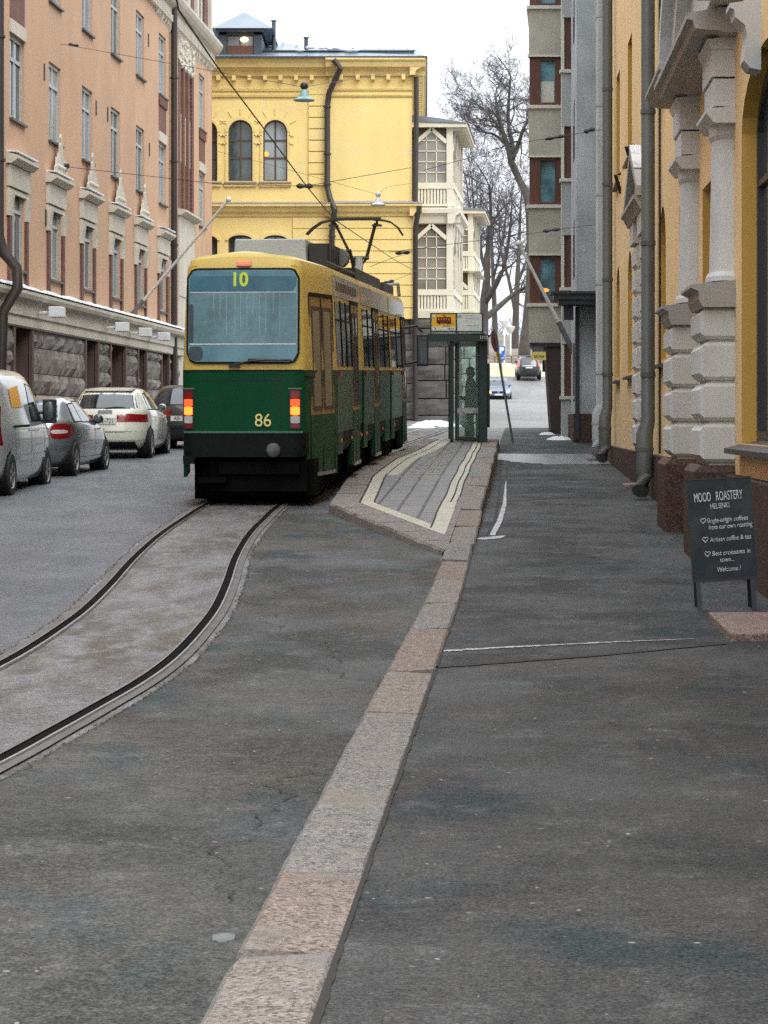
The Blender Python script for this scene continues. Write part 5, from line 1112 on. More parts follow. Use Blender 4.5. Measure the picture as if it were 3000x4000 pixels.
mb.build('joint_bellows', M['rubber'], tr)
def side(mb, sd, y0, y1, z0, z1, off, th=.012, ny=1):
    for k in range(ny):
        a, b = y0 + (y1 - y0) * k / ny, y0 + (y1 - y0) * (k + 1) / ny
        q = []
        for o in (off - th, off):
            q += [(sd * (hw(a, z0) + o), a, z0), (sd * (hw(b, z0) + o), b, z0), (sd * (hw(b, z1) + o), b, z1), (sd * (hw(a, z1) + o), a, z1)]
        mb.hexa(q)
def shift(y, z): return y + (interp(LEAN, z) * max(0, 1 - y / 2.05))
def skewside(mb, sd, y0, y1, z0, z1, off, th=.012):
    q = []
    for o in (off - th, off):
        for y, z in ((y0, z0), (y1, z0), (y1, z1), (y0, z1)): q.append((sd * (hw(y, z) + o), shift(y, z), z))
    mb.hexa(q)
# side skirts below the floor
mb = MB()
for sd in (1, -1):
    for a, b, z in ((.28, 2.1, .40), (2.2, 3.0, .66), (4.55, 6.0, .42), (6.9, 7.6, .62), (9.0, 10.4, .42), (11.6, 12.8, .60), (13.3, 14.2, .60), (16.4, 17.6, .42)): side(mb, sd, a, b, z, 1.05, .004, .05)
mb.split('side_skirt', M['green'], tr)
for sd in (1, -1):
    for y0, y1 in ((2.12, 4.68), (6.9, 9.0), (10.4, 12.85), (13.3, 16.35), (17.65, 19.4)):
        mb = MB(); skewside(mb, sd, y0, y1, 1.0, 1.93, .007, .01); mb.build('side_panel', M['sideg'], tr)
# right-hand details: doors, windows, fascia
def door(sd, y0, y1):
    mb = MB(); skewside(mb, sd, y0, y1, 1.30, 3.02, .012, .02); d = mb.build('door', M['tdoor'], tr)
    mb = MB(); skewside(mb, sd, y0, y1, .46, 1.298, .012, .02); mb.build('lower_panel', M['green'], d)
    mb = MB(); ym = (y0 + y1) / 2
    for a, b in ((y0 + .14, ym - .10), (ym + .10, y1 - .14)):
        skewside(mb, sd, a, b, 1.42, 2.82, .017, .005)
    mb.build('door_glass', M['sglass'], d)
    mb = MB()
    for a, b in ((y0 + .10, ym - .06), (ym + .06, y1 - .10)):
        for p, q in ((a, a + .045), (b - .045, b)): skewside(mb, sd, p, q, 1.38, 2.86, .024, .012)
        skewside(mb, sd, a, b, 1.36, 1.42, .024, .012); skewside(mb, sd, a, b, 2.82, 2.88, .024, .012)
    mb.build('door_window_frame', M['brownst'], d)
    mb = MB(); skewside(mb, sd, ym - .03, ym + .03, .46, 3.0, .020, .01); skewside(mb, sd, y0 - .05, y0, .46, 3.04, .02, .02); skewside(mb, sd, y1, y1 + .05, .46, 3.04, .02, .02); skewside(mb, sd, y0, y1, 3.02, 3.08, .03, .03)
    mb.build('door_seal', M['rubber'], d)
    mb = MB(); skewside(mb, sd, y0, y1, .40, .455, .035, .03); mb.build('door_step', M['sidegrey'], d)
door(1, .42, 1.86); door(1, 4.75, 5.95); door(1, 9.1, 10.3); door(1, 16.45, 17.55)
for sd in (1, -1):
    for y0, y1 in ((2.18, 2.95), (3.02, 3.79), (3.86, 4.62), (7.0, 7.95), (8.02, 8.97), (10.45, 11.6), (11.67, 12.75), (13.4, 14.85), (14.92, 16.3), (17.7, 19.0)):
        mb = MB(); skewside(mb, sd, y0, y1, 2.02, 3.0, .008, .012); w_ = mb.build('side_window', M['sglass'], tr)
        mb = MB(); skewside(mb, sd, y1 - .01, y1 + .06, 2.0, 3.02, .02, .02); skewside(mb, sd, y0, y1, 2.70, 2.73, .014, .01); mb.build('window_frame', M['rubber'], w_)
    mb = MB()
    for y0, y1 in ((2.07, 6.5), (6.85, 12.9), (13.25, 17.6)): skewside(mb, sd, y0, y1, 3.08, 3.40, .006, .01)
    mb.build('side_fascia', M['fascia'] if 'fascia' in M else M.setdefault('fascia', mat('tram_fascia', (.30, .26, .14), .3, .2, 1, 14, coat=.4, streak=.4)), tr)  # greyed yellow: grazing reflection and dirt mixed into the base colour
    mb = MB()
    for y in (2.35, 6.95, 9.0, 13.4, 16.4): skewside(mb, sd, y, y + .12, 1.86, 1.93, .05, .05)
    mb.split('side_marker', M['redl'], tr)
    mb = MB()
    for y in (2.6, 4.4, 6.2, 7.3, 10.9, 14): skewside(mb, sd, y, y + .06, .84, .89, .03, .03)
    mb.split('side_marker', M['smark'] if 'smark' in M else M.setdefault('smark', mat('orange_reflector', (.6, .16, .05), .3)), tr)
    mb = MB()
    for k in range(12): skewside(mb, sd, 2.5 + k * .3, 2.62 + k * .3, 3.17, 3.31, .012, .01)
    mb.split('vent_slot', M['brownst'], tr)
# rear window
def rr(x0, x1, z0, z1, r, n=5):
    out = []
    for cx, cz, a0 in ((x1 - r, z1 - r, 0), (x0 + r, z1 - r, 90), (x0 + r, z0 + r, 180), (x1 - r, z0 + r, 270)):
        for i in range(n + 1): a = math.radians(a0 + 90 * i / n); out.append((cx + r * math.cos(a), cz + r * math.sin(a)))
    return out
def plate(mb, pts, y0, y1):
    n = len(pts); yy = lambda x, z: interp(LEAN, z) - .05 * (1 - (x / .9) ** 2)
    V = [(x, yy(x, z) + y0, z) for x, z in pts] + [(x, yy(x, z) + y1, z) for x, z in pts]
    mb.add(V, [(i, (i + 1) % n, n + (i + 1) % n, n + i) for i in range(n)] + [list(range(n))[::-1], list(range(n, 2 * n))])
def slab(mb, pts, y0, y1, nx=10):   # plate that follows the slight bow of the end
    x0, x1 = min(p[0] for p in pts), max(p[0] for p in pts); yy = lambda x, z: interp(LEAN, z) - .05 * (1 - (x / .9) ** 2)
    cols = []
    for i in range(nx + 1):
        x = x0 + (x1 - x0) * i / nx; zz = []
        for (a, b), (c, d) in zip(pts, pts[1:] + pts[:1]):
            if abs(a - c) > 1e-9 and min(a, c) - 1e-6 <= x <= max(a, c) + 1e-6: zz.append(b + (d - b) * (x - a) / (c - a))
        cols.append((x, min(zz), max(zz)))
    mb.add([(x, yy(x, z) + y0, z) for x, a, b in cols for z in [a + (b - a) * j / 4 for j in range(5)]], [(i * 5 + j, (i + 1) * 5 + j, (i + 1) * 5 + j + 1, i * 5 + j + 1) for i in range(nx) for j in range(4)])
mb = MB(); slab(mb, rr(-.825, .815, 2.04, 3.42, .15), -.022, 0, 26); rf_ = mb.build('rear_window_frame', M['rubber'], tr)
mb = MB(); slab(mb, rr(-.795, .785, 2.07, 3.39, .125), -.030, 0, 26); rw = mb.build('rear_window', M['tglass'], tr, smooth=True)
mb = MB()
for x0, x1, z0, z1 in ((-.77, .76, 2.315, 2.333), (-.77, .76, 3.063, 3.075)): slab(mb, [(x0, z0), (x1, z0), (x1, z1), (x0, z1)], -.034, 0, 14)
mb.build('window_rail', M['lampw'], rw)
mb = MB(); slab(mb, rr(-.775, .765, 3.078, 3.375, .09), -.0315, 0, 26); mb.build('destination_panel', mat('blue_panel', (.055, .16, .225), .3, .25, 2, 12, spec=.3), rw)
mb = MB(); slab(mb, [(-.775, 2.335), (.765, 2.335), (.765, 3.062), (-.775, 3.062)], -.0312, 0, 26); mb.build('pale_window_sheet', mat('streaked_teal', (.15, .30, .345), .35, .3, 1.5, 10, spec=.4, streak=.6), rw)  # paler streaked teal sheet over the middle of the pane
mb = MB(); rnd = random.Random(8)
for k in range(11):
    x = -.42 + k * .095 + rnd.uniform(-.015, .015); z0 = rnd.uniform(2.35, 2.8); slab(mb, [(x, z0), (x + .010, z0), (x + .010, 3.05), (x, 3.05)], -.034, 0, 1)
mb.build('pale_streak', mat('pale_teal', (.26, .38, .40), .6), rw)  # thin pale uprights laid over the pane
mb = MB(); slab(mb, rr(-.79, -.58, 2.09, 2.29, .06), -.0335, 0, 8); slab(mb, rr(-.79, -.72, 2.33, 2.9, .03), -.0335, 0, 4); mb.build('seat_back', mat('dark_seat_back', (.035, .065, .08), .5, .2), rw)
text('route_number', '10', .27, face_cam(Vector((-.055, interp(LEAN, 3.25) - .086, 3.245))), M['numb'], tr, ZERO, .002, bold=.008, sx=.95)
text('fleet_number', '86', .262, face_cam(Vector((.29, -.060, 1.222))), M['num'], tr, ZERO, .003, sx=.95)
mb = MB(); slab(mb, rr(-.105, .11, 3.445, 3.555, .012), -.045, 0, 6); slab(mb, rr(-.105, .11, 3.445, 3.555, .012), .02, 0, 6); hl = mb.build('high_lamp', M['redl'], tr)
mb = MB(); slab(mb, rr(-.085, .09, 3.465, 3.535, .01), -.048, 0, 4); mb.build('lit_lens', M['taillit'], hl)
for x0, x1 in ((-.855, -.735), (.685, .815)):
    mb = MB(); slab(mb, rr(x0 - .02, x1 + .02, 1.10, 1.685, .012), -.012, 0, 6); tl = mb.build('tail_light', M['black'], tr)
    for nm, m_, z0, z1, o in (('red_lens', 'redl', 1.54, 1.655, -.02), ('brake_lens', 'taillit', 1.43, 1.533, -.022), ('tail_lens', 'brakelit', 1.305, 1.425, -.024), ('clear_lens', 'clearl', 1.185, 1.292, -.02), ('reflector', 'redl', 1.12, 1.175, -.02)):
        mb = MB(); slab(mb, rr(x0, x1, z0, z1, .008), o, 0, 4); mb.build(nm, M[m_], tl)
    mb = MB(); slab(mb, [(x0 - .03, 1.675), (x1 + .03, 1.675), (x1 + .03, 1.695), (x0 - .03, 1.695)], -.05, 0, 3); slab(mb, [(x0 - .03, 1.675), (x1 + .03, 1.675), (x1 + .03, 1.695), (x0 - .03, 1.695)], -.0, 0, 3); mb.build('lamp_hood', M['sidegrey'], tl)
mb = MB(); slab(mb, [(-.86, 1.045), (.86, 1.045), (.86, 1.075), (-.86, 1.075)], -.014, 0, 12); mb.build('bumper_trim', mat('green_trim', (.05, .16, .10), .35), tr)
mb = MB(); slab(mb, [(-.87, 1.935), (.87, 1.935), (.87, 1.955), (-.87, 1.955)], -.004, 0, 12); mb.build('waist_strip', M['skirt'], tr)
mb = MB()
for x in (-.60, .55): slab(mb, [(x, 1.09), (x + .008, 1.09), (x + .008, 1.93), (x, 1.93)], -.0025, 0, 1)
slab(mb, [(-.60, 1.80), (.55, 1.80), (.55, 1.808), (-.60, 1.808)], -.0025, 0, 10)
for x in (-.52, -.2, .12, .45): slab(mb, rr(x, x + .022, 1.83, 1.852, .006), -.006, 0, 2)
mb.build('panel_seam', M['joint'], tr)
mb = MB(); slab(mb, [(-.85, 3.452), (-.12, 3.452), (-.12, 3.46), (-.85, 3.46)], -.004, 0, 8); slab(mb, [(.12, 3.452), (.85, 3.452), (.85, 3.46), (.12, 3.46)], -.004, 0, 8); mb.build('roof_seam', M['tdoor'], tr)
# underside
mb = MB()
mb.box(-.6, 1.0, .25, 1.4, .14, .66); mb.box(-.85, .85, .9, 3.2, .05, .6); mb.box(-.5, .9, .12, .3, .2, .66)
mb.hexa([(-.66, -.06, .33), (-.25, -.06, .33), (-.25, .3, .33), (-.66, .3, .33), (-.66, -.06, .40), (-.25, -.06, .40), (-.25, .3, .40), (-.66, .3, .40)])
for y in (4.2, 6.7, 8.5, 11.5, 13.2, 15.2, 18.5): mb.box(-.95, .95, y - .9, y + .9, .25, .7)
mb.box(-.9, .9, 1.2, 19.4, .5, 1.0)
mb.tube([(-.62, .3, .62), (-.64, .2, .5), (-.58, .2, .38), (-.6, .35, .25)], .02, 6); mb.tube([(-.56, .3, .66), (-.60, .18, .55), (-.52, .2, .42)], .015, 6)
mb.box(-.36, .8, .05, .2, .45, .62)
mb.build('underframe', M['under'], tr)
mb = MB(); mb.hexa([(-.88, .0, .60), (-.72, .0, .60), (-.72, .2, .60), (-.90, .2, .60), (-.88, -.01, .72), (-.70, -.01, .72), (-.70, .2, .72), (-.90, .2, .72)]); mb.build('corner_flap', M['rubber'], tr)
mb = MB(); mb.ball((.44, -.08, .80), .105, 14, (1, .7, 1)); mb.tube([(.44, .1, .80), (.44, -.05, .80)], .06, 8); mb.build('coupler_cover', mat('grey_canvas', (.12, .13, .125), .8, .4, 12, 40), tr, smooth=True)
for y in (1.6, 3.3, 7.6, 9.3, 14.2, 15.9):
    mb = MB()
    for sd in (-1, 1): mb.lathe((sd * .52 - .05, y, .33), [(.02, 0), (.33, 0), (.33, .1), (.02, .1)], 20, 'x')
    mb.build('wheel', M['under'], tr)
# wiper
mb = MB(); mb.box(-.20, -.04, -.09, -.03, 1.99, 2.045); mb.tube([(-.12, -.09, 2.03), (.1, -.10, 2.08), (.36, -.10, 2.10), (.62, -.085, 2.09)], .012, 5); mb.tube([(.08, -.095, 2.105), (.7, -.08, 2.095)], .014, 4); mb.build('wiper', M['black'], tr)
# handles, mirrors
mb = MB(); mb.tube([(.91, .12, 1.86), (.96, .1, 1.85), (.99, .3, 1.85), (.95, .32, 1.86)], .018, 6); mb.build('grab_handle', M['skirt'], tr)
mb = MB(); mb.tube([(1.0, 19.4, 2.9), (1.25, 19.5, 2.95), (1.38, 19.5, 2.8)], .03, 6); mb.tube([(1.0, 19.4, 2.1), (1.25, 19.5, 2.15)], .03, 6); mb.box(1.26, 1.52, 19.4, 19.5, 2.05, 2.75); mm_ = mb.build('mirror', M['black'], tr, bevel=.03)
mb = MB(); mb.box(1.29, 1.49, 19.385, 19.398, 2.1, 2.7); mb.build('mirror_glass', M['pane'], mm_)
mb = MB(); mb.tube([(-1.0, 19.4, 2.9), (-1.3, 19.5, 2.9)], .03, 6); mb.box(-1.5, -1.26, 19.4, 19.5, 2.1, 2.7); mb.build('mirror', M['black'], tr)
# roof equipment
mb = MB(); mb.hexa([(-.72, 4.2, 3.6), (.46, 4.2, 3.6), (.46, 6.3, 3.6), (-.72, 6.3, 3.6), (-.70, 4.2, 4.06), (.44, 4.2, 4.06), (.44, 6.3, 4.06), (-.70, 6.3, 4.06)]); mb.build('roof_unit', M['tgrey'], tr, bevel=.02)
mb = MB(); mb.box(.48, .78, 4.4, 6.2, 3.58, 3.98)
for k in range(6): mb.box(.46, .82, 4.5 + k * .28, 4.62 + k * .28, 3.6, 4.0)
mb.tube([(.7, 6.3, 3.95), (.95, 6.5, 3.98), (1.0, 6.6, 3.7)], .035, 6)
mb.build('roof_resistor', M['black'], tr)
mb = MB(); mb.lathe((.80, 6.0, 3.84), [(.02, 0), (.16, 0), (.17, .3), (.12, .42), (.02, .42)], 12, 'y'); mb.build('signal_horn', M['gpole'], tr, smooth='auto')
mb = MB(); mb.box(.62, .98, 7.2, 12.6, 3.52, 3.72); mb.box(.62, .98, 13.5, 16.2, 3.52, 3.70); mb.tube([(.95, 2.4, 3.60), (.95, 12.8, 3.62)], .03, 6); mb.build('roof_duct', M['black'], tr)
mb = MB(); mb.box(-.5, .7, 17.8, 19.2, 3.55, 3.78); mb.tube([(.6, 18.2, 3.8), (.9, 18.6, 3.85), (.9, 19, 3.6)], .04, 6); mb.build('roof_unit', M['tgrey'], tr)
pb = Vector((.10, 17.3, 0)); mb = MB()
mb.tube([pb + Vector((.06, 0, 3.55)), pb + Vector((.07, 0, 4.38))], .085, 8); pg = mb.build('pantograph', M['tgrey'], tr)
mb = MB(); a = lambda x, z, y=0: pb + Vector((x, y, z))
mb.tube([a(-.13, 4.36), a(.28, 4.36)], .045, 6)
mb.tube([a(.10, 4.02, .1), a(-.05, 4.30), a(-.45, 5.10)], .032, 6); mb.tube([a(.02, 4.05, .1), a(.22, 4.34), a(.42, 5.10)], .04, 6); mb.tube([a(.06, 4.1, .3), a(.18, 4.38, .3), a(.40, 5.08, .2)], .018, 5); mb.tube([a(.05, 4.1, .3), a(-.08, 4.34, .3), a(-.43, 5.08, .2)], .014, 5)
for s in (-.48, .45): mb.box(pb.x + s - .10, pb.x + s + .10, pb.y - .1, pb.y + .1, 5.03, 5.07); mb.tube([a(s, 5.05), a(s, 5.16)], .03, 6)
mb.build('arm', M['black'], pg)
mb = MB()
for y in (-.15, .15): mb.tube([a(-1.06, 4.86, y), a(-.92, 5.0, y), a(-.74, 5.12, y), a(-.58, 5.16, y), a(-.3, 5.185, y), a(.3, 5.185, y), a(.58, 5.16, y), a(.74, 5.12, y), a(.90, 5.0, y), a(1.0, 4.84, y)], .021, 6)
mb.box(pb.x - .55, pb.x + .55, pb.y - .18, pb.y - .12, 5.15, 5.215); mb.build('contact_bow', M['black'], pg)
mb = MB(); slab(mb, [(-.7, 2.1), (.7, 2.1), (.7, 3.1), (-.7, 3.1)], 20.0, 0, 6); mb.build('windscreen', M['sglass'], tr)

# ---------------------------------------------------------------- cars
def cat1(T, z):   # smooth table lookup
    zs_ = [t[0] for t in T]
    if z <= zs_[0]: return T[0][1:]
    if z >= zs_[-1]: return T[-1][1:]
    i = max(k for k in range(len(T)) if T[k][0] <= z); i = min(i, len(T) - 2)
    t = (z - T[i][0]) / (T[i + 1][0] - T[i][0])
    def ten(k, c):
        if k == 0: return (T[1][c] - T[0][c]) / (T[1][0] - T[0][0])
        if k == len(T) - 1: return (T[k][c] - T[k - 1][c]) / (T[k][0] - T[k - 1][0])
        a = (T[k][c] - T[k - 1][c]) / (T[k][0] - T[k - 1][0]); b = (T[k + 1][c] - T[k][c]) / (T[k + 1][0] - T[k][0])
        return 0 if a * b <= 0 else 2 * a * b / (a + b)
    h = T[i + 1][0] - T[i][0]; out = []
    for c in (1, 2, 3):
        m0, m1 = ten(i, c) * h, ten(i + 1, c) * h; p0, p1 = T[i][c], T[i + 1][c]
        out.append((2 * t ** 3 - 3 * t * t + 1) * p0 + (t ** 3 - 2 * t * t + t) * m0 + (-2 * t ** 3 + 3 * t * t) * p1 + (t ** 3 - t * t) * m1)
    return out
class Body:
    def __init__(s, T, n=4.5): s.T = T; s.n = n; s.z0, s.z1 = T[0][0], T[-1][0]
    def dims(s, z):
        yr, yf, h = cat1(s.T, z); return (yr + yf) / 2, max(.02, (yf - yr) / 2), h
    def side(s, y, z, sd, off=0):
        c, l, h = s.dims(z); k = min(.999, abs((y - c) / l)); return Vector((sd * (h * (1 - k ** s.n) ** (1 / s.n) + off), y, z))
    def end(s, x, z, front, off=0):
        c, l, h = s.dims(z); k = min(.999, abs(x / h)); d = l * (1 - k ** s.n) ** (1 / s.n) + off
        return Vector((x, c + d if front else c - d, z))
    def blob(s, mb, fr, cx, cz, rx, rz, off=.012, n=2.8):
        def fn(a, b):
            t = 2 * math.pi * a; c, q = math.cos(t), math.sin(t); return s.end(cx + b * rx * math.copysign(abs(c) ** (2 / n), c), cz + b * rz * math.copysign(abs(q) ** (2 / n), q), fr, off)
        mb.grid(fn, 28, 4)
    def mesh(s, nz=40, na=64):
        mb = MB(); V = []
        for i in range(nz + 1):
            z = s.z0 + (s.z1 - s.z0) * (1 - (1 - i / nz) ** 1.5); c, l, h = s.dims(z)
            for j in range(na):
                a = 2 * math.pi * j / na; ca, sa = math.cos(a), math.sin(a)
                V.append((h * math.copysign(abs(ca) ** (2 / s.n), ca), c + l * math.copysign(abs(sa) ** (2 / s.n), sa), z))
        f = [(i * na + j, i * na + (j + 1) % na, (i + 1) * na + (j + 1) % na, (i + 1) * na + j) for i in range(nz) for j in range(na)]
        mb.add(V, f + [list(range(na))[::-1], list(range(nz * na, (nz + 1) * na))]); return mb
    def quad(s, mb, fn, q, nu=8, nv=6, off=.006):
        q = [Vector(p) for p in q]
        mb.grid(lambda a, b: fn(*((q[0].lerp(q[1], a)).lerp(q[3].lerp(q[2], a), b)), off), nu, nv)
    def sq(s, mb, sd, q, off=.006): s.quad(mb, lambda y, z, o: s.side(y, z, sd, o), q, off=off)
    def eq(s, mb, fr, q, off=.006): s.quad(mb, lambda x, z, o: s.end(x, z, fr, o), q, 14, 4, off)
def make_car(name, label, cat, loc, head, paint, T, wheels, wr, sidewin, rear, front, tails, heads, plates, mirror, n=4.5, group=None, bump=None, handles=(), extra=None, pitch=.012):
    t = thing(name, loc, label, cat, group, rot=(pitch * (1 if abs(head) < 1.5 else -1), 0, head)); BASE[t.name] = Vector((0, 0, 0))
    B = Body(T, n); b = B.mesh().build('body', paint, t, smooth='auto')
    for sd in (1, -1):
        for q in sidewin:
            mb = MB(); B.sq(mb, sd, q); w_ = mb.build('side_window', M['cglass'], t, smooth=True)
            e = .03; cy, cz = sum(p[0] for p in q) / 4, sum(p[1] for p in q) / 4
            mb = MB(); B.sq(mb, sd, [(y + math.copysign(e, y - cy), z + math.copysign(e * .7, z - cz)) for y, z in q], .003); mb.build('window_trim', M['rubber'], w_, smooth=True)
    if rear:
        mb = MB(); B.eq(mb, False, rear); w_ = mb.build('rear_window', M['cglass'], t, smooth=True)
        mb = MB(); B.eq(mb, False, [(x + math.copysign(.035, x), z + (.02 if i > 1 else -.02)) for i, (x, z) in enumerate(rear)], .003); mb.build('window_trim', M['rubber'], w_, smooth=True)
        mb = MB(); z = rear[0][1] - .34; B.eq(mb, False, [(-.75, z - .16), (.75, z - .16), (.75, z - .153), (-.75, z - .153)], .004); mb.build('bumper_seam', M['joint'], t)
        mb = MB(); c_ = B.T[-1]; y = (c_[1] + c_[2]) / 2 - .15; mb.hexa([(-.015, y, c_[0] - .01), (.015, y, c_[0] - .01), (.015, y + .14, c_[0] - .01), (-.015, y + .14, c_[0] - .01), (-.006, y, c_[0] + .06), (.006, y, c_[0] + .06), (.01, y + .1, c_[0] + .01), (-.01, y + .1, c_[0] + .01)]); mb.build('roof_aerial', M['black'], t)
    if front: mb = MB(); B.eq(mb, True, front); mb.build('windscreen', M['cglass'], t, smooth=True)
    for q, m_ in tails:
        for sd in (1, -1):
            if m_ == 'round':
                mb = MB(); B.blob(mb, False, sd * .69, .81, .145, .135); tl = mb.build('tail_light', M['redl'], t, smooth=True)
                mb = MB(); B.blob(mb, False, sd * .67, .80, .115, .035, .016); mb.build('clear_band', M['clearl'], tl, smooth=True); continue
            mb = MB(); B.eq(mb, False, [(sd * x, z) for x, z in q], .012); B.sq(mb, sd, [(.03, q[1][1]), (q[4][0], q[1][1] + .02), (q[4][0] * .75, q[2][1]), (.05, q[2][1])], .010) if len(q) == 5 else None
            mb.build('tail_light', M[m_], t, smooth=True)
    for q, m_ in heads:
        for sd in (1, -1):
            mm = M['amber'] if (m_ == 'lit' and sd == 1) else M['clearl']
            mb = MB(); B.eq(mb, True, [(sd * x, z) for x, z in q], .012); mb.build('headlight', mm, t, smooth=True)
    for (x, z, w_, h_, fr, body) in plates:
        p = B.end(x, z, fr, .02); mb = MB(); mb.box(x - w_ / 2, x + w_ / 2, p.y - .012, p.y + .006, z - h_ / 2, z + h_ / 2); pl = mb.build('number_plate', M['plate'], t)
        if body: text('plate_text', body, h_ * 1.05, (face_cam(Vector((x, p.y - .014, z))) if not fr else Matrix.Translation((x, p.y + .008, z)) @ Matrix.Rotation(math.pi, 4, 'Z') @ Matrix.Rotation(math.pi / 2, 4, 'X')), M['ink'], pl, Vector((0, 0, 0)), .001, sx=.8)
    for y in wheels:
        for sd in (1, -1):
            x = abs(B.side(y, .5, 1).x)
            mb = MB(); mb.lathe((sd * (x - .07), y, wr), [(r, sd * h) for r, h in ((wr * 1.14, -.08), (wr * 1.14, .071), (wr * .5, .0715))], 28, 'x'); mb.build('wheel_arch', M['rubber'], t)
            mb = MB(); o = .095 if sd > 0 else -.095
            pr = [(wr * .6, -.2), (wr * .93, -.2), (wr, -.15), (wr, .05), (wr * .95, .09), (wr * .66, .095), (wr * .62, .07)]
            mb.lathe((sd * (x - .06), y, wr), [(r, sd * h) for r, h in pr], 28, 'x'); wh = mb.build('wheel', M['tyre'], t, smooth='auto')
            mb = MB(); mb.lathe((sd * (x - .06), y, wr), [(r, sd * h) for r, h in [(.02, .03), (wr * .6, .03), (wr * .66, .075), (wr * .62, .088), (wr * .56, .06)]], 24, 'x')
            for k in range(5):
                a0 = 2 * math.pi * k / 5; d = Vector((0, math.cos(a0), math.sin(a0))); p = Vector((0, -d.z, d.y)) * wr * .085
                c = Vector((sd * (x - .06), y, wr)); X = Vector((sd, 0, 0))
                mb.hexa([c + d * .03 - p + X * .03, c + d * wr * .6 - p + X * .04, c + d * wr * .6 + p + X * .04, c + d * .03 + p + X * .03, c + d * .03 - p + X * .07, c + d * wr * .6 - p + X * .082, c + d * wr * .6 + p + X * .082, c + d * .03 + p + X * .07])
            mb.build('rim', M['rim'], wh)
    for sd in (1, -1):
        y, z, m_, sx_, sz = mirror; p = B.side(y, z, sd); mb = MB(); c_ = p + Vector((sd * (.06 + sx_ * .5), 0, .02)); (mb.ball(c_, 1, 10, (sx_ * .55, .075, sz)) if sz < .15 else mb.box(c_.x - sx_ * .5, c_.x + sx_ * .5, c_.y - .05, c_.y + .08, c_.z - sz, c_.z + sz)); mb.tube([p, p + Vector((sd * .1, 0, .0))], .03, 6); mi_ = mb.build('mirror', M[m_], t, smooth=True) if sz < .15 else mb.build('mirror', M[m_], t, bevel=.04)
        mb = MB(); mb.ball(p + Vector((sd * (.06 + sx_ * .5), -.062, .02)), 1, 8, (sx_ * .46, .02, sz * .82)); mb.build('mirror_glass', M['pane'], mi_, smooth=True)
        for y, z in handles: mb = MB(); p = B.side(y, z, sd, .02); mb.tube([p, p + Vector((sd * .02, .17, .01))], .018, 6); mb.build('door_handle', paint, t)
    if bump: mb = MB(); B.eq(mb, False, bump, .012); B.eq(mb, False, bump, .05); mb.build('bumper_insert', M['rubber'], t)
    if extra: extra(t, B)
    # shut lines
    return t, B
def lines(t, B, ys, z0, z1, name='door_seam'):
    mb = MB()
    for sd in (1, -1):
        for y in ys: B.sq(mb, sd, [(y, z0), (y + .014, z0), (y + .014, z1), (y, z1)], .003)
    mb.build(name, M['joint'], t)
HATCH = [(.17, .35, 4.0, .74), (.26, .10, 4.16, .83), (.42, .01, 4.22, .87), (.55, .0, 4.22, .875), (.70, .03, 4.17, .872), (.82, .06, 4.02, .865), (.92, .10, 3.35, .845), (.97, .13, 3.0, .825), (1.08, .24, 2.78, .765), (1.22, .42, 2.48, .69), (1.34, .62, 2.22, .615), (1.40, .85, 2.0, .53), (1.43, 1.2, 1.75, .36)]
YB_, YA_, YV_ = 42.95, 51.2, 37.05
def bmw(t, B):
    lines(t, B, (1.42, 2.45), .35, .9); mb = MB()
    for sd in (1, -1): B.sq(mb, sd, [(.9, .28), (3.1, .28), (3.1, .33), (.9, .33)], .012)
    mb.build('sill_trim', M['chrome'], t)
    mb = MB(); mb.lathe(B.end(0, .86, False, .01) , [(.04, -.01), (.04, .01)], 14, 'y'); mb.build('emblem', M['chrome'], t)
make_car('silver_car', 'silver grey hatchback parked between the grey van and the white car', 'car', (-6.40, YB_, zr(YB_)), -.085, M['silver'], HATCH, (.76, 3.42), .31,
         [[(.80, .98), (1.38, .98), (1.38, 1.29), (.98, 1.27)], [(1.44, .97), (2.72, .96), (2.22, 1.31), (1.44, 1.32)]], [(-.62, .99), (.62, .99), (.5, 1.33), (-.5, 1.33)], [(-.7, 1.0), (.7, 1.0), (.52, 1.32), (-.52, 1.32)],
         [(None, 'round')], [([(.5, .62), (.8, .62), (.78, .74), (.5, .72)], 'c')], [(0, .62, .5, .12, False, None)], (2.75, .98, 'blackp', .17, .09), handles=((1.55, .82), (2.55, .82)), extra=bmw)
AUD = [(z * 1.05, yr * .8, yf, hw_ * 1.02) for z, yr, yf, hw_ in HATCH]
def audi(t, B):
    lines(t, B, (1.35, 2.4), .36, .92); mb = MB()
    for k in range(4): mb.lathe(B.end(-.11 + k * .073, .985, False, .015), [(.034, -.004), (.046, -.004), (.046, .006), (.034, .006)], 18, 'y')
    mb.build('ring_emblem', M['chrome'], t)
    mb = MB(); B.eq(mb, False, [(-.8, .395), (.8, .395), (.8, .43), (-.8, .43)], .035); mb.build('bumper_crease', M['whitep'], t)
    mb = MB(); B.eq(mb, False, [(-.42, .56), (.42, .56), (.44, .566), (-.44, .566)], .003); B.eq(mb, False, [(-.46, 1.06), (.46, 1.06), (.46, 1.066), (-.46, 1.066)], .003); mb.build('tailgate_seam', M['joint'], t)
    mb = MB(); p = B.end(0, 1.07, False, .03); mb.tube([p + Vector((.0, 0, 0)), p + Vector((.22, .03, .02)), p + Vector((.4, .05, .01))], .014, 5); mb.build('wiper', M['black'], t)
    mb = MB(); q0 = B.end(0, 1.43, False); mb.hexa([(-.5, q0.y - .06, 1.425), (.5, q0.y - .06, 1.425), (.55, q0.y + .3, 1.46), (-.55, q0.y + .3, 1.46), (-.5, q0.y - .06, 1.445), (.5, q0.y - .06, 1.445), (.55, q0.y + .3, 1.475), (-.55, q0.y + .3, 1.475)]); mb.build('roof_spoiler', M['whitep'], t)
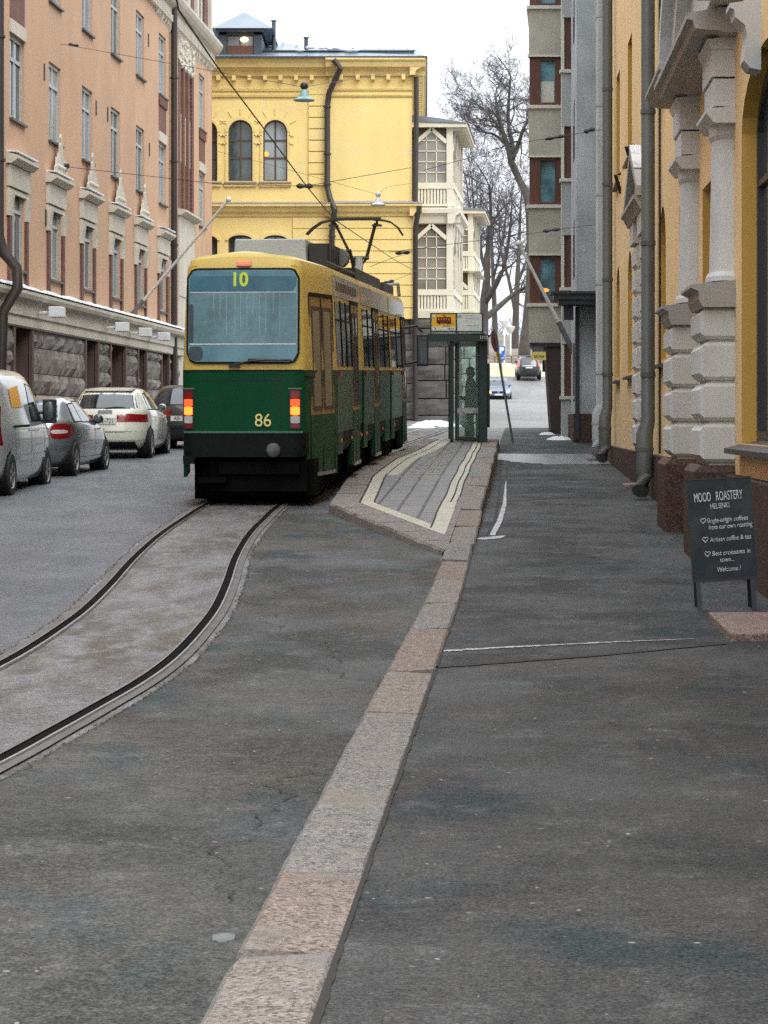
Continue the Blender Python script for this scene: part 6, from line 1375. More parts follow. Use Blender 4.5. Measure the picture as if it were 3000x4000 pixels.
make_car('white_car', 'creamy white hatchback with dark red tail lights parked ahead of the silver car', 'car', (-5.83, YA_, zr(YA_)), -.045, M['whitep'], AUD, (.80, 3.40), .325,
         [[(.75, 1.05), (1.3, 1.04), (1.3, 1.37), (.95, 1.36)], [(1.36, 1.04), (2.72, 1.02), (2.22, 1.39), (1.36, 1.40)]], [(-.66, 1.075), (.66, 1.075), (.54, 1.41), (-.54, 1.41)], [(-.7, 1.05), (.7, 1.05), (.52, 1.38), (-.52, 1.38)],
         [([(.36, .80), (.83, .77), (.82, .93), (.44, .955), (.10, 0)], 'redl')], [([(.5, .66), (.8, .66), (.78, .78), (.5, .76)], 'c')], [(0, .80, .48, .125, False, 'YXE-721')], (2.75, 1.04, 'whitep', .17, .09), handles=((1.45, .87), (2.5, .87)), extra=audi,
         bump=[(-.66, .21), (.66, .21), (.62, .36), (-.62, .36)], n=4.2)
make_car('black_car', 'black hatchback mostly hidden between the white car and the tram', 'car', (-4.75, 57.4, zr(57.4)), -.06, M['blackp'], AUD, (.80, 3.40), .325,
         [[(.75, 1.05), (1.3, 1.04), (1.3, 1.37), (.95, 1.36)], [(1.36, 1.04), (2.72, 1.02), (2.22, 1.39), (1.36, 1.40)]], [(-.62, 1.05), (.62, 1.05), (.5, 1.40), (-.5, 1.40)], [(-.7, 1.05), (.7, 1.05), (.52, 1.38), (-.52, 1.38)],
         [([(.55, .80), (.84, .77), (.83, .95), (.6, .96), (.10, 0)], 'redl')], [([(.5, .66), (.8, .66), (.78, .78), (.5, .76)], 'c')], [(0, .72, .48, .12, False, 'ABI-512')], (2.75, 1.04, 'blackp', .17, .09), n=4.2)
VAN = [(.22, .25, 4.7, .90), (.34, .06, 4.86, .965), (.55, .0, 4.93, .985), (.85, .0, 4.92, .985), (1.0, .0, 4.84, .98), (1.12, .01, 4.55, .965), (1.2, .02, 4.3, .95), (1.45, .04, 3.98, .91), (1.7, .06, 3.66, .86), (1.86, .10, 3.42, .80), (1.95, .2, 3.1, .70), (1.99, .5, 2.7, .5)]
def van(t, B):
    lines(t, B, (1.35, 2.62, 3.72), .40, 1.1)
    mb = MB()
    for sd in (1, -1): B.sq(mb, sd, [(1.2, 1.06), (2.5, 1.06), (2.5, 1.10), (1.2, 1.10)], .012)
    mb.build('slide_rail', M['rubber'], t)
    mb = MB()
    for sd in (1, -1): B.sq(mb, sd, [(1.5, .55), (2.6, .55), (2.6, .62), (1.5, .62)], .03); B.sq(mb, sd, [(2.68, .55), (3.6, .55), (3.6, .62), (2.68, .62)], .03)
    mb.split('side_moulding', M['vanp'], t)
    mb = MB(); B.sq(mb, 1, [(1.3, 1.38), (2.05, 1.38), (2.05, 1.72), (1.3, 1.66)], .006); mb.build('orange_lettering_panel', mat('orange_vinyl', (.75, .36, .03), .5), t)
make_car('delivery_van', 'light grey delivery van with an orange panel on its side, nearest parked vehicle', 'van', (-6.80, YV_, zr(YV_)), -.05, M['vanp'], VAN, (.98, 3.91), .335,
         [[(2.72, 1.16), (3.85, 1.16), (3.55, 1.66), (2.72, 1.74)]], [(-.7, 1.15), (.7, 1.15), (.66, 1.75), (-.66, 1.75)], [(-.8, 1.2), (.8, 1.2), (.7, 1.75), (-.7, 1.75)],
         [([(.78, .8), (.95, .8), (.9, 1.4), (.8, 1.4)], 'redl')], [([(.5, .75), (.9, .75), (.88, .98), (.55, .95)], 'c')], [], (3.72, 1.28, 'black', .22, .20), n=6, handles=((2.48, 1.0), (2.86, 1.0)), extra=van)
SED = [(.17, .3, 4.1, .74), (.30, .06, 4.28, .84), (.5, .0, 4.33, .865), (.68, .02, 4.30, .865), (.80, .06, 4.15, .86), (.90, .25, 3.3, .84), (.96, .6, 3.0, .82), (1.1, .8, 2.75, .74), (1.25, 1.0, 2.45, .66), (1.36, 1.25, 2.2, .58), (1.41, 1.5, 1.95, .4)]
def vw(t, B):
    mb = MB(); B.eq(mb, True, [(-.45, .60), (.45, .60), (.48, .72), (-.48, .72)], .01); g = mb.build('grille', M['rubber'], t)
    mb = MB(); mb.lathe(B.end(0, .69, True, .02), [(.05, -.01), (.075, -.01), (.075, .01), (.05, .01)], 14, 'y'); p = B.end(0, .69, True, .025)
    mb.tube([p + Vector((-.045, 0, .04)), p + Vector((-.018, 0, -.045)), p + Vector((0, 0, .0)), p + Vector((.018, 0, -.045)), p + Vector((.045, 0, .04))], .009, 4); mb.build('round_emblem', M['chrome'], g)
    mb = MB(); B.eq(mb, True, [(-.8, .22), (.8, .22), (.8, .42), (-.8, .42)], .012); mb.build('lower_bumper', M['rubber'], t)
xv = (1080 - CU) * 165 / F
make_car('oncoming_car', 'blue grey saloon car coming down the hill with one headlight glowing orange', 'car', (xv, 168.5, zr(167)), math.pi - .03, M['bluep'], SED, (.8, 3.4), .31,
         [[(1.1, .97), (1.95, .97), (1.95, 1.28), (1.3, 1.26)], [(2.0, .97), (2.75, .97), (2.4, 1.28), (2.0, 1.29)]], [(-.6, 1.0), (.6, 1.0), (.5, 1.3), (-.5, 1.3)], [(-.72, .98), (.72, .98), (.54, 1.32), (-.54, 1.32)],
         [([(.5, .66), (.8, .66), (.78, .8), (.5, .8)], 'redl')], [([(.50, .58), (.82, .58), (.80, .74), (.52, .74)], 'lit')], [(0, .50, .5, .11, True, None)], (2.8, 1.0, 'bluep', .17, .09), extra=vw, pitch=.09)
SUV = [(.22, .3, 4.2, .78), (.4, .05, 4.42, .88), (.6, .0, 4.5, .89), (.85, .02, 4.4, .888), (1.0, .05, 3.6, .87), (1.1, .08, 3.3, .84), (1.3, .2, 2.9, .78), (1.5, .34, 2.5, .70), (1.6, .5, 2.3, .6), (1.64, .9, 2.0, .4)]
def suv(t, B):
    mb = MB(); B.eq(mb, False, [(-.5, 1.03), (.5, 1.03), (.5, 1.08), (-.5, 1.08)], .02); mb.build('chrome_strip', M['chrome'], t)
xs_ = (1143 - CU) * 178 / F
make_car('dark_suv', 'black high car with upright red tail lights at the top of the street', 'car', (xs_, 178, zr(178.5) + .02), -.02, M['blackp'], SUV, (.85, 3.5), .35,
         [[(.6, 1.1), (1.4, 1.1), (1.4, 1.5), (.7, 1.48)], [(1.46, 1.1), (3.0, 1.1), (2.5, 1.5), (1.46, 1.52)]], [(-.66, 1.12), (.66, 1.12), (.6, 1.52), (-.6, 1.52)], [(-.7, 1.15), (.7, 1.15), (.6, 1.5), (-.6, 1.5)],
         [([(.70, .98), (.86, .98), (.74, 1.42), (.66, 1.42)], 'redhi')] if 'redhi' in M else [([(.70, .98), (.86, .98), (.74, 1.42), (.66, 1.42)], M.setdefault('redhi', emit('tail_lamp_dim', (.8, .10, .10), .5)) and 'redhi')], [([(.5, .75), (.85, .75), (.8, .9), (.55, .9)], 'c')], [(0, .93, .5, .11, False, None)], (2.9, 1.15, 'blackp', .18, .11), extra=suv, pitch=.10)
# ---------------------------------------------------------------- tram stop shelter
SY = 57.0; zb_ = zp(SY) + .0
def sx(u, Y=SY): return (u - CU) * Y / F
def sz(v, Y=SY): return CAMZ + (HV - v) * Y / F
SH = thing('tram_shelter', (2.0, SY + 1.5, zb_), 'dark green glazed tram stop shelter with yellow and white route signs on its roof', 'shelter')
for x, Y, r in ((1.565, SY - .3, .045), (1.745, SY + 1.6, .05), (1.62, SY + 3.0, .045)):
    mb = MB(); mb.box(x - r, x + r, Y - r, Y + r, zp(Y) - .02, sz(738)); mb.build('post', M['sgreen'], SH)
mb = MB(); mb.box(2.19, 2.40, SY - .1, SY + 1.5, zb_, sz(735)); cs = mb.build('display_case', M['sgreen'], SH, bevel=.02)
mb = MB(); mb.box(2.40, 2.46, SY, SY + 1.45, zb_ + .35, sz(785)); mb.build('poster_frame', M['black'], cs)
mb = MB(); mb.box(2.462, 2.466, SY + .1, SY + 1.35, zb_ + .5, sz(795)); mb.build('poster', M['clearl'], cs)
def pz(v): return sz(v)
mb = MB(); p0, p1 = 1.02, 2.46
mb.hexa([(p0, SY - .5, pz(739)), (p1 - .12, SY - .5, pz(739)), (p1 - .12, SY + 3.4, pz(739)), (p0, SY + 3.4, pz(739)), (p0 - .02, SY - .5, pz(722)), (p1 + .02, SY - .5, pz(725)), (p1 + .02, SY + 3.4, pz(725)), (p0 - .02, SY + 3.4, pz(722))]); mb.build('roof', M['sgreen'], SH)
mb = MB(); mb.box(p0 + .1, p1 - .1, SY - .3, SY + 3.2, pz(722) + .004, pz(722) + .05); mb.build('roof_snow', M['frost'], SH)
mb = MB(); mb.box(1.70, 2.19, SY + .02, SY + .035, zb_ + .12, pz(742)); gl = mb.build('end_glass', M['shglass'], SH)
mb = MB(); mb.box(1.70, 2.19, SY + .008, SY + .016, pz(893), pz(881)); mb.build('frosted_band', M['frost'], gl)
mb = MB(); mb.box(1.66, 1.70, SY - .0, SY + .05, zb_ + .05, pz(745)); mb.box(1.70, 2.19, SY, SY + .05, zb_ + .06, zb_ + .12); mb.build('glass_frame', M['sgreen'], gl)
mb = MB(); mb.box(2.27, 2.285, SY + 1.55, SY + 3.2, zb_ + .15, pz(745)); g2 = mb.build('rear_glass', M['shglass'], SH)
mb = MB(); mb.box(2.25, 2.31, SY + 3.2, SY + 3.3, zb_, pz(740)); mb.box(2.25, 2.31, SY + 1.5, SY + 3.2, zb_ + .08, zb_ + .15); mb.build('glass_frame', M['sgreen'], g2)
mb = MB(); mb.box(1.85, 2.25, SY + 1.9, SY + 3.1, zb_ + .44, zb_ + .48); mb.box(2.0, 2.05, SY + 2.0, SY + 2.05, zb_, zb_ + .44); mb.build('bench', M['sgreen'], SH)
text('shelter_text', '1113', .10, face_cam(Vector((2.30, SY - .503, pz(731)))), M['white2'], SH, BASE[SH.name], .002)
# route signs above the roof
mb = MB(); mb.box(sx(931), sx(984.5), SY - .30, SY - .26, pz(716), pz(679)); s1 = mb.build('stop_sign', M['yelsign'], SH)
mb = MB(); mb.box(sx(932), sx(983.5), SY - .306, SY - .301, pz(715), pz(707)); mb.box(sx(933), sx(939), SY - .306, SY - .301, pz(687), pz(681)); mb.build('white_strip', M['whsign'], s1)
mb = MB(); c = sx(958); z0 = pz(694); mb.box(c - .17, c + .17, SY - .308, SY - .301, z0 - .05, z0 + .015)
for k in range(6): mb.box(c - .165 + k * .058, c - .125 + k * .058, SY - .308, SY - .301, z0 + .015, z0 + .065)
mb.box(c - .17, c + .17, SY - .308, SY - .301, z0 + .065, z0 + .085); mb.tube([(c, SY - .305, z0 + .085), (c + .05, SY - .305, z0 + .11), (c, SY - .305, z0 + .135), (c - .03, SY - .305, z0 + .11)], .008, 4)
for k in (-.11, .11): mb.lathe((c + k, SY - .305, z0 - .055), [(.026, -.003), (.026, .003)], 10, 'y')
mb.build('tram_pictogram', mat('dark_red_ink', (.13, .01, .02), .6), s1)
text('stop_name', 'Johanneksen-\nkirkko', .062, face_cam(Vector((c + .07, SY - .303, pz(702.5)))), M['ink'], s1, BASE[SH.name], .002)
text('stop_code', '0613', .07, face_cam(Vector((c + .16, SY - .309, pz(711)))), M['ink'], s1, BASE[SH.name], .001); text('line_mark', 'X', .07, face_cam(Vector((c - .2, SY - .309, pz(711)))), M['ink'], s1, BASE[SH.name], .001)
mb = MB(); mb.box(sx(985.8), sx(1041), SY - .30, SY - .26, pz(716), pz(680)); s2 = mb.build('route_sign', M['whsign'], SH)
text('route_text', '10', .095, face_cam(Vector((sx(991), SY - .304, pz(685.5)))), M['ink'], s2, BASE[SH.name], .002)
mb = MB()
for k, (a, b, v) in enumerate(((1003, 1025, 683.5), (1003, 1034, 689), (1004, 1012, 694), (1004, 1034, 704))): mb.box(sx(a), sx(b), SY - .303, SY - .301, pz(v) - .006, pz(v) + .006)
mb.build('faint_line', M['frame'], s2)
mb = MB()
for u in (930, 985, 1041.5): mb.box(sx(u) - .018, sx(u) + .018, SY - .31, SY - .25, pz(724), pz(678))
mb.box(sx(930), sx(1042), SY - .31, SY - .25, pz(679), pz(677)); mb.box(sx(930), sx(1042), SY - .31, SY - .25, pz(718), pz(716)); mb.build('sign_frame', M['sgreen'], SH)

# ---------------------------------------------------------------- waiting person (body one continuous skin surface)
PX, PY = 2.08, 58.6; PZ = zp(PY) + .008
pe = thing('person', (PX, PY, PZ), 'person in a long dark coat waiting inside the glass tram shelter', 'person', rot=(0, 0, math.radians(84)))
BASE[pe.name] = ZERO
def skin(name, nodes_, edges, m_, parent, sub=2, root=0):
    me = bpy.data.meshes.new(name); me.from_pydata([n[:3] for n in nodes_], edges, []); o = bpy.data.objects.new(name, me); COL.objects.link(o)
    o.modifiers.new('skin', 'SKIN'); 
    for i, n in enumerate(nodes_):
        me.skin_vertices[0].data[i].radius = (n[3], n[4] if len(n) > 4 else n[3]); me.skin_vertices[0].data[i].use_root = i == root
    s_ = o.modifiers.new('sub', 'SUBSURF'); s_.levels = sub; s_.render_levels = sub
    me2 = bpy.data.meshes.new_from_object(o.evaluated_get(bpy.context.evaluated_depsgraph_get())); bpy.data.objects.remove(o)
    me2.materials.clear(); me2.materials.append(m_); me2.polygons.foreach_set('use_smooth', [True] * len(me2.polygons))
    o = bpy.data.objects.new(name, me2); COL.objects.link(o); o.parent = parent; BASE[o.name] = ZERO; return o
# local axes: facing +y (turned to the tram), z up
N_ = [(0, 0, .93, .15, .11), (0, .0, 1.12, .15, .10), (0, .0, 1.32, .17, .10), (0, .01, 1.43, .09, .08), (0, .02, 1.50, .052), (0, .035, 1.58, .075, .085), (0, .045, 1.66, .08, .09), (0, .04, 1.72, .05),
      (.19, 0, 1.38, .055), (.24, -.01, 1.12, .045), (.20, .17, 1.00, .036), (.17, .30, 1.02, .03), (.165, .36, 1.03, .026),
      (-.19, 0, 1.38, .055), (-.25, -.03, 1.12, .045), (-.25, .03, .88, .036), (-.25, .05, .80, .026),
      (.10, 0, .88, .085), (.10, .02, .50, .06), (.10, -.02, .11, .042), (.10, .12, .05, .04), (.10, .19, .04, .03),
      (-.10, 0, .88, .085), (-.10, .07, .50, .06), (-.10, .09, .11, .042), (-.10, .22, .05, .04), (-.10, .29, .04, .03)]
E_ = [(0, 1), (1, 2), (2, 3), (3, 4), (4, 5), (5, 6), (6, 7), (2, 8), (8, 9), (9, 10), (10, 11), (11, 12), (2, 13), (13, 14), (14, 15), (15, 16), (0, 17), (17, 18), (18, 19), (19, 20), (20, 21), (0, 22), (22, 23), (23, 24), (24, 25), (25, 26)]
bd = skin('body', N_, E_, M['skin'], pe)
for hx, hy, hz, dr in ((.165, .36, 1.03, (0, 1, -.1)), (-.25, .05, .80, (0, .2, -1))):
    d = Vector(dr).normalized(); up = Vector((1, 0, 0)); mb = MB()
    for k, L_ in enumerate((.070, .080, .075, .060)):
        b0 = Vector((hx, hy, hz)) + up * (-.030 + k * .02); p1 = b0 + d * L_ * .5; p2 = p1 + (d + Vector((0, -.35, -.35))).normalized() * L_ * .5
        mb.tube([b0, p1, p2], [.010, .009, .007], 6)
    b0 = Vector((hx, hy, hz)) - d * .02 + up * .03; mb.tube([b0, b0 + (d * .6 + up * .8 * (1 if hx < 0 else -1)).normalized() * .03 + Vector((0, 0, .02)), b0 + d * .06], [.012, .011, .008], 6)
    mb.build('finger', M['skin'], bd, local=True, smooth=True)
mb = MB()
prof = [(.62, .235, .165), (.8, .215, .155), (.95, .19, .14), (1.1, .175, .13), (1.25, .205, .135), (1.36, .20, .125), (1.43, .12, .10), (1.475, .07, .075)]
mb.add([(w_ * math.cos(2 * math.pi * j / 20), d * math.sin(2 * math.pi * j / 20) + .01, z) for z, w_, d in prof for j in range(20)], [(i * 20 + j, i * 20 + (j + 1) % 20, (i + 1) * 20 + (j + 1) % 20, (i + 1) * 20 + j) for i in range(len(prof) - 1) for j in range(20)] + [list(range(20))[::-1]])
for arm in ([(.19, 0, 1.385), (.25, -.01, 1.12), (.205, .17, 1.0), (.175, .29, 1.02)], [(-.19, 0, 1.385), (-.26, -.03, 1.12), (-.255, .03, .85)]): mb.tube(arm, [.075, .068, .056, .05][:len(arm)], 10)
mb.build('coat', M['coat'], pe, local=True, smooth=True)
mb = MB()
for s, pts in ((.10, [(.10, 0, .9), (.10, .02, .5), (.10, -.02, .1)]), (-.10, [(-.10, 0, .9), (-.10, .07, .5), (-.10, .09, .1)])): mb.tube(pts, [.10, .075, .062], 10)
mb.build('trousers', M['trouser'], pe, local=True, smooth=True)
mb = MB()
for x, y in ((.10, .0), (-.10, .1)): mb.ball((x, y + .08, .045), 1, 10, (.055, .16, .05)); mb.tube([(x, y - .01, .14), (x, y, .03)], [.06, .055], 8)
mb.build('shoes', M['black'], pe, local=True, smooth=True)
mb = MB(); mb.ball((0, .02, 1.655), 1, 14, (.098, .105, .115)); mb.ball((0, -.03, 1.60), 1, 10, (.085, .07, .10)); mb.build('hair', M['hair'], pe, local=True, smooth=True)
mb = MB(); mb.ball((0, .138, 1.60), .014, 6, (1, 1.2, 1.5))
for s in (-1, 1): mb.ball((s * .032, .122, 1.632), .010, 6)
mb.box(-.025, .025, .115, .126, 1.557, 1.565); mb.build('face', M['skin'], pe, local=True, smooth=True)
mb = MB(); bx_, by_ = PX - .16, PY - .2
prof = [(0, .02), (.03, .10), (.16, .13), (.30, .10), (.38, .03)]
mb.add([(bx_ + r * .75 * math.cos(a), by_ + r * .6 * math.sin(a), PZ + .30 + h) for h, r in prof for a in [2 * math.pi * j / 12 for j in range(12)]], [(i * 12 + j, i * 12 + (j + 1) % 12, (i + 1) * 12 + (j + 1) % 12, (i + 1) * 12 + j) for i in range(4) for j in range(12)] + [list(range(12))])
mb.tube([(bx_, by_, PZ + .66), (bx_ + .04, by_ + .02, PZ + .80)], .01, 5)
tag(mb.build('carrier_bag', M['bag'], smooth=True), 'white plastic carrier bag hanging from the hand of the waiting person', 'bag')

# ---------------------------------------------------------------- signs and small street things
b0 = P(1108, 943, 62); b0.z = zs(62); t0 = P(1067, 712, 62)
rs = thing('round_sign', b0, 'leaning grey pole with a dark red round sign seen edge on, beside the shelter', 'road sign')
mb = MB(); mb.tube([b0, t0], .03, 8); mb.build('pole', M['gpole'], rs)
ax = (t0 - b0).normalized(); c = P(1068.5, 737, 61.93); nrm = Vector((1, -.36, .12)).normalized(); e1 = ax; e2 = nrm.cross(e1).normalized()
mb = MB(); V = [c + (e1 * math.cos(2 * math.pi * j / 24) + e2 * math.sin(2 * math.pi * j / 24)) * .28 + nrm * o for o in (-.012, .012) for j in range(24)]
mb.add(V, [(j, (j + 1) % 24, 24 + (j + 1) % 24, 24 + j) for j in range(24)] + [list(range(24))[::-1], list(range(24, 48))]); mb.build('disc', M['redsign'], rs)
c = P(1077, 772, 61.93); mb = MB(); mb.hexa([c + e1 * a + e2 * b + nrm * o for o in (-.01, .01) for a, b in ((-.15, -.13), (-.15, .13), (.15, .13), (.15, -.13))]); mb.build('small_plate', mat('ochre_plate', (.5, .36, .08), .5), rs)
Yp = 174; p = P(1083.5, 757, Yp); g = zr(Yp)
ps = thing('parking_sign', (p.x, Yp, g), 'blue square parking sign with white P on a thin post', 'road sign')
def X_(u, Y): return (u - CU) * Y / F
mb = MB(); mb.tube([(p.x, Yp + .05, g), (p.x, Yp + .05, bz(747, Yp))], .04, 8); mb.build('post', M['gpole'], ps)
mb = MB(); mb.box(X_(1076, Yp), X_(1091, Yp), Yp - .03, Yp, bz(767, Yp), bz(748, Yp)); mb.box(X_(1077, Yp), X_(1090.5, Yp), Yp - .03, Yp, bz(779, Yp), bz(768, Yp)); bl = mb.build('panel', M['blsign'], ps)
text('letter', 'P', .60, face_cam(Vector((p.x, Yp - .035, bz(757.5, Yp)))), M['white2'], bl, BASE[ps.name], .004, bold=.02)
text('plate_text', '8-18', .16, face_cam(Vector((p.x, Yp - .035, bz(773.5, Yp)))), M['white2'], bl, BASE[ps.name], .003)
for u, v, h in ((1089.7, 694, 0), (1103, 707, 1)):
    Y = 189 + h; x = X_(u, Y); g = interp(TH, Y) - .05; z = bz(v, Y)
    lp = thing('street_lamp', (x, Y, g), 'white funnel-topped lamp post on the far grass bank, ' + ('lower one nearer the black high car' if h else 'taller one above the parking sign'), 'street lamp', 'funnel lamp posts on the bank')
    mb = MB(); mb.tube([(x, Y, g), (x, Y, z - .5)], .065, 8); mb.build('post', M['lampw'], lp); mb = MB(); mb.lathe((x, Y, z - .5), [(.07, 0), (.12, .05), (.36, .5), (.38, .56), (.1, .62)], 14); mb.build('lamp_shade', M['lampw'], lp, smooth='auto')
Yw = 73.9; ws = thing('hanging_sign', (4.66, Yw, 3.5), 'yellow rectangular hanging sign with a black zigzag by the dark column', 'sign')
mb = MB(); mb.box(4.45, 4.875, Yw - .02, Yw + .02, bz(778, Yw), bz(760, Yw)); pn_ = mb.build('panel', mat('pale_yellow_sign', (.80, .70, .18), .4), ws)
mb = MB(); zc = bz(770, Yw); pts = [(4.52 + k * .0355, Yw - .027, zc + (.035 if k % 2 == 0 else -.035)) for k in range(9)]; mb.tube(pts, .013, 5); mb.build('zigzag', M['ink'], pn_)
mb = MB(); mb.tube([(4.45, Yw, 3.82), (4.9, Yw, 3.82)], .012, 5); mb.tube([(4.5, Yw, 3.82), (4.5, Yw, 3.63)], .006, 4); mb.tube([(4.83, Yw, 3.82), (4.83, Yw, 3.63)], .006, 4); mb.tube([(4.46, Yw, 3.68), (4.9, Yw, 3.82)], .01, 4); mb.build('bracket', M['black'], ws)
mb = MB(); mb.box(4.90, 5.25, 75.9, 75.94, 3.1, 3.46); bs = tag(mb.build('blue_sign', M['blsign']), 'small blue and white sign partly hidden behind the dark column', 'sign')
mb = MB(); mb.add([(4.96, 75.89, 3.12), (5.08, 75.89, 3.12), (5.22, 75.89, 3.40)], [(0, 1, 2)]); mb.build('white_arrow', M['white2'], bs)
for k, u in enumerate((1120, 1153)):
    x = X_(u, 181); mb = MB(); mb.lathe((x, 181, zr(181) - .02), [(.06, 0), (.06, .42), (.035, .5), (.01, .52)], 10); tag(mb.build('bollard', M['lampw'], smooth='auto'), 'short white post at the top of the street, ' + ('left of the black high car' if k == 0 else 'right of the black high car'), 'bollard', 'white posts at the kerb')
# low fence on the bank
fe = thing('fence', (8, 189.5, 6.1), 'low timber rail fence on top of the distant grass bank', 'fence'); mb = MB(); rl = MB(); x = 2.0
while x < 16:
    mb.box(x, x + .12, 189.6, 189.75, 5.9, 6.75); x += 1.3
for z in (6.25, 6.5, 6.72): rl.box(2, 16, 189.5, 189.6, z - .05, z + .05)
mb.build('fence_post', M['fencew'], fe); rl.build('rail', M['fencew'], fe)
mb = MB()
for x in (5.2, 6.4, 7.2, 8.4, 9.0, 9.5, 10.9): mb.ball((x, 188.6, 6.02), .3, 8, (1.3, .6, .45))
mb.build('snow', M['snow'], smooth=True)['kind'] = 'stuff'
# chalkboard
cbx, cby = (1571 - CU) * 19.7 / F, 19.7
ab = thing('chalkboard', (cbx, cby, .005), 'dark blue-grey chalkboard sign with white handwriting on the pavement', 'chalkboard', rot=(math.radians(-7), math.radians(-3.4), math.radians(-3)))
BASE[ab.name] = ZERO
mb = MB(); mb.box(-.255, .255, -.012, .012, .25, 1.055); bo = mb.build('board', M['board'], ab)
mb = MB(); mb.box(-.262, -.255, -.016, .016, .25, 1.06); mb.box(.255, .262, -.016, .016, .25, 1.06); mb.box(-.262, .262, -.016, .016, 1.055, 1.066); mb.box(-.262, .262, -.016, .016, .235, .25); mb.build('board_edge', mat('dark_wood_edge', (.03, .028, .026), .6), ab)
for x in (-.235, .20):
    mb = MB(); mb.box(x, x + .035, -.014, .014, -.01, .236); mb.build('leg', M['signd'], ab)
    mb = MB(); mb.hexa([(x, .38, -.09), (x + .035, .38, -.09), (x + .035, .41, -.09), (x, .41, -.09), (x, .02, 1.03), (x + .035, .02, 1.03), (x + .035, .05, 1.03), (x, .05, 1.03)]); mb.build('rear_leg', M['signd'], ab)
def chalk(body, size, x, z, al='CENTER', sx_=1, sh=.12, rot=0, bold=.0): text('chalk_writing', body, size, face_cam(Vector((x, -.014, z))) @ Matrix.Rotation(rot, 4, 'Z'), M['chalk'], bo, ZERO, .0008, sh, al, sx_, bold)
def cz_(f): return 1.055 - .805 * f
def fitted(body, size, f0, f1, fz, sh=.18, rot=.035, bold=0):
    text('chalk_writing', body, size, face_cam(Vector((-.255 + .51 * (f0 + f1) / 2, -.014, cz_(fz)))) @ Matrix.Rotation(rot, 4, 'Z'), M['chalk'], bo, ZERO, .0008, sh, 'CENTER', 1, bold, fit=.51 * (f1 - f0))
fitted('MOOD', .105, .10, .36, .18, 0); fitted('ROASTERY', .105, .44, .86, .172, .05); fitted('HELSINKI', .062, .345, .645, .27, 0)
for tx, f0, f1, fz in (('Single-origin coffees', .27, .92, .41), ('from our own roasting', .29, .98, .475), ('Artisan coffee & tea', .30, .95, .60), ('Best croissants in', .32, .92, .74), ('town...', .44, .66, .81), ('Welcome !', .38, .75, .905)): fitted(tx, .055, f0, f1, fz)
def heart(x, z, s):
    mb = MB(); pts = []
    for j in range(19):
        a = 2 * math.pi * j / 18; pts.append((x + s * 16 * math.sin(a) ** 3 / 16, -.015, z + s * (13 * math.cos(a) - 5 * math.cos(2 * a) - 2 * math.cos(3 * a) - math.cos(4 * a)) / 15))
    mb.tube(pts, .0035, 4, caps=False); mb.build('chalk_heart', M['chalk'], bo, local=True)
heart(-.145, cz_(.41), .022); heart(-.137, cz_(.60), .022); heart(-.127, cz_(.745), .022)
# flagpoles
for nm, a, b, lab in (('l', P(283, 681, 79.8), P(494, 431, 78), 'white flagpole slanting up from the salmon block towards the tram roof'), ('r', P(1242, 745, 66.2), P(1121, 526, 65.6), 'white flagpole slanting out in front of the concrete bays')):
    if nm == 'r': a = Vector((5.0, 66.0, 3.62))
    f_ = thing('flagpole', a, lab, 'flagpole'); mb = MB(); mb.tube([a, b], [.06, .04], 8); mb.build('pole', M['pole'], f_, smooth='auto')
    mb = MB(); mb.ball(b, .09, 8); mb.build('finial', M['pole'], f_, smooth=True)
    d = (b - a).normalized(); mb = MB(); mb.tube([a - d * .3, a + d * .7], .075, 8); mb.build('bracket', M['gpole'], f_)
# heap of old snow by the yellow wall, small ice lump on the kerb
random.seed(9); mb = MB()
def mound(cx, cy, rx, ry, h, fz, n=14):
    V = []
    for i in range(n + 1):
        for j in range(n + 1):
            a, b = 2 * i / n - 1, 2 * j / n - 1; r = a * a + b * b; V.append((cx + a * rx, cy + b * ry, fz(cy + b * ry) - .02 + max(0, 1 - r) ** .7 * h * random.uniform(.55, 1.1)))
    mb.add(V, [(i * (n + 1) + j, (i + 1) * (n + 1) + j, (i + 1) * (n + 1) + j + 1, i * (n + 1) + j + 1) for i in range(n) for j in range(n)])
mound(1.35, 88, .55, 2.2, .12, zr); mound(1.9, 93, .9, 1.4, .22, zr); mound(2.5, 90, .6, 1.2, .10, zr); mound(4.6, 64.5, .35, .5, .12, zs); mound(4.75, 71.5, .25, .6, .10, zs); mound(2.9, 62.2, .5, .4, .05, zr)
mb.build('snow', M['snow'], smooth=True)['kind'] = 'stuff'
mb = MB(); x, Y = G(483, 2008, lambda Y: zr(Y) + .03); n = 10
mb.add([(x + math.cos(2 * math.pi * j / n) * r * (.85 + .3 * ((j * 7) % 5) / 5), Y + math.sin(2 * math.pi * j / n) * r * 1.5, zr(Y) + z) for r, z in ((.05, -.01), (.042, .008), (.015, .013)) for j in range(n)], [(i * n + j, i * n + (j + 1) % n, (i + 1) * n + (j + 1) % n, (i + 1) * n + j) for i in range(2) for j in range(n)] + [list(range(2 * n, 3 * n))])
tag(mb.build('ice_lump', mat('dirty_ice', (.12, .135, .132), .5, .3, 14, 40)), 'small pale flake of dirty ice in the gutter beside the nearest kerb stone', 'ice lump')

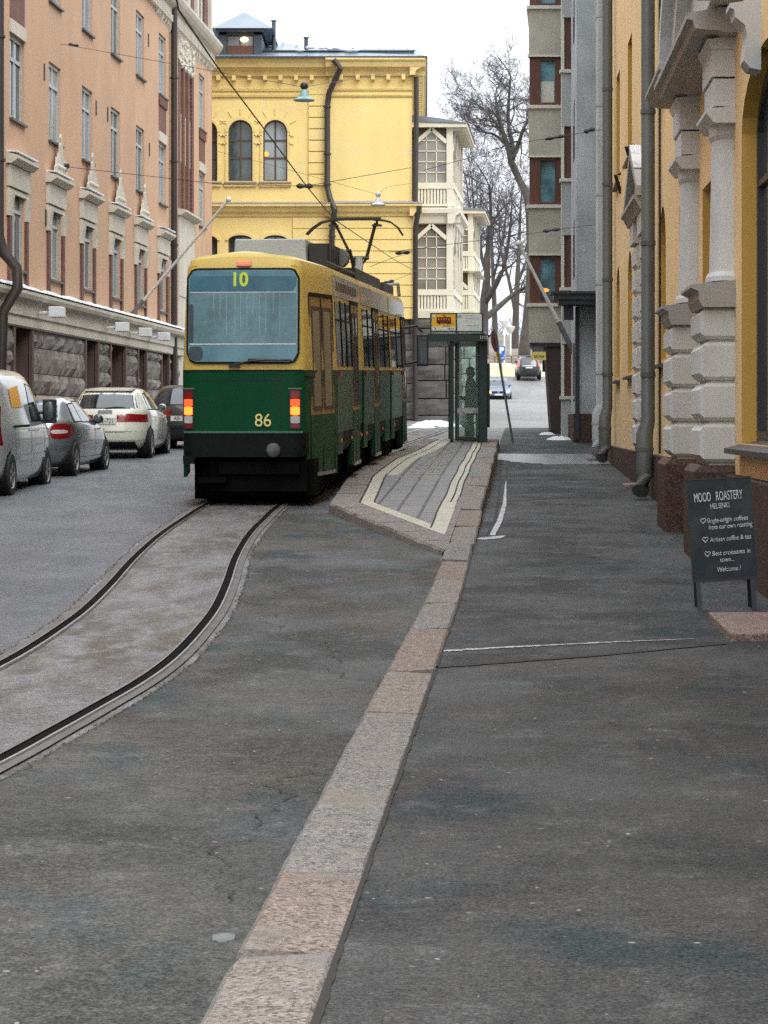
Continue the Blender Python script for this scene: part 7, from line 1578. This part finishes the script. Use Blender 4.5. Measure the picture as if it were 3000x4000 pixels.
# ---------------------------------------------------------------- overhead wires and hanging lamps
def wire(pts, r, label, sag=0, parts=None):
    L_ = []
    for (a, b) in zip(pts, pts[1:]):
        for k in range(10):
            f = k / 10; q = a.lerp(b, f); q.z -= sag * 4 * f * (1 - f); L_.append(q)
    L_.append(pts[-1]); t = thing('overhead_wire', pts[0], label, 'overhead wire'); mb = MB(); mb.tube(L_, r, 5); mb.build('cable', M['wire'], t)
    for p, q, rr_ in (parts or []): mb = MB(); mb.tube([p, p.lerp(q, .2), p.lerp(q, .5), p.lerp(q, .8), q], [rr_ * .4, rr_, rr_ * .5, rr_, rr_ * .4], 6); mb.build('insulator', M['wire'], t)
    return t
cw_ = [P(372, -60, 24.5), P(385, 20, 26), P(470, 145, 31), P(568, 275, 36.5), P(662, 402, 42), P(722, 474, 52), P(850, 560, 80), P(905, 590, 100)]
wire(cw_, .011, 'thick tram contact wire running down from upper left to the pantograph')
wire([LF(68.2, bz(95, 68.2), 0), P(655, 188, 72), P(890, 150, 96)], .008, 'thin span wire across the top, carrying the teal street lamp', .0, [(P(148, 95, 68), P(170, 99, 68.3), .05)])
wire([LF(68.1, bz(358, 68), 0), P(478, 398, 60), P(660, 402, 52), P(888, 362, 75)], .008, 'lower span wire from the salmon block to the contact wire clamp', .0, [(P(138, 358, 67.8), P(150, 359, 67.8), .09), (P(640, 402, 52), P(676, 402, 52), .07)])
wire([P(462, 325, 95), P(600, 360, 85), P(815, 420, 75), P(836, 404, 78), P(893, 395, 104)], .006, 'faint wire in front of the yellow building, holding the white lamp')
wire([P(915, 368, 60), P(1145, 305, 58), P(1215, 294, 57), RF(54, bz(277, 54), 0)], .007, 'span wire with dark insulators crossing to the grey house at upper right', 0, [(P(1178, 301, 57.7), P(1222, 293, 57.4), .05), (P(1262, 285, 55.5), P(1284, 279, 55.3), .06)])
wire([P(840, 545, 60), P(1145, 505, 62), P(1212, 495, 61), RF(60, bz(484, 60), 0)], .007, 'lower span wire with an insulator crossing to the concrete house', 0, [(P(1172, 500, 61.8), P(1210, 495, 61.6), .05)])
wire([P(800, 576, 70), P(850, 556, 72), P(893, 545, 104)], .008, 'short guy wire behind the pantograph fixed to the yellow building', 0, [(P(855, 547, 73), P(885, 545, 74), .07)])
wire([P(756, 690, 60), P(838, 610, 66), P(893, 590, 104)], .008, 'low guy wire behind the tram roof fixed to the yellow building', 0, [(P(828, 612, 66), P(850, 607, 67), .06)])
for u, v, Y, m_, lab, s in ((657, 190, 72, 'lampgreen', 'bell-shaped verdigris street lamp hanging on the upper span wire', 1), (817, 424, 75, 'lampw', 'small white bell lamp hanging low in front of the yellow wall', .75)):
    p = P(u, v, Y); h = thing('hanging_lamp', p, lab, 'street lamp'); k = 5300 / Y
    mb = MB(); mb.lathe(p + Vector((0, 0, -.38 * s)), [(.30 * s, 0), (.31 * s, .03), (.15 * s, .12 * s), (.11 * s, .26 * s), (.06 * s, .34 * s)], 16); mb.build('lamp_shade', M[m_], h, smooth='auto')
    mb = MB(); mb.ball(p + Vector((0, 0, .06)), .12 * s, 10); mb.tube([p, p + Vector((0, 0, -.1 * s))], .05 * s, 6); mb.build('lamp_fitting', M['black'] if s == 1 else M['lampw'], h)

# ---------------------------------------------------------------- bare trees on the hill
def tree(spines, Y, seed, label, reach, levels=3, dens=1.0, name='bare_tree', group='bare trees on the hill'):
    rnd = random.Random(seed); base = P(*spines[0][0][:2], Y); base.z = min(base.z, interp(TH, Y)) - .1
    t = thing(name, base, label, 'tree', group); tk = MB(); cr = MB()
    def twig(p, d, ln, r, lev):
        pts = [p]; rr_ = [r]; q = p.copy(); n = 4 if lev else 3
        kids = []
        for i in range(n):
            d = (d + Vector((rnd.gauss(0, .22), rnd.gauss(0, .22), rnd.gauss(.05, .20)))).normalized(); q = q + d * ln / n; pts.append(q.copy()); rr_.append(max(.012, r * (1 - .7 * (i + 1) / n)))
            if lev > 0:
                for _ in range(2 if rnd.random() < .22 * dens else 1):
                    ax = Vector((rnd.gauss(0, 1), rnd.gauss(0, 1), rnd.gauss(0.15, .8))).normalized(); kids.append((q.copy(), (d * .75 + ax * .75).normalized(), ln * rnd.uniform(.45, .75), rr_[-1] * .62))
        cr.tube(pts, rr_, 3 if lev < 2 else 5, caps=False)
        for k in kids: twig(*k, lev - 1)
    for sp in spines:
        pts = catmull3([P(u, v, Y + dy) for u, v, r, dy in sp], 4); rs_ = []
        for i in range(len(sp) - 1):
            for k in range(4): rs_.append(sp[i][2] + (sp[i + 1][2] - sp[i][2]) * k / 4)
        rs_.append(sp[-1][2])
        if sp is spines[0]: pts[0].z = base.z
        tk.tube(pts, rs_, 8)
        for i in range(2, len(pts)):
            if rs_[i] > reach[1]: continue
            d = (pts[i] - pts[i - 1]).normalized()
            for _ in range(1):
                ax = Vector((rnd.gauss(0, 1), rnd.gauss(0, .8), rnd.gauss(.25, .7))).normalized(); twig(pts[i], (d * .45 + ax).normalized(), reach[0] * rnd.uniform(.6, 1.2), rs_[i] * .45 + .01, levels)
        twig(pts[-1], (pts[-1] - pts[-2]).normalized(), reach[0], rs_[-1], levels)
    tk.build('trunk', M['bark'], t, smooth=True, fixn=False); cr.build('crown', M['twig'], t, fixn=False)
def catmull3(pts, n):
    out = []
    for i in range(len(pts) - 1):
        p0, p1, p2, p3 = pts[max(i - 1, 0)], pts[i], pts[i + 1], pts[min(i + 2, len(pts) - 1)]
        for k in range(n):
            u = k / n; out.append(.5 * ((2 * p1) + (p2 - p0) * u + (2 * p0 - 5 * p1 + 4 * p2 - p3) * u * u + (3 * p1 - p0 - 3 * p2 + p3) * u ** 3))
    return out + [pts[-1]]
tree([[(1131, 772, .5, 0), (1141, 690, .45, 0), (1147, 600, .4, 0), (1146, 500, .35, 0), (1140, 430, .33, 0), (1120, 385, .29, .5), (1104, 348, .26, 0), (1098, 320, .24, -.5), (1086, 285, .18, -1), (1076, 245, .12, -1), (1070, 205, .07, 0)],
      [(1104, 348, .26, 0), (1106, 310, .2, 1), (1098, 265, .16, 2), (1099, 215, .12, 2), (1103, 165, .07, 1)],
      [(1106, 345, .22, 0), (1122, 305, .17, -1), (1130, 280, .12, -2), (1150, 245, .08, -2)],
      [(1098, 318, .14, 0), (1070, 292, .10, 1), (1042, 285, .07, 2), (1018, 276, .04, 2)],
      [(1090, 295, .12, 0), (1062, 255, .09, -2), (1040, 232, .06, -2), (1020, 222, .035, -2)], [(1140, 430, .2, 0), (1150, 400, .14, 2), (1160, 340, .1, 2), (1158, 280, .06, 2)]],
     196, 5, 'tall bare tree with a bent dark trunk beside the concrete house', (2.3, .18), 3, .3)
tree([[(1044, 780, .5, 0), (1044, 700, .42, 0), (1046, 650, .36, 0), (1052, 595, .28, 0), (1055, 520, .2, 1), (1060, 450, .13, 1), (1056, 400, .07, 1)],
      [(1046, 655, .3, 0), (1068, 620, .24, -1), (1088, 575, .18, -2), (1100, 510, .12, -2), (1106, 440, .06, -2)],
      [(1045, 690, .3, 0), (1080, 660, .24, 2), (1110, 635, .18, 3), (1135, 620, .12, 3)],
      [(1052, 595, .18, 0), (1036, 540, .13, 2), (1026, 470, .09, 2), (1020, 410, .05, 2)]],
     205, 12, 'spreading bare tree rising behind the shelter signs', (3.4, .2), 3, .45)
tree([[(1112, 770, .36, 0), (1114, 690, .3, 0), (1118, 600, .22, 0), (1122, 510, .14, 1), (1125, 440, .08, 1)], [(1114, 680, .2, 0), (1100, 610, .15, 2), (1082, 540, .1, 3), (1078, 470, .05, 3)], [(1118, 610, .16, 0), (1138, 560, .12, 1), (1150, 500, .07, 1)]],
     222, 23, 'thinner bare tree farther back between the two big trees', (3.2, .18), 2, .9)
tree([[(1070, 760, .3, 0), (1068, 660, .24, 0), (1064, 570, .17, 0), (1062, 500, .1, 1), (1058, 440, .06, 1)], [(1068, 650, .18, 0), (1046, 580, .12, 2), (1036, 500, .06, 2)], [(1066, 600, .14, 0), (1084, 530, .1, -2), (1092, 470, .05, -2)]],
     236, 31, 'small distant bare tree whose twigs fill the gap above the parking sign', (3.4, .18), 2, .9)
tree([[(1010, 770, .3, 0), (1012, 640, .24, 0), (1010, 540, .16, 0), (1014, 460, .09, 1), (1008, 400, .05, 1)], [(1012, 620, .16, 0), (1030, 540, .1, 2), (1036, 460, .05, 2)]],
     232, 37, 'distant bare tree just visible right of the cream verandas', (3.2, .18), 2, .9)
mb = MB(); rnd = random.Random(3)
for k in range(260):
    x = rnd.uniform(2, 20); Y = rnd.uniform(238, 250); z = 9.6; h = rnd.uniform(1.2, 3.4); mb.tube([(x, Y, z), (x + rnd.gauss(0, .3), Y, z + h * .5), (x + rnd.gauss(0, .7), Y, z + h)], [.03, .02, .01], 3, caps=False)
mb.build('far_undergrowth', M['twig'], fixn=False)['kind'] = 'stuff'
